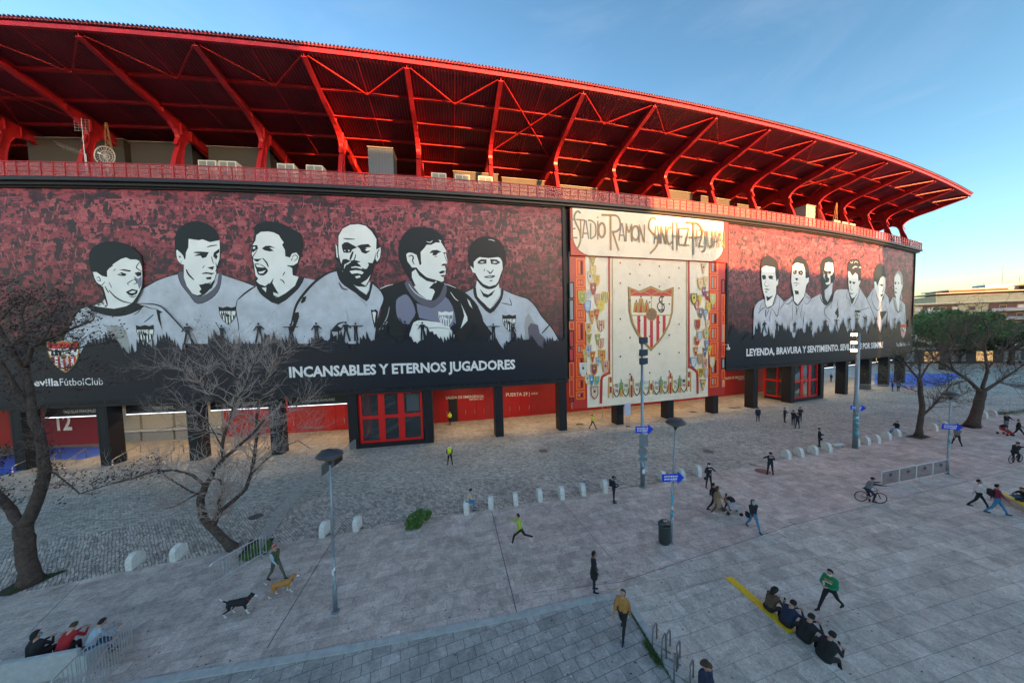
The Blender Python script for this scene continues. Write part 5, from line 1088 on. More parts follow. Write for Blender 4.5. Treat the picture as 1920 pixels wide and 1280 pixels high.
# ceiling lights under the arcade
M_lamp = mat('warm_lamp', (1, .85, .6), .4, emit=((1, .72, .42), 5.))
nm_ = ['first', 'second', 'third', 'fourth', 'fifth', 'sixth', 'seventh', 'eighth', 'ninth', 'tenth', 'eleventh', 'twelfth', 'thirteenth', 'fourteenth', 'fifteenth']
for i, X in enumerate([-42, -34.7, -27.3, -20.1, -5.3, 2.1, 9.4, 16.7, 23.9, 31.1, 38.5, 52.8, 59.8, 67, 74]):
    t = thing('ceiling_light', 'warm ceiling light under the arcade, %s bay from the left' % nm_[i], 'light', W(X, 5.75, -4), group='lights under the arcade')
    b = MB(); b.wbox(X-.35, X+.35, 5.66, 5.74, -4.2, -3.8); b.build('diffuser', M_lamp, t)
    l = bpy.data.lights.new('arcade_lamp', 'AREA'); l.energy = 46; l.color = (1, .70, .40); l.shape = 'RECTANGLE'; l.size = 2.5; l.size_y = .5
    o = bpy.data.objects.new('arcade_lamp', l); COL.objects.link(o); o.location = W(X, 5.62, -3.6)
# ramp handrails with red and white ends on the left
M_steel = mat('steel', (.42, .42, .40), .35, .8); M_rp = mat('reflective_red', (.5, .02, .02), .5)
hr = [((25, 893), (90, 862)), ((91, 884), (133, 838)), ((122, 886), (172, 850)), ((212, 880), (275, 842)), ((268, 875), (335, 838)), ((296, 882), (350, 845))]
nml = ['first', 'second', 'third', 'fourth', 'fifth', 'sixth']
for i, (a, c) in enumerate(hr):
    p = G(*a); e = G(*c); d = (e-p); 
    if d.length > 5: e = p+d.normalized()*5
    t = thing('handrail', 'steel ramp handrail with red and white foot, %s from the left' % nml[i], 'handrail', p, group='handrails in front of the ticket office')
    b = MB(); b.tube([p+Vector((0, 0, .0)), p+Vector((0, 0, .75)), p+(e-p).normalized()*.12+Vector((0, 0, .9)), e+Vector((0, 0, .92)), e+(e-p).normalized()*.1+Vector((0, 0, .8)), e+(e-p).normalized()*.1], .04, 8); b.build('rail', M_steel, t, True)
    m2 = (p+e)/2; b = MB(); b.tube([m2, m2+Vector((0, 0, .9))], .03, 6); b.build('post', M_steel, t)
    for z in (.25, .55): b = MB(); b.tube([p+Vector((0, 0, z)), p+Vector((0, 0, z+.12))], .048, 8); b.build('red_band', M_rp, t)
    b = MB(); b.tube([p+Vector((0, 0, .38)), p+Vector((0, 0, .54))], .047, 8); b.build('white_band', M_white, t)
# pillar crest and white sign stand
a = Art([M_white, M_black, M_white, M_white, M_white, M_white], off=.012); crest(a, 20.3, 4.6, .6, .8, 0, 1, 0, 0, 0, 0)
pc = thing('pillar_emblem', 'white club emblem on the dark pillar behind the short lamp post', 'emblem', W(20.3, 4.2)); a.build('emblem', pc); ztext('lettering', 'Sevilla', M_white, pc, (20.05, 3.75), (20.55, 3.75), .14, .02, .02); ztext('lettering', 'FútbolClub', M_white, pc, (20.0, 3.5), (20.6, 3.5), .12, .02)
p = G(1177, 800); t = thing('sign_stand', 'white notice board on two thin legs right of the second mural pillar', 'sign', p)
b = MB(); b.box(p+Vector((0, 0, 2.1)), (1.0, .06, 1.5), .5); b.build('board', mat('pale_blue_board', (.42, .48, .62), .5), t)
b = MB(); b.tube([p+Vector((-.1, 0, 0)), p+Vector((-.1, 0, 2.8))], .025, 6); b.build('leg', M_steel, t); b = MB(); b.tube([p+Vector((.2, .1, 0)), p+Vector((.2, .1, 2.8))], .025, 6); b.build('leg', M_steel, t); b = MB(); b.box(p+Vector((.05, .05, .03)), (.5, .3, .05)); b.build('foot', M_black, t)
for i, (x, y) in enumerate(((1130, 784), (1140, 777), (1144, 781))):
    p = G(x, y); t = thing('rope_post', 'slim rope post under the mural, %s of three' % ['leftmost', 'middle', 'rightmost'][i], 'post', p, group='rope posts'); b = MB(); b.lathe(p, [(.16, 0), (.16, .03), (.03, .05), (.025, 2.), (.04, 2.02)], 12); b.build('post', M_steel, t)
# security cameras on the boards
def seccam(x, y, lab, off=.0):
    X, z = PW(x, y, .6); t = thing('security_camera', lab, 'camera', W(X, z)); b = MB(); b.bar(W(X, z, .05), W(X, z, .9), .09); b.bar(W(X, z, .85), W(X, z-.35, .85), .07); b.build('arm', M_white, t)
    b = MB(); b.lathe(W(X, z-.75, .85), [(.05, 0), (.2, .12), (.22, .3), (.1, .42)], 12); b.build('dome', M_white, t, True)
seccam(1362, 646, 'white dome camera on a bracket at the left edge of the right billboard'); seccam(1714, 628, 'white dome camera at the right corner of the right billboard')
# ================================================================== things on the gantry
cab = mat('cabin_grey', (.040, .041, .038), .6, noise=.1, nscale=.5)
for i, (X0, X1, zt_, o) in enumerate(((-46.5, -37.8, 31.7, -3.2), (-37.2, -31.6, 31.5, -3.2), (-30.1, -24.3, 31.3, -3.2), (-5.5, -.3, 30.6, -4), (0.2, 5.5, 30.3, -4), (7, 12.5, 30., -4.), (22.5, 27, 30.6, -3.4), (28.5, 33.8, 30.4, -3.4), (35.3, 40, 30., -3.4))):
    t = thing('plant_room', 'grey clad plant room behind the red railing, %s from the left' % nm_[i], 'plant room', W((X0+X1)/2, 26.15, o), group='plant rooms on the gantry')
    b = MB(); b.wbox(X0, X1, 26.16, zt_, o-2.5, o); b.build('wall', cab, t); b = MB(); b.wbox(X0-.1, X1+.1, zt_, zt_+.08, o-2.6, o+.1); b.build('cap', mat('cap_trim', (.22, .21, .18), .5), t)
def cabin(X0, X1, z1, o, m_, lab):
    t = thing('container', lab, 'container', W((X0+X1)/2, 26.2, o)); b = MB(); b.wbox(X0, X1, 26.16, z1, o-2, o); b.build('body', m_, t)
    b = MB(); X = X0+.15
    while X < X1: b.wbox(X, X+.12, 26.3, z1-.1, o, o+.05); X += .3
    b.build('ribs', m_, t); b = MB(); b.wbox(X0-.05, X1+.05, z1, z1+.1, o-2.05, o+.1); b.build('roof_edge', mat('cap_trim', (.22, .21, .18), .5), t)
cabin(-14., -11.6, 30.8, -.9, mat('slate_container', (.085, .115, .15), .45), 'slate blue ribbed container on the gantry left of the middle')
cabin(46.8, 49.0, 30.4, -1.2, mat('pale_container', (.42, .45, .46), .45), 'pale grey cabinet on the gantry above the right billboard')
def ac(X, o, lab, w_=1.5, h=1.5, g='air conditioners along the gantry'):
    t = thing('air_conditioner', lab, 'air conditioner', W(X, 26.16, o), group=g); wm = mat('ac_white', (.62, .61, .54), .5)
    b = MB(); b.wbox(X-w_/2, X+w_/2, 26.4, 26.4+h, o-.8, o); b.build('casing', wm, t)
    b = MB(); b.wbox(X-w_/2+.1, X+w_/2-.1, 26.5, 26.3+h, o, o+.03); b.build('grille', mat('ac_grille', (.16, .19, .17), .5), t)
    b = MB(); b.wbox(X-.03, X+.03, 26.45, 26.35+h, o+.03, o+.06); b.build('centre_bar', wm, t)
    b = MB(); b.wbox(X-w_/2, X-w_/2+.1, 26.16, 26.4, o-.7, o-.1); b.build('foot', M_steel, t); b = MB(); b.wbox(X+w_/2-.1, X+w_/2, 26.16, 26.4, o-.7, o-.1); b.build('foot', M_steel, t)
for i, (px_, d_) in enumerate(((403, 0), (440, 0), (545, 0), (597, 0), (823, 0), (866, 0), (908, 0))):
    X = PW(px_, 325, -1.)[0]; ac(X, -.15, 'white air conditioner on the gantry, %s from the left' % nm_[i], 1.5, 1.95)
for i, px_ in enumerate((1563, 1578, 1592)):
    X = PW(px_, 420, -.6)[0]; ac(X, -.15, 'beige air conditioner above the right billboard, %s of three' % ['leftmost', 'middle', 'rightmost'][i], 1.6, 1.9, 'beige air conditioners')
# dish, tv aerials, lattice masts
X = PW(201, 298, -.6)[0]; p = W(X, 28.6, -.6); t = thing('satellite_dish', 'round mesh satellite dish behind the railing at the left', 'dish', W(X, 26.2, -.6))
b = MB(); n_ = wn(X); t_ = Vector((-n_.y, n_.x, 0)); N_ = 20
for rr in (.85, .55, .25):
    b.tube([p+t_*(rr*math.cos(k*2*math.pi/N_))+Vector((0, 0, rr*math.sin(k*2*math.pi/N_)))+n_*(.25*rr*rr) for k in range(N_+1)], .022 if rr < .8 else .04, 5)
for k in range(10):
    a_ = k*math.pi/10; b.bar(p+t_*(.85*math.cos(a_))+Vector((0, 0, .85*math.sin(a_)))+n_*.18, p-t_*(.85*math.cos(a_))-Vector((0, 0, .85*math.sin(a_)))+n_*.18, .02)
b.build('dish', mat('dish_grey', (.5, .5, .47), .5), t); b = MB(); b.tube([p+Vector((0, 0, -2.4)), p], .05, 6); b.build('mast', M_steel, t)
b = MB(); b.box(p+n_*.6, (.14, .14, .14)); b.bar(p, p+n_*.6, .03); b.build('receiver', M_white, t)
def yagi(px_, py, top, lab, grid=False):
    X = PW(px_, py, -.4)[0]; zt = PW(px_, top, -.4)[1]; p = W(X, 26.2, -.4); n_ = wn(X); t_ = Vector((-n_.y, n_.x, 0)); t = thing('tv_aerial', lab, 'antenna', p)
    e = Vector((p.x, p.y, zt)); b = MB(); b.tube([p, e], .035, 6); b.build('mast', M_steel, t); b = MB()
    if grid:
        for k in range(5): b.bar(e+t_*-.6+Vector((0, 0, -.1-k*.25)), e+t_*.6+Vector((0, 0, -.1-k*.25)), .02)
        for k in range(5): b.bar(e+t_*(-.6+k*.3)+Vector((0, 0, -.1)), e+t_*(-.6+k*.3)+Vector((0, 0, -1.1)), .02)
    else:
        d = (-t_*.95+Vector((0, 0, .35))).normalized(); s0 = e+Vector((0, 0, -.1)); b.bar(s0, s0+d*2.4, .04)
        for k in range(9): c_ = s0+d*(.1+k*.27); b.bar(c_-n_*.35-Vector((0, 0, .2)), c_+n_*.35+Vector((0, 0, .2)), .018)
    b.build('elements', mat('aerial_grey', (.25, .25, .25), .5), t)
yagi(163, 310, 288, 'long stick tv aerial tilted left at the left end of the railing'); yagi(157, 270, 222, 'flat grid tv aerial high under the steel roof', True)
def lattice(px_, y0, y1, lab, m_):
    X = PW(px_, y0, -.8)[0]; zt = PW(px_, y1, -.8)[1]; t = thing('lattice_mast', lab, 'mast', W(X, 26.2, -.8)); p = W(X, 26.2, -.8); n_ = wn(X); t_ = Vector((-n_.y, n_.x, 0)); h = zt-26.2
    b = MB(); c = [(t_*.45), (-t_*.45), (n_*-.7)]; e = p+Vector((0, 0, h))
    for v in c: b.bar(p+v, e+v*.15, .05)
    for k in range(8):
        f0, f1 = k/8, (k+1)/8
        for i in range(3): b.bar(p+c[i]*(1-.85*f0)+Vector((0, 0, h*f0)), p+c[(i+1) % 3]*(1-.85*f1)+Vector((0, 0, h*f1)), .03)
    b.build('lattice', m_, t)
lattice(205, 300, 230, 'rusty lattice mast behind the satellite dish', mat('rusty_steel', (.25, .12, .05), .7)); lattice(1568, 420, 380, 'orange lattice mast above the right billboard', mat('rusty_steel', (.25, .12, .05), .7))
# seating terrace seen through the steel frame
b = MB()
for k in range(9): b.wbox(-72, 78, 26.2+k*.42, 26.62+k*.42, -9-k*.8-.8, -8.-k*.8)
b.build('terrace', mat('terrace_concrete', (.13, .12, .11), .8), stad)
# ================================================================== street furniture
M_galv = mat('galvanised_steel', (.24, .29, .33), .45, .55, noise=.15, nscale=4)
M_hood = mat('lamp_hood', (.045, .05, .06), .35); M_conc = N('bollard_concrete', .8); tc = M_conc.n('TexCoord').outputs['Object']
c = M_conc.mix(M_conc.mr(M_conc.noise(tc, 5, 5, .7), .45, .7, 0, .55), (.66, .66, .63), (.30, .30, .28)); M_conc.bump(M_conc.noise(tc, 30, 4, .7), .4); M_conc = M_conc.col(c)
STK = [mat('sticker_white', (.7, .72, .74), .5), mat('sticker_cyan', (.05, .40, .62), .5), mat('sticker_teal', (.05, .25, .28), .5), mat('sticker_grey', (.35, .38, .42), .5)]
def stickers(t, p, r, z0, z1, n, seed):
    r_ = random.Random(seed)
    for k in range(n):
        z = z0+(z1-z0)*(k+.5)/n; a_ = -math.pi/2+r_.uniform(-.9, .9); w_ = r_.uniform(.9, 1.8); h = r_.uniform(.07, .16); b = MB(); P = []
        for j in range(5): q_ = a_-w_/2*1.+w_*j/4; P.append((q_))
        rr = r+.004+.001*(k % 3)
        for j in range(4): b.quad(p+Vector((rr*math.cos(P[j]), rr*math.sin(P[j]), z-h)), p+Vector((rr*math.cos(P[j+1]), rr*math.sin(P[j+1]), z-h)), p+Vector((rr*math.cos(P[j+1]), rr*math.sin(P[j+1]), z+h)), p+Vector((rr*math.cos(P[j]), rr*math.sin(P[j]), z+h)))
        b.build('sticker', STK[r_.randrange(4)], t)
def arrow(p, z, lab, s_=1., rz=.0):
    t = thing('arrow_sign', lab, 'sign', p+Vector((0, 0, z)), group='blue arrow signs on posts')
    d = Vector((math.cos(rz), math.sin(rz), 0)); n_ = Vector((d.y, -d.x, 0)); o = p+n_*.12+Vector((0, 0, z))
    fn = lambda u, v, w_: o+d*u*s_+Vector((0, 0, v*s_))+n_*w_
    b = MB(); b.prism([(-.62, -.26), (.38, -.26), (.38, -.42), (.82, 0), (.38, .42), (.38, .26), (-.62, .26)], fn, 0, .015); b.build('plate', mat('sign_royal_blue', (.012, .05, .62), .4), t)
    r_ = random.Random(3); b = MB()
    for y_ in (.10, -.08):
        x = -.48
        while x < .32:
            w_ = r_.uniform(.05, .12); h = r_.uniform(.045, .085); b.prism([(x, y_-h), (x+w_*.5, y_-h*.8), (x+w_, y_-h*.2), (x+w_*.9, y_+h), (x+w_*.3, y_+h*.7), (x+.01, y_+h*.4)], fn, .016, .02); x += w_+.012
    b.prism([(-.1, -.22), (.3, -.20), (.3, -.18), (-.1, -.2)], fn, .016, .02); b.build('white_script', M_white, t)
def lamp_post(bx, by, tx, ty, lab, seed, stk=(.6, 2.6, 9)):
    p = G(bx, by); d = ray(tx, ty); tt = p.y/d.y; e = Vector((d.x*tt, p.y, HC+d.z*tt)); h = e.z-.35
    lean = Vector((e.x-p.x, 0, 0)); T_ = lambda z: p+lean*(z/e.z)+Vector((0, 0, z))
    t = thing('lamp_post', lab, 'street lamp', p, group='short mushroom lamp posts')
    b = MB(); b.tube([T_(0), T_(1.1), T_(1.12), T_(3.2), T_(h-.1)], [.09, .085, .062, .052, .04], 12); b.build('pole', M_galv, t, True)
    b = MB(); b.lathe(T_(0)+Vector((0, 0, 0)), [(.16, 0), (.16, .03), (.11, .05)], 14); b.build('base_plate', M_galv, t)
    c = T_(h); b = MB(); b.lathe(c, [(.05, -.25), (.09, -.12), (.3, .02)], 20); b.build('neck', M_hood, t, True)
    b = MB(); b.lathe(c, [(.30, .015), (.42, .06), (.46, .10)], 24); b.build('lamp_glass', mat('lamp_amber_glass', (.30, .20, .08), .3), t, True)
    b = MB(); b.lathe(c, [(.46, .10), (.50, .13), (.47, .19), (.36, .28), (.18, .345), (.02, .36)], 24); b.build('hood', M_hood, t, True)
    b = MB()
    b.tube([c+Vector((-.5, 0, .13)), c+Vector((-.3, 0, .32)), c+Vector((0, 0, .39)), c+Vector((.3, 0, .32)), c+Vector((.5, 0, .13))], .025, 6); b.build('hood_rib', M_hood, t)
    stickers(t, T_(1.7), .075, -1.7+stk[0], -1.7+stk[1], stk[2], seed)
    return p
lamp_post(629, 1146, 618, 843, 'short lamp post with dark mushroom head, nearest, left of the bush', 1, (1.15, 2.3, 9))
pB = lamp_post(1257, 1016, 1267, 784, 'short lamp post with mushroom head beside the litter bin', 2, (1.3, 3.2, 14)); pCc = lamp_post(1776, 888, 1783, 734, 'short lamp post with mushroom head at the end of the white barriers', 3, (1.2, 3.0, 14))
def tall_pole(bx, by, tx, ty, lab, lit, seed):
    p = G(bx, by); d = ray(tx, ty); tt = p.y/d.y; e = Vector((d.x*tt, p.y, HC+d.z*tt)); t = thing('floodlight_pole', lab, 'light pole', p)
    b = MB(); b.tube([p, p+Vector((0, 0, 4.5)), p+Vector((0, 0, 4.55)), Vector((p.x, p.y, e.z))], [.16, .14, .11, .07] if not lit else [.2, .19, .17, .13], 12); b.build('pole', M_galv, t, True)
    b = MB(); b.lathe(p, [(.26, 0), (.26, .05), (.18, .08)], 14); b.build('base_plate', M_galv, t)
    for k, z in enumerate((e.z-.1, e.z-.95, e.z-1.55) if not lit else (e.z-.1, e.z-.8, e.z-1.5)):
        b = MB()
        if not lit:
            b.box((p.x, p.y-.25, z), (.54, .18, .42)); o = b.build('floodlight', M_hood, t); b = MB(); b.box((p.x, p.y-.35, z), (.46, .02, .34)); b.build('lens', mat('dark_lens', (.05, .07, .1), .1), o)
            b = MB(); b.box((p.x, p.y-.1, z-.24), (.36, .12, .05)); b.build('bracket', M_hood, t)
        else:
            x = p.x-.55; b.box((x, p.y-.15, z), (.32, .24, .24)); o = b.build('floodlight', M_hood, t)
            b = MB(); b.box((x-.02, p.y-.285, z-.02), (.27, .03, .19)); b.box((x-.172, p.y-.15, z), (.02, .2, .18)); b.build('lens', M_flood if k != 1 else M_flood2, o)
            b = MB(); b.bar((p.x+.1, p.y, z-.25), (x-.15, p.y-.1, z-.25), .07); b.build('bracket', M_hood, t)
    stickers(t, p, .16 if not lit else .2, 1.1, 3.3, 16, seed)
    return p
M_flood = mat('lit_floodlight', (1, .8, .5), .3, emit=((1, .62, .28), 18)); M_flood2 = mat('weak_floodlight', (1, .8, .5), .3, emit=((1, .62, .28), 5))
pM = tall_pole(1205, 912, 1205, 635, 'tall pole with three unlit square floodlights in front of the mural', False, 5)
pDd = tall_pole(1603, 840, 1606, 625, 'thick tall pole with lit orange floodlights near the right billboard', True, 6)
arrow(pM, 4.23, 'blue arrow sign on the tall pole in front of the mural', .9); arrow(pB, 3.54, 'blue arrow sign on the lamp post above the litter bin', .8); arrow(pDd, 3.78, 'blue arrow sign on the thick pole near the right billboard', .75, -.35); arrow(pCc, 3.59, 'blue arrow sign on the lamp post at the barriers end', .75, -.4)
t = thing('road_sign', 'grey back of a round road sign with plates below the blue arrow', 'road sign', pM+Vector((0, 0, 2.3)))
b = MB(); b.box((pM.x, pM.y-.2, 3.45), (.62, .03, .85)); b.build('plate', M_galv, t); b = MB(); b.tube([(pM.x-.05, pM.y-.2, 2.65), (pM.x-.05, pM.y-.17, 2.65)], .33, 24); b.build('disc', M_galv, t); b = MB(); b.box((pM.x-.05, pM.y-.19, 2.1), (.6, .03, .22)); b.build('plate', M_galv, t)
# litter bin
p = G(1246, 1018); t = thing('litter_bin', 'dark green street litter bin strapped to the lamp post', 'bin', p)
b = MB(); pr = [(.26, .08), (.30, .12), (.31, .9), (.33, 1.0)]; b.lathe(p, [(.24, .0)]+pr, 20, 0, 1., .72); b.build('body', mat('bin_green', (.03, .042, .042), .45), t, True)
b = MB(); b.lathe(p, [(.335, 1.0), (.345, 1.04), (.33, 1.14), (.2, 1.25), (.04, 1.28)], 20, 0, 1., .72); b.build('hood', mat('bin_hood', (.035, .04, .045), .4), t, True)
b = MB(); b.box(p+Vector((.0, -.235, 1.06)), (.36, .05, .09)); b.build('slot', M_black, t); b = MB(); b.box(p+Vector((0, -.1, 1.262)), (.2, .12, .03)); b.build('ashtray', M_steel, t); b = MB(); b.bar(p+Vector((0, .1, .5)), pB+Vector((0, 0, .5)), .05); b.build('strap', M_steel, t)
# half-round concrete bollards
def bollard_mesh(broken=False):
    b = LB(); P = [(-.36, 0)]; n_ = 12
    for k in range(n_+1): a_ = math.pi-math.pi*k/n_; P.append((.36*math.cos(a_), .32+.36*math.sin(a_)))
    P.append((.36, 0))
    if broken: P = [(-.36, 0), (-.35, .40), (-.2, .58), (.1, .66), (.33, .55), (.36, 0)]
    b.prism(P, lambda u, v, d: Vector((u, d, v)), -.14, .14); return b
bt = None
bls = [(255, 1060, 'half-round white bollard farthest left on the plaza edge'), (337, 1044, 'second bollard from the left, chipped top with dark scrawl'), (609, 1001, 'bollard just left of the nearest lamp post'), (671, 990, 'bollard just right of the nearest lamp post'), (876, 959, 'bollard under the seated young man with a phone'), (921, 950, 'bollard next to the right of the seated young man'), (967, 943, 'second bollard right of the seated young man'), (1011, 936, 'third bollard right of the seated young man'), (1052, 932, 'fourth bollard right of the seated young man'), (1092, 925, 'second bollard left of the police officer with backpack'), (1133, 919, 'bollard directly left of the police officer with backpack'), (1242, 900, 'bollard just right of the tall pole before the mural'), (1277, 897, 'bollard behind the blue arrow of the bin lamp post'), (1307, 890, 'bollard left of the officer holding a helmet'),
 (1474, 858, 'bollard right of the officer seen from behind'), (1498, 854, 'second bollard right of the officer seen from behind'), (1524, 850, 'third bollard right of the officer seen from behind'), (1550, 845, 'bollard at the feet of the officer with slung gear'), (1602, 834, 'bollard behind the thick floodlight pole'), (1622, 832, 'first bollard right of the thick floodlight pole'), (1641, 828, 'second bollard right of the thick floodlight pole'), (1661, 823, 'bollard directly left of the masked seated person'), (1680, 817, 'bollard under the masked seated person'), (1749, 807, 'bollard right of the slim bare tree'), (1769, 803, 'bollard left of the far lamp post arrow'), (1842, 783, 'bollard right of the thick right-hand tree trunk'), (1860, 779, 'last bollard by the far planting bed')]
bb_ = bollard_mesh(); btt = None
for i, (x, y, lab) in enumerate(bls):
    p = G(x, y); nx_ = bls[min(i+1, len(bls)-1)]; pv_ = bls[max(0, i-1)]; dd = G(nx_[0], nx_[1])-G(pv_[0], pv_[1]); rz = R(94)+rnd.uniform(-.09, .09)
    if i == 1: o = bollard_mesh(True).build('bollard', M_conc); tag(o, lab, 'bollard', 'half-round concrete bollards')
    elif btt is None: btt = o = bb_.build('bollard', M_conc); tag(o, lab, 'bollard', 'half-round concrete bollards'); bv = o.modifiers.new('b', 'BEVEL'); bv.width = .03; bv.segments = 2; bv.limit_method = 'ANGLE'
    else: o = btt.copy(); COL.objects.link(o); o['label'] = lab
    k = rnd.uniform(.93, 1.05); o.location = p+Vector((0, 0, -.02)); o.rotation_euler = (rnd.uniform(-.05, .05), rnd.uniform(-.04, .04), rz); o.scale = (k, 1.1, k*1.16)
p = G(1571, 836); b = MB(); b.box(p+Vector((0, 0, .14)), (1.1, .34, .2), .1); o = b.build('broken_bollard', M_conc); tag(o, 'broken bollard lying flat left of the thick floodlight pole', 'bollard')
bv = o.modifiers.new('b', 'BEVEL'); bv.width = .04
# crowd barriers
def barrier_proto():
    t = thing('crowd_barrier', 'x', 'barrier', (0, 0, 0), group='steel crowd barriers'); L = 2.3
    b = LB(); b.tube([(-L/2, 0, .12), (-L/2, 0, 1.02), (-L/2+.1, 0, 1.1), (L/2-.1, 0, 1.1), (L/2, 0, 1.02), (L/2, 0, .12)], .021, 6); b.tube([(-L/2, 0, .18), (L/2, 0, .18)], .018, 6); b.build('frame', M_bar, t)
    b = LB()
    for k in range(16): x = -L/2+L*(k+1)/17; b.tube([(x, 0, .18), (x, 0, 1.09)], .013, 4, caps=False)
    b.build('bars', M_bar, t)
    for s_ in (-1, 1): b = LB(); b.tube([(s_*L*.4, -.3, .02), (s_*L*.4, -.08, .16), (s_*L*.4, .08, .16), (s_*L*.4, .3, .02)], .018, 5); b.build('foot', M_bar, t)
    return t
M_bar = mat('barrier_steel', (.50, .51, .52), .35, .6)
bp = barrier_proto(); used = [False]
def barrier(a, c, lab):
    p, e = (G(*a) if not isinstance(a, Vector) else a), (G(*c) if not isinstance(c, Vector) else c); m_ = (p+e)/2; d = e-p
    o = bp if not used[0] else dup(bp); used[0] = True
    o.location = m_; o.rotation_euler = (0, 0, math.atan2(d.y, d.x)); o['label'] = lab; return o
line = [G(412, 1092), G(487, 1047), G(515, 996), G(560, 935), G(668, 842)]
pts = [line[0]]; acc = 0
seg = []
for a, c in zip(line[:-1], line[1:]):
    n_ = max(1, round((c-a).length/2.35)); seg += [(a+(c-a)*k/n_, a+(c-a)*(k+1)/n_) for k in range(n_)]
for i, (a, c) in enumerate(seg): barrier(a, c, 'barrier %s in the slanting row from the leaning tree to the glass lobby' % ['nearest the camera', 'second nearest', 'third nearest', 'fourth nearest', 'fifth nearest', 'sixth nearest', 'seventh nearest', 'eighth nearest', 'ninth nearest'][min(i, 8)])
barrier(G(118, 1325), G(207, 1228), 'left one of two barriers by the concrete bench in the corner'); barrier(G(170, 1325), G(243, 1222), 'right one of two barriers by the concrete bench in the corner')
fb = [G(1500, 716), G(1640, 738), G(1740, 742)]
for i in range(5):
    a = Vector((58.5+i*2.4, 55.2-i*.6, 0)); barrier(a, a+Vector((2.3, -.55, 0)), 'far barrier at the right pillars, %s from the left' % nml[i])
barrier(Vector((66.2, 42.4, 0)), Vector((68.5, 42.2, 0)), 'barrier standing alone near the right edge, left one'); barrier(Vector((68.6, 42.2, 0)), Vector((70.9, 42.0, 0)), 'barrier standing alone near the right edge, right one')
# panelled barriers at the right
w0, w1 = G(1652, 914), G(1778, 888)
for i in range(4):
    a = w0+(w1-w0)*i/4; c = w0+(w1-w0)*(i+1)/4; d = (c-a); L = d.length; t = thing('panel_barrier', 'grey panelled barrier left of the far lamp post, %s from the left' % nml[i], 'barrier', a, math.atan2(d.y, d.x), 'panelled barriers in a row')
    b = LB(); b.tube([(.03, 0, .15), (.03, 0, 1.05), (.12, 0, 1.12), (L-.1, 0, 1.12), (L-.03, 0, 1.0), (L-.03, 0, .15), (.03, 0, .15)], .024, 6); b.build('frame', mat('barrier_white', (.60, .62, .63), .4), t)
    b = LB(); b.box((L/2, 0, .62), (L-.12, .012, .92)); b.build('panel', mat('barrier_sheet', (.13, .145, .16), .5, alpha=.35), t); b = LB(); b.box((L/2, -.012, .8), (.3, .01, .2)); b.build('plate', M_hood, t)
    for x in (.15, L-.15): b = LB(); b.tube([(x, -.5, .02), (x, -.1, .2), (x, .1, .2), (x, .4, .02)], .02, 5); b.build('foot', mat('barrier_white', (.60, .62, .63), .4), t)
# black banner on the barrier behind the lamp head
a, c = G(608, 893), G(641, 866); d = (c-a).normalized(); t = thing('banner', 'black banner with white emblem hung on the barriers behind the lamp head', 'banner', a)
b = MB(); a = a-d*.3; c = c+d*.2; b.hexa([a+Vector((0, -.05, .15)), c+Vector((0, -.05, .15)), c+Vector((0, -.03, .15)), a+Vector((0, -.03, .15)), a+Vector((0, -.05, 1.12)), c+Vector((0, -.05, 1.12)), c+Vector((0, -.03, 1.12)), a+Vector((0, -.03, 1.12))]); b.build('cloth', M_black, t)
m_ = (a+c)/2; fnb = lambda u, v, w_: m_+d*u+Vector((0, -.056-w_, .72+v)); b = MB(); b.prism([(x*.4, y*.45) for x, y in SH], fnb, 0, .004); b.build('emblem', M_white, t)
# low kerb bench, yellow at its left end
def benchrun(a, c, w_, h, nm, m_, lab, cat):
    t = thing(nm, lab, cat, a); d = (c-a); L = d.length; d.normalize(); s_ = Vector((-d.y, d.x, 0))*w_; n_ = max(1, int(L/1.0))
    b = MB(); b.hexa([a+d*.02, c, c+s_, a+s_+d*.02]+[v+Vector((0, 0, h-.035)) for v in (a+d*.02, c, c+s_, a+s_+d*.02)]); b.build('base', M_kerb, t)
    for i in range(n_):
        p, q_ = a+d*(L*i/n_+.006)-s_*.04, a+d*(L*(i+1)/n_-.006)-s_*.04; b = MB(); b.hexa([v+Vector((0, 0, h-.035)) for v in (p, q_, q_+s_*1.08, p+s_*1.08)]+[v+Vector((0, 0, h)) for v in (p, q_, q_+s_*1.08, p+s_*1.08)]); b.build('coping', m_, t)
M_yel = mat('yellow_paint', (.72, .46, .012), .5, noise=.12, nscale=8)
ya, yb, yc = G(1360, 1084, .3), G(1479, 1189, .3), G(1606, 1300, .3)
for v in (ya, yb, yc): v.z = 0
benchrun(ya, yb, .30, .36, 'yellow_bench', M_yel, 'low bench painted yellow beside the four seated people', 'bench'); benchrun(yb+(yc-yb).normalized()*.02, yc, .30, .35, 'stone_bench', M_gslab, 'grey continuation of the yellow bench under the seated people', 'bench')
sd_ = (yc-ya).normalized(); sn_ = Vector((-sd_.y, sd_.x, 0)); sn_ = sn_ if sn_.x < 0 else -sn_; sn_ = sn_*3.2; bs = MB(); e_ = sn_.normalized()*(.0 if False else .02)
a0, a1 = ya+e_, yc+e_
if (ya+Vector((-sd_.y, sd_.x, 0))*.24-ya).dot(sn_) > 0: a0 = a0+sn_.normalized()*.24; a1 = a1+sn_.normalized()*.24
bs.add([a0-Vector((0, 0, .01)), a1-Vector((0, 0, .01)), a1+sn_-Vector((0, 0, .01)), a0+sn_-Vector((0, 0, .01)), a0+Vector((0, 0, .335)), a1+Vector((0, 0, .335)), a1+sn_+Vector((0, 0, .003)), a0+sn_+Vector((0, 0, .003))], [(3, 2, 1, 0), (4, 5, 6, 7), (0, 1, 5, 4), (1, 2, 6, 5), (2, 3, 7, 6), (3, 0, 4, 7)])
bs.build('sloped_paving', M_gslab, kind='structure')
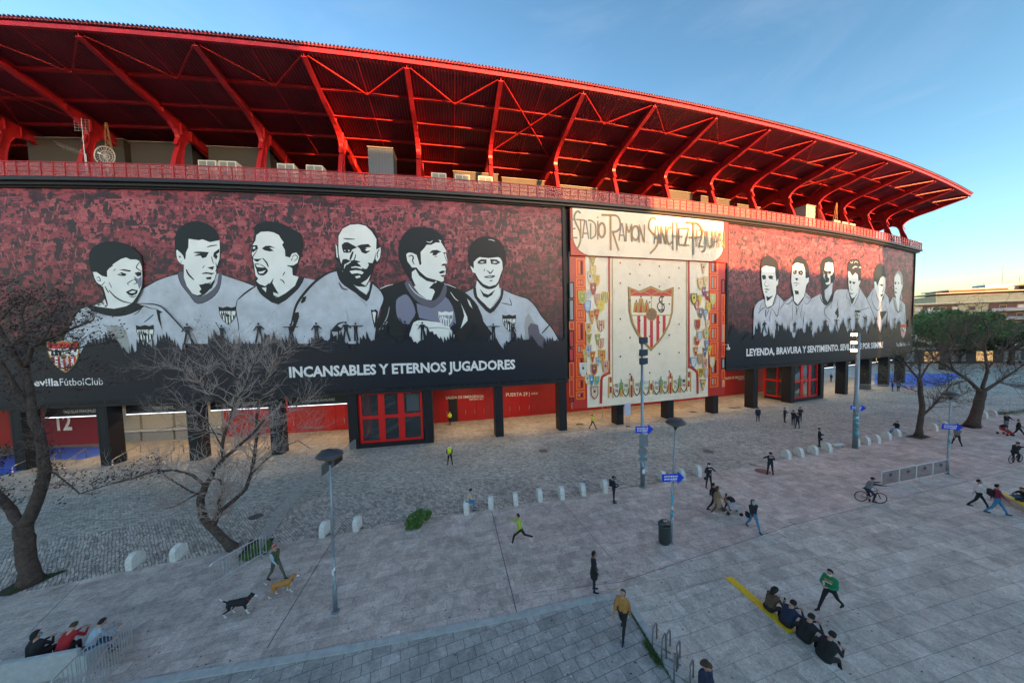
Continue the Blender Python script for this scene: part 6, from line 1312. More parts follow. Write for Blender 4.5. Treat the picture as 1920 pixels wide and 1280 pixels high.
ya, yb = G(1874, 924, .3), G(1906, 942, .3); ya.z = yb.z = 0; benchrun(ya, yb+(yb-ya)*1.5, .24, .36, 'yellow_bench', M_yel, 'low yellow bench at the right edge beside a bag', 'bench')
p = G(1908, 938); t = thing('backpack', 'dark blue and teal backpack lying at the right edge', 'bag', p); b = MB(); b.tube([p+Vector((-.5, .1, .16)), p+Vector((-.3, .05, .2)), p+Vector((.3, -.1, .22)), p+Vector((.6, -.16, .15))], [.1, .17, .19, .1], 12); b.build('body', mat('bag_blue', (.015, .05, .09), .7), t, True)
b = MB(); b.tube([p+Vector((-.3, -.12, .2)), p+Vector((0, -.2, .22)), p+Vector((.3, -.28, .2))], .05, 8); b.build('pocket', mat('bag_teal', (.02, .25, .32), .7), t, True)
# concrete bench in the lower-left corner
def pz(x, y, z): return G(x, y, z)
t = thing('concrete_bench', 'white concrete bench with solid back in the lower left corner', 'bench', pz(100, 1290, 0))
b0, b1 = pz(-60, 1258, .85), pz(143, 1219, .85); dd = (b1-b0).normalized(); nn = Vector((-dd.y, dd.x, 0))
M_ben = mat('white_concrete', (.42, .45, .46), .75, noise=.15, nscale=5, bump=.3)
b0 = b0-dd*2; z_ = Vector((0, 0, 1))
b = MB(); p = [Vector((v.x, v.y, 0)) for v in (b0, b1, b1+nn*.12, b0+nn*.12)]; b.hexa(p+[v+z_*.85 for v in p]); b.build('backrest', M_ben, t)
b = MB(); p = [Vector((v.x, v.y, .36)) for v in (b0+nn*.12, b1+nn*.12, b1+nn*.6, b0+nn*.6)]; b.hexa(p+[v+z_*.09 for v in p]); b.build('seat', M_ben, t)
b = MB(); e0 = b1+dd*.01; p = [Vector((v.x, v.y, 0)) for v in (e0, e0+dd*.22+nn*.0, e0+dd*.22+nn*.66, e0+nn*.66)]; b.hexa(p+[v+z_*h for v, h in zip(p, (.62, .62, .5, .5))]); b.build('end_block', M_ben, t)
b = MB(); p = [Vector((v.x, v.y, 0)) for v in (b0+nn*.16, b1+nn*.16, b1+nn*.5, b0+nn*.5)]; b.hexa(p+[v+z_*.35 for v in p]); b.build('plinth', M_ben, t)
pp = pz(196, 1206, .47); b = MB(); b.box(pp, (.5, .3, .012), .5, M=Matrix.Rotation(.5, 3, 'Z') @ Matrix.Rotation(-.25, 3, 'X')); o = b.build('newspaper', mat('newsprint', (.55, .52, .55), .8)); tag(o, 'folded newspaper hanging off the end of the concrete bench', 'newspaper')
# bicycle stands
def rack(x, y, lab, rz=.9):
    p = G(x, y); t = thing('bicycle_rack', lab, 'bicycle rack', p, rz, 'bicycle racks at the kerb')
    for s_ in (-.22, .22):
        b = LB(); b.tube([(-.3, s_, 0), (-.3, s_, .55), (-.2, s_, .68), (0, s_+.05, .6), (.2, s_, .68), (.3, s_, .55), (.3, s_, 0)], .024, 7); b.build('hoop', mat('rack_steel', (.20, .21, .21), .4, .6), t, True)
    b = LB(); b.tube([(0, -.3, .04), (0, .3, .04)], .024, 6); b.tube([(-.3, -.22, .04), (-.3, .22, .04)], .02, 6); b.build('rail', mat('rack_steel', (.20, .21, .21), .4, .6), t)
rack(1240, 1216, 'upper bicycle rack with bent loops by the weedy kerb'); rack(1258, 1238, 'middle bicycle rack with bent loops by the weedy kerb'); rack(1282, 1276, 'lower bicycle rack with bent loops by the weedy kerb')
# ================================================================== trees and plants
M_bark = mat('bark', (.075, .052, .042), .9, noise=.5, nscale=6, bump=1., bscale=18); M_twig = mat('twig', (.13, .105, .09), .85); M_pale = mat('pale_twig', (.40, .32, .28), .85)
M_lfd = mat('dry_leaf', (.045, .022, .020), .7); M_lfo = mat('sparse_green_leaf', (.07, .11, .025), .6)
M_g1 = mat('leaf_green', (.07, .155, .035), .6); M_g2 = mat('leaf_mid_green', (.13, .25, .06), .6); M_g3 = mat('leaf_dark_green', (.018, .038, .016), .6)
M_soil = mat('soil', (.05, .04, .03), .95, noise=.3); M_grass = mat('grass_blade', (.06, .12, .025), .7)
def leaf(b, c, s_, r_, mi=0):
    a = Vector((r_.uniform(-1, 1), r_.uniform(-1, 1), r_.uniform(-.7, .7))).normalized(); u = a.orthogonal().normalized(); v = a.cross(u)
    u *= s_; v *= s_*.6; b.add([c-u, c+v*.9, c+u, c-v*.9], [(0, 1, 2, 3)], mi)
def limb_tree(lab, base_px, limbs, D, seed, twn, twl, leafn, lmat, lsz, cat='tree', group=None, tr=3, th=1., tm_=None):
    r_ = random.Random(seed); p0 = G(*base_px); t = thing('bare_tree', lab, cat, p0, group=group); b = MB(); segs = []
    for L in limbs:
        dj = L[2]; P = nums(L[0]); n_ = len(P); pts = []; k0 = L[3] if len(L) > 3 else 0.
        for i, (x, y) in enumerate(P): pts.append(PD(x, y, p0.y+k0+(dj-k0)*i/(n_-1)))
        if L is limbs[0]: pts[0] = p0+Vector((0, 0, -.02))
        q_ = []; rr = []
        r0, r1 = L[1]
        for i in range(n_-1):
            for k in range(3): f = k/3; q_.append(pts[i].lerp(pts[i+1], f)+Vector((r_.uniform(-1, 1), r_.uniform(-1, 1), r_.uniform(-1, 1)))*(.10*min(r0, .3) if i+k else 0)); g = (i+f)/(n_-1); rr.append(r0+(r1-r0)*g)
        q_.append(pts[-1]); rr.append(r1)
        if L is limbs[0]: rr[0] *= 1.5; rr[1] *= 1.15
        b.tube(q_, rr, 9 if r0 > .1 else 6)
        segs.append((q_, rr, L is limbs[0]))
    b.build('trunk', M_bark, t, True)
    cb = MB(); tips = []
    def grow(p, d, L, r, lev):
        n_ = 3; pts = [p]; q_ = p
        for k in range(n_):
            d = (d+Vector((r_.uniform(-1, 1), r_.uniform(-1, 1), r_.uniform(-.7, 1)))*.33).normalized(); q_ = q_+d*(L/n_); pts.append(q_)
        cb.tube(pts, [r, r*.8, r*.6, r*.3], 4 if lev < tr-1 else 3, caps=False)
        if lev < tr:
            for k in range(r_.randint(2, 3)):
                j = r_.randint(1, n_); dd = (d+Vector((r_.uniform(-1, 1), r_.uniform(-1, 1), r_.uniform(-.8, 1)))*.9).normalized(); grow(pts[j], dd, L*r_.uniform(.5, .8), r*.6, lev+1)
        else: tips.append(q_)
    for q_, rr, first in segs:
        if first: continue
        n_ = len(q_)
        for k in range(int(twn*(n_/12+.5))):
            i = r_.randint(max(1, int(n_*.25)), n_-1); d0 = (q_[i]-q_[i-1]).normalized()
            d = (d0*.7+Vector((r_.uniform(-1, 1), r_.uniform(-1, 1), r_.uniform(-.4, 1.)))).normalized(); grow(q_[i], d, twl*r_.uniform(.6, 1.3), min(.03, rr[i]*.5)*th, 1)
    for k in range(leafn):
        c = r_.choice(tips)
        for j in range(r_.randint(1, 5)): leaf(cb, c+Vector((r_.gauss(0, .12), r_.gauss(0, .12), r_.gauss(0, .1))), lsz*r_.uniform(.6, 1.3), r_, 1)
    cb.build('crown', [tm_ or M_twig, lmat], t, fixn=False); return t
Z3 = lambda s: ' '.join('%g %g' % (240+x/2.7237, 580+y/2.7237) for x, y in nums(s))
limb_tree('leaning bare tree with forked trunk behind the barriers, no leaves', (438, 1028), [
 (Z3('545 1222 480 1165 430 1115 388 1065 368 1000 375 950 395 900'), (.21, .15), -.1), (Z3('430 1112 455 1060 470 1030'), (.15, .12), .1), (Z3('470 1030 540 975 600 920 632 830 645 740 660 640 655 560'), (.11, .06), .8, .1), (Z3('655 560 672 480 700 360 760 250 830 190 930 185'), (.06, .015), 1.6, .8),
 (Z3('470 1030 460 990 490 920 470 870 430 860'), (.09, .03), -.4, .1), (Z3('395 900 420 865 440 820 490 760 560 700 640 630 700 560'), (.13, .04), -.8), (Z3('490 765 480 700 490 640 520 560 545 470 600 400 640 280 690 190'), (.09, .02), .4, -.3),
 (Z3('395 900 330 845 240 820 140 825 20 865 -80 890'), (.08, .02), -1.2), (Z3('372 945 320 930 240 880 190 850 130 740'), (.06, .015), .9), (Z3('370 930 300 970 230 1010 175 1018'), (.05, .012), -.8), (Z3('535 500 440 460 390 400 310 330 220 290 80 320'), (.05, .012), -.6, .2),
 (Z3('640 830 700 770 790 700 870 670 930 710'), (.045, .012), .9, .6), (Z3('690 600 760 560 850 500 960 430'), (.04, .012), 1.6, -.4), (Z3('600 400 540 330 500 220 420 150'), (.035, .01), -.5, .3), (Z3('700 360 620 300 560 200 570 120'), (.035, .01), 1.8, 1), (Z3('390 400 400 300 370 210 330 120'), (.03, .01), .7, -.6), (Z3('655 560 760 620 860 600 960 610'), (.03, .01), 1.5, .8), (Z3('490 640 380 620 260 590 150 620'), (.035, .01), .8, .3), (Z3('480 700 400 560 280 500 170 520'), (.03, .01), -1, .3)],
 0, 11, 25, .92, 260, M_lfd, .035, th=.95, tm_=M_pale)
limb_tree('thick dark tree at the left edge with dense dry brown leaves', (58, 1092), [
 ('58 1098 52 1050 46 1010 44 985', (.31, .29), 0), ('44 990 70 940 84 880 78 830 60 770 48 690', (.235, .13), .3), ('44 990 20 955 -8 925 -45 890 -90 830', (.19, .12), -.4), ('48 690 60 650 90 635 130 618 175 600', (.10, .03), -.8, .3), ('52 710 20 650 -10 600 -40 560', (.11, .03), .6, .3), ('62 775 35 735 8 690 -25 640', (.12, .04), -.5, .3),
 ('48 690 50 640 40 590 60 545', (.08, .02), 1., .3), ('84 880 105 888 150 925 230 900 300 880', (.045, .012), -.4, .3), ('60 650 110 660 160 650 215 640', (.05, .015), 1., 0), ('80 638 95 610 110 590 125 575', (.04, .012), .4, -.6), ('50 700 90 690 140 690 200 720', (.04, .012), -1, .3), ('-8 925 -30 900 0 860 30 850', (.04, .012), .6, -.3), ('-20 640 0 600 30 570 20 550', (.05, .015), 1.2, 0), ('20 650 60 615 90 600 110 570', (.05, .015), -1.2, .5)],
 0, 21, 26, .50, 1500, M_lfd, .055, th=.75)
limb_tree('slim bare tree with a side branch right of the masked seated person', (1722, 818), [
 ('1722 818 1726 790 1729 760 1726 735 1724 712', (.24, .17), 0), ('1730 778 1748 762 1762 745 1785 720', (.12, .04), .5), ('1724 712 1708 694 1690 672 1672 660', (.10, .03), -.8), ('1724 712 1740 684 1758 668 1775 650', (.10, .03), .8), ('1725 735 1700 728 1680 716 1660 712', (.05, .02), .4), ('1762 745 1790 748 1815 735', (.05, .02), -.6, .3), ('1724 712 1725 680 1718 650 1722 625', (.07, .02), .2)],
 0, 31, 19, 1.5, 300, M_lfo, .07, th=.9)
limb_tree('thick-trunked bare tree with wide crown at the far right', (1822, 800), [
 ('1822 800 1832 770 1838 745 1840 732', (.42, .34), 0), ('1840 735 1815 712 1785 692 1755 675 1735 650', (.18, .04), -1.2), ('1840 735 1852 695 1846 655 1852 620 1840 590', (.16, .03), .8), ('1842 735 1872 716 1905 694 1935 670', (.17, .04), .4), ('1852 690 1880 660 1900 630 1920 610', (.09, .03), 1.4, .5), ('1815 712 1790 720 1760 722 1735 715', (.07, .02), .6, -.5), ('1848 660 1820 640 1800 615 1790 600', (.08, .02), -.8, .6), ('1872 716 1900 725 1930 722', (.06, .02), -.8, .2), ('1785 692 1780 665 1790 640 1775 615', (.07, .02), -1.8, -.9)],
 0, 41, 24, 1.7, 420, M_lfo, .08, th=1.)
def crown_tree(lab, c, rx, ry, rz_, n, ls, seed, ms, trunk_h, nm='broad_tree', clumps=26, flat=.0):
    r_ = random.Random(seed); t = thing(nm, lab, 'tree', (c[0], c[1], 0)); b = MB(); top = Vector((c[0], c[1], c[2]-rz_*.4)); b.tube([(c[0], c[1], 0), (c[0]+.2, c[1], trunk_h*.6), top], [rx*.055, rx*.045, rx*.03], 8)
    for k in range(7): a_ = k*.9; b.tube([Vector((c[0], c[1], trunk_h*.55)), Vector((c[0]+rx*.3*math.cos(a_), c[1]+ry*.3*math.sin(a_), c[2]-rz_*.3)), Vector((c[0]+rx*.65*math.cos(a_), c[1]+ry*.65*math.sin(a_), c[2]+rz_*.1))], [rx*.03, rx*.02, rx*.008], 6)
    b.build('trunk', M_bark, t, True); b = MB(); cl = []
    for k in range(clumps):
        a_ = r_.uniform(0, 6.283); q_ = math.sqrt(r_.random()); cl.append((Vector((c[0]+rx*q_*math.cos(a_), c[1]+ry*q_*math.sin(a_), c[2]+rz_*r_.uniform(-.55, .75)*(1-.55*q_*q_))), r_.uniform(.16, .3)*rx))
    for k in range(n):
        cc, cr = r_.choice(cl); d = Vector((r_.gauss(0, 1), r_.gauss(0, 1), r_.gauss(0, .6))).normalized()*cr*(r_.random()**.4); leaf(b, cc+Vector((d.x, d.y, d.z*.7)), ls*r_.uniform(.6, 1.4), r_, 0 if r_.random() < .6 else 1)
    b.build('crown', ms, t, fixn=False); return t
def farc(x, y, D): return PD(x, y, D)
p = farc(1770, 612, 78); crown_tree('broad green umbrella tree beyond the corner of the stadium', p, 11.5, 7, 4.4, 26000, .26, 5, [M_g1, mat('leaf_bright', (.09, .18, .04), .6)], 7., clumps=34)
p = farc(1898, 632, 84); crown_tree('dark green tree right of the broad green tree', p, 11, 7, 4.2, 20000, .28, 6, [M_g3, M_g1], 7., clumps=30)
for i, (x, y, D, rr, lab) in enumerate(((1735, 650, 95, 4.5, 'small dark tree behind the cars near the stadium corner'), (1800, 652, 90, 5, 'small dark tree behind the bare crown'), (1860, 655, 92, 5, 'small dark tree below the dark green tree'))):
    p = farc(x, y, D); crown_tree(lab, p, rr, rr, 2.4, 4200, .24, 60+i, [M_g3, M_g1], 3., 'small_tree', 14)
def bush(x, y, rx, rz_, n, lab, seed, ls=.055, nm='bush'):
    p = G(x, y); r_ = random.Random(seed); t = thing(nm, lab, 'bush', p); b = MB()
    for k in range(9): a_ = k*.7; b.tube([p, p+Vector((math.cos(a_)*rx*.7, math.sin(a_)*rx*.6, rz_*.9))], [.012, .006], 4)
    b.build('stems', M_twig, t); b = MB()
    cl = [(Vector((r_.uniform(-1, 1)*rx*.75, r_.uniform(-1, 1)*rx*.6, r_.uniform(.1, .8)*rz_)), r_.uniform(.22, .4)*rx) for k in range(26)]
    for k in range(n):
        c, cr = r_.choice(cl); d = Vector((r_.gauss(0, 1), r_.gauss(0, 1), r_.gauss(0, 1))).normalized()*cr*r_.uniform(.6, 1); q_ = p+c+d
        if q_.z > .01: leaf(b, q_, ls*r_.uniform(.6, 1.3), r_, 0 if r_.random() < .55 else 1)
    b.build('leaves', [M_g1, M_g2], t, fixn=False)
bush(786, 986, .72, 1.0, 7500, 'round green bush growing at the paving joint', 71); bush(490, 1030, .55, .28, 2200, 'low green shrub around the base of the leaning tree', 72, .05); bush(465, 1045, .4, .2, 900, 'low green weeds by the foot of the barriers', 73, .045, 'weed_patch')
def pit(pts, nm='tree_pit'): sheet(nm, [G(*p)[:2] for p in pts], .016, M_soil)
pit([(-20, 1120), (40, 1085), (128, 1068), (60, 1100), (20, 1116)]); pit([(1695, 818), (1722, 812), (1746, 819), (1728, 824)]); pit([(1795, 797), (1822, 792), (1845, 799), (1825, 804)]); pit([(445, 1045), (470, 1012), (515, 1008), (495, 1040)])
gb = MB(); r_ = random.Random(8)
def tuft(p, n, h, spread):
    for k in range(n):
        q_ = p+Vector((r_.gauss(0, spread), r_.gauss(0, spread), 0)); d = Vector((r_.uniform(-1, 1), r_.uniform(-1, 1), 0))*h*.5; s_ = Vector((d.y, -d.x, 0)).normalized()*.006 if d.length > 0 else Vector((.006, 0, 0)); gb.add([q_-s_, q_+s_, q_+d+Vector((0, 0, h*r_.uniform(.5, 1.)))], [(0, 1, 2)])
def tline(a, c, n, h, dens=6, sp=.03):
    p, q_ = G(*a, .01), G(*c, .01)
    for k in range(n): tuft(p.lerp(q_, r_.random()), dens, h, sp)
tline((630, 988), (780, 972), 60, .07); tline((1172, 1130), (1262, 1278), 170, .10); tline((1210, 1205), (1240, 1255), 60, .2, 10, .06); tline((1015, 1143), (1160, 1122), 40, .05); tline((1160, 916), (1240, 902), 60, .06, 6, .05); tline((1320, 888), (1440, 868), 50, .05, 6, .08); tline((1400, 868), (1445, 880), 90, .05, 6, .15)
tline((1700, 818), (1745, 819), 60, .10, 6, .15); tline((15, 1112), (120, 1070), 120, .12, 8, .06); tline((1870, 777), (1960, 768), 200, .4, 8, .3); tline((604, 1006), (620, 1002), 15, .1, 8); tline((668, 992), (682, 990), 15, .1, 8); tline((1540, 850), (1580, 838), 20, .05)
o = gb.build('grass', M_grass, fixn=False); tag(o, 'green grass and weeds sprouting from joints, kerbs and tree pits', 'grass'); o['kind'] = 'stuff'
lt = MB(); r_ = random.Random(19)
for k in range(420):
    p = G(r_.uniform(-50, 1980), r_.choice([r_.uniform(860, 1290), r_.uniform(960, 1290)]), .012); s_ = r_.uniform(.015, .05); a_ = r_.uniform(0, 6.28)
    lt.add([p+Vector((s_*math.cos(a_+t), s_*.6*math.sin(a_+t), .004*(t > 3))) for t in (0, 1.4, 3.0, 4.4)], [(0, 1, 2, 3)], 0 if r_.random() < .8 else 1)
o = lt.build('litter', [mat('dead_leaf', (.05, .035, .02), .8), mat('paper_scrap', (.7, .7, .68), .7)], fixn=False); tag(o, 'dead leaves and paper scraps scattered over the paving', 'litter'); o['kind'] = 'stuff'
# ================================================================== people
SKIN = mat('skin', (.45, .25, .18), .55); SKIND = mat('skin_dark', (.22, .12, .08), .55)
def fab(name, c): return mat('cloth_'+name, c, .85, noise=.15, nscale=14)
CL = {'black': (.012, .012, .015), 'navy': (.014, .022, .055), 'police': (.010, .013, .026), 'hivis': (.62, .75, .02), 'jeans': (.035, .085, .17), 'bluejeans': (.05, .19, .36), 'beige': (.50, .40, .30), 'green': (.012, .20, .09), 'white': (.62, .63, .66), 'lime': (.34, .48, .04), 'olive': (.055, .085, .035), 'camel': (.30, .20, .12), 'orange': (.42, .20, .05), 'red': (.38, .015, .02), 'lblue': (.33, .42, .50), 'maroon': (.20, .02, .05), 'grey': (.16, .18, .21), 'brown': (.10, .06, .035), 'hoodie': (.16, .14, .12), 'dgreen': (.02, .035, .02), 'teal': (.0, .35, .45), 'pink': (.65, .22, .22), 'khaki': (.08, .10, .07), 'hair': (.015, .010, .008), 'hair2': (.07, .04, .025)}
def F(n_): return fab(n_, CL[n_])
def sph(b, c, r, sz=1., n=10, sx=1., sy=1.):
    pr = [(max(.001, r*math.sin(math.pi*k/8)), -r*sz*math.cos(math.pi*k/8)) for k in range(9)]; b.lathe(c, pr, n, 0, sx, sy)
def person(lab, x, y, head, pose='stand', top='black', leg='black', skin=None, sleeves=None, shoes='black', hair='hair', cap=None, mask=None, coat=0., s=1.04, lf=(0, 0), rf=(0, 0), la=(5, 8, 15, 0), ra=(5, 8, 15, 0), lean=0, headp=0, heady=0, seat=None, longhair=False, hood=False, group=None, loc=None, bulk=1., vox=.026, legsp=.10):
    p = loc if loc is not None else G(x, y)
    t = thing('person', lab, 'person', p, R(head-90), group)
    if pose == 'walk': lf, rf = (28, 6), (-18, 18); la, ra = (-22, 6, 20, 0), (24, 6, 30, 0)
    rad = math.radians; sc = s; prim = []  # (a, b, ra, rb, mat)
    def legpts(sd_, f):
        a = rad(f[0]); k = rad(f[1]); hip = Vector((sd_*.09, 0, 0)); kn = hip+Vector((sd_*(legsp-.09)*.5, math.sin(a)*.43, -math.cos(a)*.43)); an = kn+Vector((sd_*(legsp-.09)*.5, math.sin(a-k)*.41, -math.cos(a-k)*.41)); return hip, kn, an, a-k
    Lp, Rp = legpts(-1, lf), legpts(1, rf)
    low = min(Lp[2].z, Rp[2].z); pz_ = (-low+.08) if seat is None else (seat/sc+.09); P0 = Vector((0, 0, pz_))
    ln = rad(lean); up = Vector((0, math.sin(ln), math.cos(ln))); fw = Vector((0, math.cos(ln), -math.sin(ln)))
    wst = P0+up*.12; ch = P0+up*.36; nk = P0+up*.53; tm, lm = F(top), F(leg); sm = F(sleeves or top); sk = skin or SKIN; sh = F(shoes)
    add = lambda a, b_, r0, r1, m_: prim.append((Vector(a), Vector(b_), r0, r1, m_))
    B = bulk
    add(P0+Vector((-.075, 0, 0)), P0+Vector((.075, 0, 0)), .115*B, .115*B, lm if not coat else tm); add(P0+up*.03+Vector((-.06, 0, 0)), wst+Vector((-.05, 0, 0)), .11*B, .105*B, tm); add(P0+up*.03+Vector((.06, 0, 0)), wst+Vector((.05, 0, 0)), .11*B, .105*B, tm)
    for sx in (-1, 1): add(wst+Vector((sx*.05, 0, 0)), ch+Vector((sx*.085, 0, 0)), .105*B, .115*B, tm); add(ch+Vector((sx*.085, 0, 0)), nk+Vector((sx*.10, 0, -.06)), .11*B, .075, tm)
    add(nk+Vector((-.16, 0, -.07)), nk+Vector((.16, 0, -.07)), .065, .065, tm); add(nk-up*.04, nk+up*.05, .058, .055, sk)
    if coat:
        for sx in (-1, 1): add(P0+Vector((sx*.05, 0, .02)), P0+Vector((sx*.07, 0, -coat)), .13*B, .16*B, tm)
    hp, hy = rad(headp), rad(heady); hup = Vector((0, math.sin(ln*.6+hp), math.cos(ln*.6+hp))); hc = nk+hup*.155; hf = Vector((-math.sin(hy), math.cos(hy)*math.cos(hp+ln*.4), -math.sin(hp+ln*.4))).normalized(); hs_ = hf.cross(hup).normalized()
    add(hc+hup*.03-hf*.012, hc-hup*.01, .088, .085, sk); add(hc-hup*.01, hc-hup*.075+hf*.02, .078, .052, sk); add(hc+hf*.075+hup*.01, hc+hf*.098-hup*.025, .010, .016, sk)
    for sx in (-1, 1): add(hc+hs_*.088*sx+hup*.01, hc+hs_*.09*sx-hup*.02, .016, .012, sk)
    feet = []
    for (hip, kn, an, sa), sd_ in ((Lp, -1), (Rp, 1)):
        hip, kn, an = hip+P0, kn+P0, an+P0; add(hip, kn, .092*B, .062, lm); add(kn, an+Vector((0, 0, .02)), .060, .044, lm)
        fd_ = Vector((sd_*.12, 1, 0)).normalized(); tilt = Vector((0, 0, 0)) if an.z < .2 or seat is not None else Vector((0, 0, -.10)); add(an+Vector((0, -.03, -.035)), an+fd_*.16+Vector((0, 0, -.045))+tilt, .042, .034, sh)
    hands = []
    for A, sd_ in ((la, -1), (ra, 1)):
        f, ab, el, inn = [rad(v) for v in A]; shd = nk+Vector((sd_*.185, 0, -.075)); d = Vector((sd_*math.sin(ab), math.sin(f+ln)*math.cos(ab), -math.cos(f+ln)*math.cos(ab))); e = shd+d*.29; g = f+ln+el
        d2 = Vector((-sd_*math.sin(inn), math.sin(g)*math.cos(inn), -math.cos(g)*math.cos(inn))); w_ = e+d2*.245; add(shd, e, .058, .046, sm); add(e, w_, .044, .032, sm); add(w_, w_+d2*.075, .030, .034, sk); hands.append((w_+d2*.08, d2, sd_))
    b = MB()
    for a, c, r0, r1, m_ in prim:
        a, c = a*sc, c*sc; r0 *= sc; r1 *= sc
        if (c-a).length > 1e-4: b.tube([a, c], [r0, r1], 10)
        sph(b, a, r0); sph(b, c, r1)
    me = bpy.data.meshes.new('tmp'); me.from_pydata(b.v, [], b.f); o = bpy.data.objects.new('tmp', me); COL.objects.link(o)
    md_ = o.modifiers.new('r', 'REMESH'); md_.mode = 'VOXEL'; md_.voxel_size = vox*sc; md_ = o.modifiers.new('s', 'SMOOTH'); md_.factor = .5; md_.iterations = 2
    dg = bpy.context.evaluated_depsgraph_get(); nm = bpy.data.meshes.new_from_object(o.evaluated_get(dg)); bpy.data.objects.remove(o)
    n = len(nm.vertices); co = np.empty(n*3); nm.vertices.foreach_get('co', co); co = co.reshape(-1, 3); npoly = len(nm.polygons)
    ce = np.empty(npoly*3); nm.polygons.foreach_get('center', ce); ce = ce.reshape(-1, 3)/sc; best = np.full(npoly, 9.); idx = np.zeros(npoly, int); ml = []
    for a, c, r0, r1, m_ in prim:
        if m_ not in ml: ml.append(m_)
        a_ = np.array(a); d = np.array(c)-a_; L2 = max(1e-9, d@d); tt = np.clip(((ce-a_)@d)/L2, 0, 1); dist = np.linalg.norm(ce-(a_+tt[:, None]*d), axis=1)-(r0+(r1-r0)*tt); k = dist < best-.003; best[k] = dist[k]; idx[k] = ml.index(m_)
    fb_ = MB()
    for w_, d2, sd_ in hands:         # five curled fingers per hand, rooted in the palm
        side = d2.cross(Vector((0, 0, 1))); side = side.normalized() if side.length > .1 else Vector((1, 0, 0)); nrm = side.cross(d2).normalized()
        for k in range(4): r0 = w_+side*(.018*(k-1.5)); L = (.062, .072, .068, .052)[k]; q1 = r0+d2*L*.55-nrm*.01; q2 = q1+d2*L*.35-nrm*.03; fb_.tube([v*sc for v in (r0-d2*.02, q1, q2)], [.0095*sc, .0085*sc, .007*sc], 5)
        r0 = w_-d2*.045-side*.03*sd_; fb_.tube([v*sc for v in (r0, r0-side*.02*sd_+d2*.03, r0-side*.02*sd_+d2*.06-nrm*.012)], [.011*sc, .0095*sc, .008*sc], 5)
    polys = [tuple(pp.vertices) for pp in nm.polygons]; bpy.data.meshes.remove(nm)
    me = bpy.data.meshes.new('body'); vs = [tuple(v) for v in co]+fb_.v; me.from_pydata(vs, [], polys+[tuple(i+n for i in f) for f in fb_.f])
    for m_ in ml: me.materials.append(m_)
    mi = list(idx)+[ml.index(sk)]*len(fb_.f); me.polygons.foreach_set('material_index', mi); me.polygons.foreach_set('use_smooth', [True]*len(me.polygons)); me.update()
    o = bpy.data.objects.new('body', me); COL.objects.link(o); o.parent = t
    Mh = Matrix((hs_, hf, hup)).transposed()
    def hl(v): return (hc+Mh @ Vector(v))*sc
    def shell(nm_, m_, r, z0, z1, back=0., squash=1.): # cap of a sphere around the head
        b = LB(); o_ = []; rows = 6; cols = 14
        for i in range(rows+1):
            ph = z0+(z1-z0)*i/rows
            for k in range(cols):
                a_ = 2*math.pi*k/cols; f_ = math.sin(a_); lim = .55+.3*f_ if f_ > .15 else (-.25 if f_ > -.3 else -9)
                pe = max(ph, lim) if i < rows else ph; rr = r*(math.cos(pe) if pe > 0 else 1.); zz = r*(math.sin(pe)*squash if pe > 0 else pe)+.03
                o_.append(hl((rr*math.cos(a_), rr*f_*1.05-.012, zz)))
        fs = [(i*cols+k, i*cols+(k+1) % cols, (i+1)*cols+(k+1) % cols, (i+1)*cols+k) for i in range(rows) for k in range(cols)]+[tuple(rows*cols+k for k in range(cols))]
        b.add(o_, fs); return b.build(nm_, m_, t, True)
    if hood: shell('hood', tm, .118, -.9, 1.5, .02)
    elif cap:
        shell('cap', F(cap), .102, .05, 1.45, .0, .95); b = LB(); P = [hl((u, v, .055)) for u, v in ((-.07, .06), (-.06, .13), (0, .165), (.06, .13), (.07, .06))]; b.add(P+[q_+Vector((0, 0, .008)) for q_ in P], [(0, 1, 2, 3, 4), (9, 8, 7, 6, 5)]); b.build('cap_peak', F(cap), t); shell('hair', F(hair), .094, -.5, .2, .0)
    else: shell('hair', F(hair), .0945, -.75 if not longhair else -1.2, 1.5, .0)
    if longhair: b = LB(); b.tube([hl((0, -.07, .02)), hl((0, -.09, -.08)), hl((0, -.10, -.22))], [.09*sc, .085*sc, .05*sc], 10); b.build('long_hair', F(hair), t, True)
    b = LB()
    for sx in (-1, 1): sph(b, hl((sx*.032, .082, .012)), .011*sc, .7, 6)
    b.build('eyes', mat('eye_dark', (.02, .015, .012), .3), t)
    b = LB(); b.tube([hl((-.024, .076, -.058)), hl((0, .083, -.060)), hl((.024, .076, -.058))], [.004*sc, .006*sc, .004*sc], 5); b.build('mouth', mat('lips', (.30, .10, .09), .5), t)
    if mask:
        b = LB(); P = []
        for i, z in enumerate((.0, -.03, -.065, -.095)):
            for k in range(7): a_ = math.pi*(.12+.76*k/6); rr = (.092, .100, .098, .078)[i]; P.append(hl((rr*math.cos(a_), rr*math.sin(a_)*1.08+.012, z)))
        b.add(P, [(i*7+k, i*7+k+1, (i+1)*7+k+1, (i+1)*7+k) for i in range(3) for k in range(6)]); b.build('face_mask', mat('mask_'+mask, {'white': (.75, .77, .78), 'blue': (.15, .5, .65), 'black': (.02, .02, .02)}[mask], .7), t, True)
    t['_h'] = 0; del t['_h']; t_hands = [(w_*sc) for w_, _, _ in hands]
    return t, t_hands, ch*sc, sc
def bag(t, c, d, m_, nm='bag'):
    b = LB(); b.box(c, d); o = b.build(nm, m_, t); bv = o.modifiers.new('b', 'BEVEL'); bv.width = min(d)*.35; bv.segments = 3; return o
def held(t, hands, k, nm, d, m_): b = LB(); b.box(hands[k]+Vector((0, .02, .02)), d); return b.build(nm, m_, t)
PH = mat('phone_black', (.02, .02, .025), .2)
HIP = (35, 38, 95, 55)
fold = dict(la=(25, 10, 75, 45), ra=(25, 10, 75, 45))
phone2 = dict(la=(2, 8, 72, 28), ra=(2, 8, 72, 28))
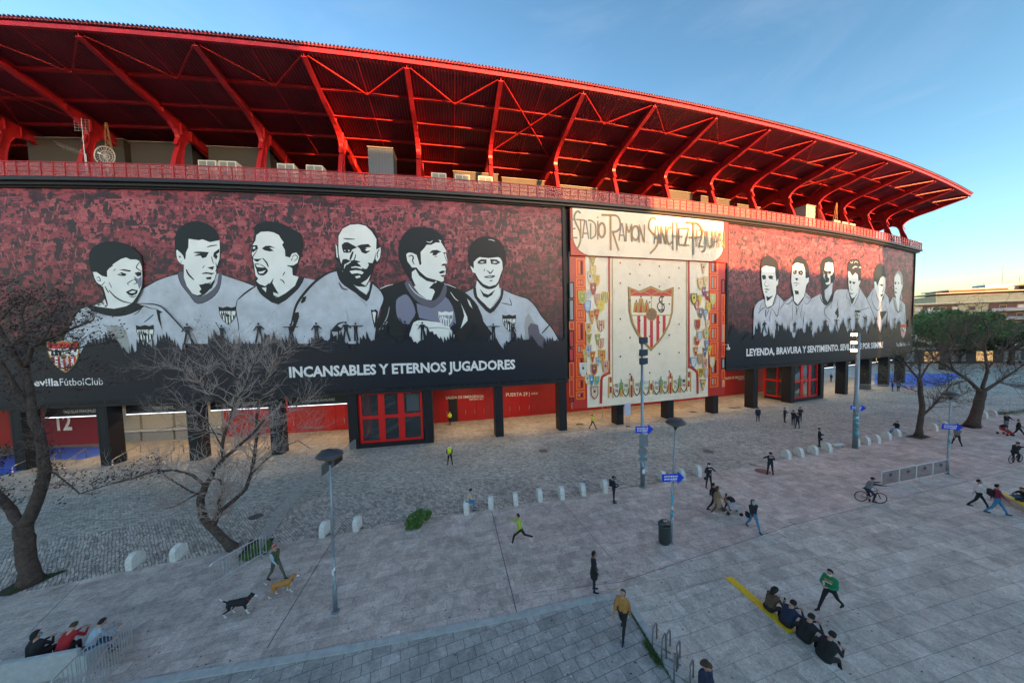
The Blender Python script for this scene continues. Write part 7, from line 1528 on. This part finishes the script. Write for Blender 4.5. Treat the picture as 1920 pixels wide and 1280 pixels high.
t, h, c, s_ = person('security guard in yellow vest and white mask standing on the cobbles', 844, 871, -92, top='hivis', sleeves='black', hair='pink', mask='white', la=(18, 12, 55, 35), ra=(18, 12, 55, 35), legsp=.2)
person('security guard in yellow vest standing by the open red door', 844, 797, -95, top='hivis', sleeves='hivis', mask='white', **fold)
person('steward with yellow shoulders walking under the mosaic mural', 1111, 803, -25, 'walk', top='hivis', sleeves='hivis', leg='navy')
t, h, c, s_ = person('young man in beige shirt sitting on a bollard looking at his phone', 0, 0, 12, top='beige', leg='bluejeans', shoes='navy', loc=G(876, 959)+Vector((.02, 0, 0)), seat=.62, lf=(78, 82), rf=(70, 78), lean=18, headp=25, **phone2); held(t, h, 1, 'phone', (.07, .012, .14), PH)
t, h, c, s_ = person('police officer with cap and backpack standing by the bollards, facing right', 1151, 942, -15, top='police', leg='police', cap='police', mask='black', **fold); bag(t, c+Vector((0, -.2, .0)), (.3, .18, .42), F('black'), 'backpack')
t, h, c, s_ = person('runner in lime top with white shoes crossing the plaza', 976, 1018, 175, top='lime', leg='black', shoes='white', sleeves='lime', lf=(45, 30), rf=(-30, 45), la=(-35, 10, 70, 0), ra=(35, 10, 80, 0), lean=10)
t, h, c, s_ = person('walker in pink cap and dark green vest following two dogs', 519, 1086, -12, 'walk', top='olive', sleeves='lblue', leg='khaki', cap='pink')
person('man in long black coat standing alone, hands in pockets', 1114, 1108, -8, top='black', leg='navy', skin=SKIND, coat=.22, la=(0, 14, 35, 20), ra=(0, 14, 35, 20), headp=8)
t, h, c, s_ = person('walker in orange-brown jacket with shoulder bag on the blue-grey paving', 1168, 1188, -125, 'walk', top='orange', sleeves='orange', leg='black', shoes='navy', hair='hair2', longhair=True); bag(t, c+Vector((.25, -.02, -.25)), (.14, .28, .32), F('camel'), 'shoulder_bag')
t, h, c, s_ = person('person in navy jacket at the bottom edge, head bowed', 1322, 1345, -70, top='navy', leg='navy', hair='hair2', headp=35, longhair=True, **phone2)
bd = G(1484, 1186)-G(1365, 1084); hb = math.degrees(math.atan2(bd.y, bd.x))+92
def onb(f): a, c = G(1365, 1084), G(1484, 1186); q_ = a+(c-a)*f; q_ = q_+Vector((math.cos(R(hb)), math.sin(R(hb)), 0))*.16; return q_
sit = dict(seat=.36, lf=(88, 100), rf=(84, 95), lean=26, headp=18)
q1 = lambda x, y: G(x, y, .45)*1.0
def gs(x, y): v = G(x, y, .5); v.z = 0; return v
t, h, c, s_ = person('seated woman with long dark hair and phone, first on the yellow bench', 0, 0, hb, top='brown', leg='black', longhair=True, loc=gs(1441, 1136), **sit, **phone2); held(t, h, 1, 'phone', (.07, .012, .14), PH)
person('seated man in navy jacket, second on the yellow bench', 0, 0, hb-4, top='navy', leg='black', mask='white', loc=gs(1473, 1162), bulk=1.3, **sit, **fold)
person('seated man in black jacket and beanie, third on the bench', 0, 0, hb-2, top='black', leg='black', cap=None, hair='black', loc=gs(1507, 1190), bulk=1.32, **sit, **fold)
t, h, c, s_ = person('seated man in black hoodie with white shoes, last on the bench', 0, 0, hb-6, top='black', leg='black', shoes='white', hair='black', loc=gs(1545, 1225), bulk=1.35, seat=.36, lf=(88, 100), rf=(72, 60), lean=24, headp=18, **phone2); held(t, h, 0, 'phone', (.07, .012, .14), PH)
t, h, c, s_ = person('man in green sweatshirt with printed chest striding left', 1556, 1142, -165, top='green', leg='black', shoes='black', lf=(-32, 12), rf=(34, 6), la=(15, 10, 75, 40), ra=(25, 10, 75, 40), headp=20, mask='white')
b = LB(); b.prism([(-.14, .02), (.12, -.02), (.13, .03), (-.13, .07)], lambda u, v, w_: c+Vector((u, .135+w_, v)), 0, .008); b.build('orange_print', mat('print_orange', (.6, .25, .03), .6), t)
for k, z in enumerate((-.04, -.07)): b = LB(); b.prism([(-.12, z), (.11, z-.03), (.11, z-.015), (-.12, z+.015)], lambda u, v, w_: c+Vector((u, .135+w_, v)), 0, .008); b.build('white_print', M_white, t)
pol = dict(top='police', leg='police', cap='police')
t, h, c, s_ = person('police officer facing the camera, hands on hips with hanging helmet', 1329, 914, -85, mask='white', la=HIP, ra=(15, 30, 60, 40), legsp=.2, **pol); sph_ = LB(); sph(sph_, Vector((.30, .10, .74)), .14, .9, 12); o = sph_.build('helmet', mat('helmet_black', (.015, .018, .018), .25), t, True)
b = LB(); b.prism([(-.12, .05), (.12, .05), (.12, .08), (-.12, .08)], lambda u, v, w_: c+Vector((u, .128+w_, v)), 0, .006); b.build('chest_mark', M_white, t)
t, h, c, s_ = person('police officer seen from behind, right hand on hip', 1444, 890, 75, la=HIP, ra=(20, 25, 70, 30), legsp=.18, **pol)
b = LB(); b.prism([(-.13, .06), (.13, .06), (.13, .10), (-.13, .10)], lambda u, v, w_: c+Vector((u, -.128-w_, v)), 0, .006); b.build('back_mark', M_white, t)
t, h, c, s_ = person('police officer with slung gear standing behind the bollards', 1536, 837, -40, **pol, **fold); bag(t, Vector((.24, .1, .8)), (.25, .2, .22), F('black'), 'gear_bag')
person('police officer nearest the camera in the group of three', 1495, 803, 85, la=(15, 12, 40, 20), ra=(15, 12, 40, 20), legsp=.2, **pol); person('police officer at the left of the group of three', 1487, 797, 20, **pol, **fold); person('police officer at the back of the group of three', 1500, 790, -100, **pol, **fold)
t, h, c, s_ = person('police officer standing alone between the group and the dark pillar', 1471, 791, -60, **pol, **fold); bag(t, Vector((.26, .1, .85)), (.2, .2, .3), F('black'), 'gear_bag')
person('man in dark jacket seen from behind near the dark pillar', 1421, 790, 60, top='navy', leg='black')
t, h, c, s_ = person('woman in camel coat pushing a pushchair', 1346, 962, -12, 'walk', top='camel', leg='brown', shoes='white', hair='hair2', longhair=True, coat=.35)
person('child in red jacket walking beside the pushchair', 1362, 958, -12, 'walk', top='red', leg='navy', s=.68); person('dark-clad companion behind the woman in the camel coat', 1338, 955, -10, 'walk', top='black', leg='black')
t, h, c, s_ = person('woman in black jacket and blue jeans looking at her phone', 1412, 992, -95, 'walk', top='black', leg='bluejeans', mask='blue', hair='hair2', longhair=True); bag(t, Vector((.27, -.05, .82)), (.14, .26, .3), F('black'), 'handbag')
t, h, c, s_ = person('seated person with blue mask on the bollard near the slim tree', 0, 0, 170, top='black', leg='bluejeans', mask='blue', hair='hair2', loc=G(1682, 816), seat=.64, lf=(75, 40), rf=(68, 45), lean=5, **fold)
person('man in brown hoodie walking away near the far lamp post', 1794, 834, 60, 'walk', top='hoodie', leg='black'); person('man in white top and black trousers walking at the right', 1834, 950, -40, 'walk', top='white', leg='black', mask='blue')
t, h, c, s_ = person('person in maroon top and blue jeans with black bag at the right', 1868, 963, -40, 'walk', top='maroon', leg='bluejeans', s=1.08); bag(t, c+Vector((-.1, -.2, -.1)), (.36, .2, .4), F('black'), 'backpack')
person('person in dark hoodie pushing a pushchair at the right edge', 1886, 806, -100, top='black', leg='grey', hood=True, la=(40, 6, 35, 0), ra=(40, 6, 35, 0)); person('dark-clad person bending forward at the right edge', 1909, 818, -60, 'walk', top='black', leg='black')
person('person in black top sitting at the very right edge by the yellow bench', 0, 0, 170, top='black', leg='navy', loc=gs(1928, 935), **sit, **fold)
person('left one of a couple standing by the far barriers', 1673, 733, -60, top='black', leg='jeans'); person('right one of a couple standing by the far barriers', 1684, 734, -120, top='grey', leg='black')
person('person in black under the arcade by the red doors', 1558, 716, -90, top='black', leg='black'); person('person in white top under the arcade by the red doors', 1574, 722, -60, 'walk', top='white', leg='grey'); person('child in green top behind the thick pole', 1609, 726, -90, top='green', leg='black', s=.75); person('person in black leaning forward beside the dark arcade pillar', 1621, 725, 150, 'walk', top='black', leg='black', lean=25)
person('person in dark clothes behind the thick-trunked tree', 1840, 757, -90, top='black', leg='black'); person('person in blue standing on the blue floor', 1722, 693, -90, top='navy', leg='jeans')
# three people on the concrete bench, seen from behind
bdir = math.degrees(math.atan2(nn.y, nn.x))
def gsb(x, y): v = G(x, y, .55); v.z = 0; return v
person('person in black hood with blue mask on the concrete bench', 0, 0, bdir-10, top='black', leg='black', hood=True, mask='blue', loc=gsb(62, 1232), bulk=1.25, seat=.45, lf=(86, 85), rf=(86, 85), lean=12, heady=-30, **fold); person('person in red jacket in the middle of the concrete bench', 0, 0, bdir-5, top='red', leg='black', hair='hair2', loc=gsb(112, 1222), seat=.45, lf=(86, 85), rf=(86, 85), lean=35, headp=25, **phone2)
person('person in pale blue shirt leaning forward at the end of the bench', 0, 0, bdir-35, top='lblue', leg='jeans', loc=gsb(166, 1213), seat=.47, lf=(82, 85), rf=(82, 85), lean=28, headp=15, **phone2)
# pushchair
def pushchair(x, y, hd, lab, c1):
    t = thing('pushchair', lab, 'pushchair', G(x, y), R(hd-90)); b = LB()
    for s_ in (-.22, .22): b.tube([(s_, -.45, 1.0), (s_, -.1, .5), (s_, .35, .14)], .014, 6); b.tube([(s_, .3, .6), (s_, -.35, .12)], .014, 6)
    b.tube([(-.22, -.45, 1.0), (.22, -.45, 1.0)], .018, 6); b.build('frame', M_steel, t)
    b = LB(); b.prism([(-.25, .45), (-.35, .85), (-.27, .87), (-.12, .5), (.2, .45), (.38, .25), (.32, .2), (.16, .36)], lambda u, v, w_: Vector((w_, u, v)), -.2, .2); b.build('seat', F(c1), t)
    b = LB(); b.lathe((0, -.12, .8), [(.24, 0), (.22, .1), (.13, .2), (.02, .24)], 12); b.build('canopy', F('black'), t, True)
    for sx in (-.24, .24):
        for sy in (-.35, .35): b = LB(); b.tube([(sx-.02, sy, .1), (sx+.02, sy, .1)], .1, 14); b.build('wheel', F('black'), t)
pushchair(1374, 962, -12, 'pushchair with light blue cover pushed by the woman in the camel coat', 'lblue'); pushchair(1885, 815, -100, 'small pushchair in front of the hooded person at the right', 'red')
# bicycles
def bicycle(p, hd, lab, col):
    t = thing('bicycle', lab, 'bicycle', p, R(hd)); t.scale = (.88, .88, .9); m_ = mat('frame_'+col, CL.get(col, (.02, .02, .02)), .3); L = 1.06
    for x in (0, L):
        b = LB(); N_ = 28; b.tube([(x+.35*math.cos(2*math.pi*k/N_), 0, .36+.35*math.sin(2*math.pi*k/N_)) for k in range(N_+1)], .026, 6, caps=False); w_ = b.build('wheel', mat('tyre', (.02, .02, .02), .8), t, True)
        b = LB()
        for k in range(14): a_ = 2*math.pi*k/14; b.bar((x, 0, .36), (x+.33*math.cos(a_), 0, .36+.33*math.sin(a_)), .004)
        b.tube([(x, -.04, .36), (x, .04, .36)], .03, 8); b.build('spokes', M_steel, w_)
    bb = Vector((.42, 0, .33)); st = Vector((.28, 0, .82)); hd_ = Vector((.86, 0, .86)); hl_ = Vector((.90, 0, .74)); b = LB()
    for a, c, r in ((bb, st, .018), (bb, hl_, .024), (st+Vector((.02, 0, -.08)), hd_, .02), (hd_, hl_, .022), (bb, Vector((0, .05, .36)), .012), (bb, Vector((0, -.05, .36)), .012), (st+Vector((.02, 0, -.1)), Vector((0, .05, .36)), .010), (hl_, Vector((L, .05, .36)), .015), (hl_, Vector((L, -.05, .36)), .015)): b.tube([a, c], r, 7)
    b.build('frame', m_, t, True); b = LB(); b.tube([st, st+Vector((-.03, 0, .12))], .014, 6); b.box(st+Vector((-.05, 0, .14)), (.26, .13, .05)); b.build('saddle', F('black'), t)
    b = LB(); b.tube([hd_, hd_+Vector((-.0, 0, .1))], .015, 6); b.tube([hd_+Vector((-.05, -.33, .12)), hd_+Vector((0, 0, .1)), hd_+Vector((-.05, .33, .12))], .014, 6); b.build('handlebar', F('black'), t)
    b = LB(); b.tube([(bb+Vector((0, -.04, 0))), (bb+Vector((0, .04, 0)))], .09, 14); b.bar(bb+Vector((0, .06, 0)), bb+Vector((.12, .06, -.12)), .02); b.bar(bb+Vector((0, -.06, 0)), bb+Vector((-.12, -.06, .12)), .02); b.box(bb+Vector((.12, .11, -.13)), (.09, .09, .02)); b.box(bb+Vector((-.12, -.11, .13)), (.09, .09, .02)); b.build('crankset', M_steel, t)
    b = LB(); b.tube([bb+(hl_-bb)*.4+Vector((-.03, 0, .05)), bb+(hl_-bb)*.4+Vector((.12, 0, .17))], .035, 8); b.build('bottle', F('red'), t)
w0_, w1_ = G(1614, 939), G(1651, 943); hdg = math.degrees(math.atan2((w1_-w0_).y, (w1_-w0_).x)); bicycle(w0_, hdg, 'black mountain bike with red bottle under the helmeted rider', 'black')
d_ = (w1_-w0_).normalized(); t, h, c, s_ = person('cyclist with helmet and grey vest straddling a mountain bike', 0, 0, hdg, top='grey', sleeves='navy', leg='navy', cap='black', loc=w0_+d_*.30, seat=.74, lf=(20, 15), rf=(48, 62), la=(62, 6, 8, -4), ra=(62, 6, 8, -4), lean=22)
q_ = G(1896, 868); bicycle(q_, 10, 'dark bicycle at the right edge of the picture', 'black'); person('dark-clad cyclist at the right edge of the picture', 0, 0, 10, top='black', leg='black', cap='black', loc=q_+Vector((.3, .05, 0)), seat=.82, lf=(20, 15), rf=(48, 62), la=(62, 6, 8, -4), ra=(62, 6, 8, -4), lean=30)
# dogs
def dog(x, y, hd, lab, c1, c2, s=1.):
    p = G(x, y); t = thing('dog', lab, 'dog', p, R(hd)); prim = []; A = lambda a, b_, r0, r1, m_: prim.append((Vector(a), Vector(b_), r0, r1, m_)); m1, m2 = F(c1), F(c2)
    A((.24, 0, .42), (.05, 0, .42), .13, .125, m1); A((.05, 0, .42), (-.25, 0, .44), .12, .095, m1); A((.27, 0, .40), (.30, 0, .33), .09, .06, m2); A((.28, 0, .46), (.42, 0, .58), .085, .065, m1); A((.44, 0, .60), (.50, 0, .59), .075, .055, m1); A((.52, 0, .57), (.62, 0, .55), .042, .028, m2)
    for s_ in (-1, 1): A((.42, s_*.05, .66), (.39, s_*.08, .60), .022, .012, m1)
    A((-.30, 0, .48), (-.45, 0, .56), .03, .022, m1); A((-.45, 0, .56), (-.54, 0, .66), .022, .012, m2)
    for s_, dx in ((-1, .10), (1, -.07)): A((.24, s_*.07, .36), (.24+dx*.4, s_*.08, .20), .05, .032, m1); A((.24+dx*.4, s_*.08, .20), (.24+dx, s_*.08, .04), .028, .022, m2); A((.24+dx, s_*.08, .025), (.29+dx, s_*.08, .022), .026, .022, m2)
    for s_, dx in ((-1, -.10), (1, .08)): A((-.24, s_*.07, .40), (-.18+dx*.4, s_*.08, .26), .075, .042, m1); A((-.18+dx*.4, s_*.08, .26), (-.30+dx, s_*.08, .15), .036, .024, m1); A((-.30+dx, s_*.08, .15), (-.27+dx, s_*.08, .04), .024, .02, m2); A((-.27+dx, s_*.08, .025), (-.22+dx, s_*.08, .022), .026, .022, m2)
    b = MB()
    for a, c, r0, r1, m_ in prim: b.tube([a*s, c*s], [r0*s, r1*s], 8); sph(b, a*s, r0*s); sph(b, c*s, r1*s)
    me = bpy.data.meshes.new('tmp'); me.from_pydata(b.v, [], b.f); o = bpy.data.objects.new('tmp', me); COL.objects.link(o); md_ = o.modifiers.new('r', 'REMESH'); md_.mode = 'VOXEL'; md_.voxel_size = .014; md_ = o.modifiers.new('s', 'SMOOTH'); md_.iterations = 2
    dg = bpy.context.evaluated_depsgraph_get(); me = bpy.data.meshes.new_from_object(o.evaluated_get(dg)); bpy.data.objects.remove(o); me.name = 'body'; me.materials.clear(); ml = [m1, m2]
    for m_ in ml: me.materials.append(m_)
    for pp in me.polygons:
        c_ = pp.center/s; bd_ = 9
        for a, c, r0, r1, m_ in prim:
            d = c-a; tt = max(0, min(1, (c_-a).dot(d)/max(1e-9, d.length_squared))); di = (c_-(a+d*tt)).length-(r0+(r1-r0)*tt)
            if di < bd_: bd_ = di; pp.material_index = ml.index(m_)
        pp.use_smooth = True
    o = bpy.data.objects.new('body', me); COL.objects.link(o); o.parent = t
    b = LB()
    for s_ in (-1, 1): sph(b, Vector((.515, s_*.035, .625))*s, .010*s, 1, 6)
    sph(b, Vector((.645, 0, .557))*s, .014*s, 1, 6); b.build('eyes_and_nose', F('black'), t)
    b = LB(); b.tube([(.36*s, -.0, .5*s), (.375*s, 0, .51*s)], .078*s, 12); b.build('collar', F('red'), t)
dog(447, 1150, 12, 'black dog with white paws trotting behind the walker', 'black', 'white', 1.15); dog(528, 1113, 25, 'brown dog with white legs trotting in front of the black dog', 'orange', 'white', 1.1)
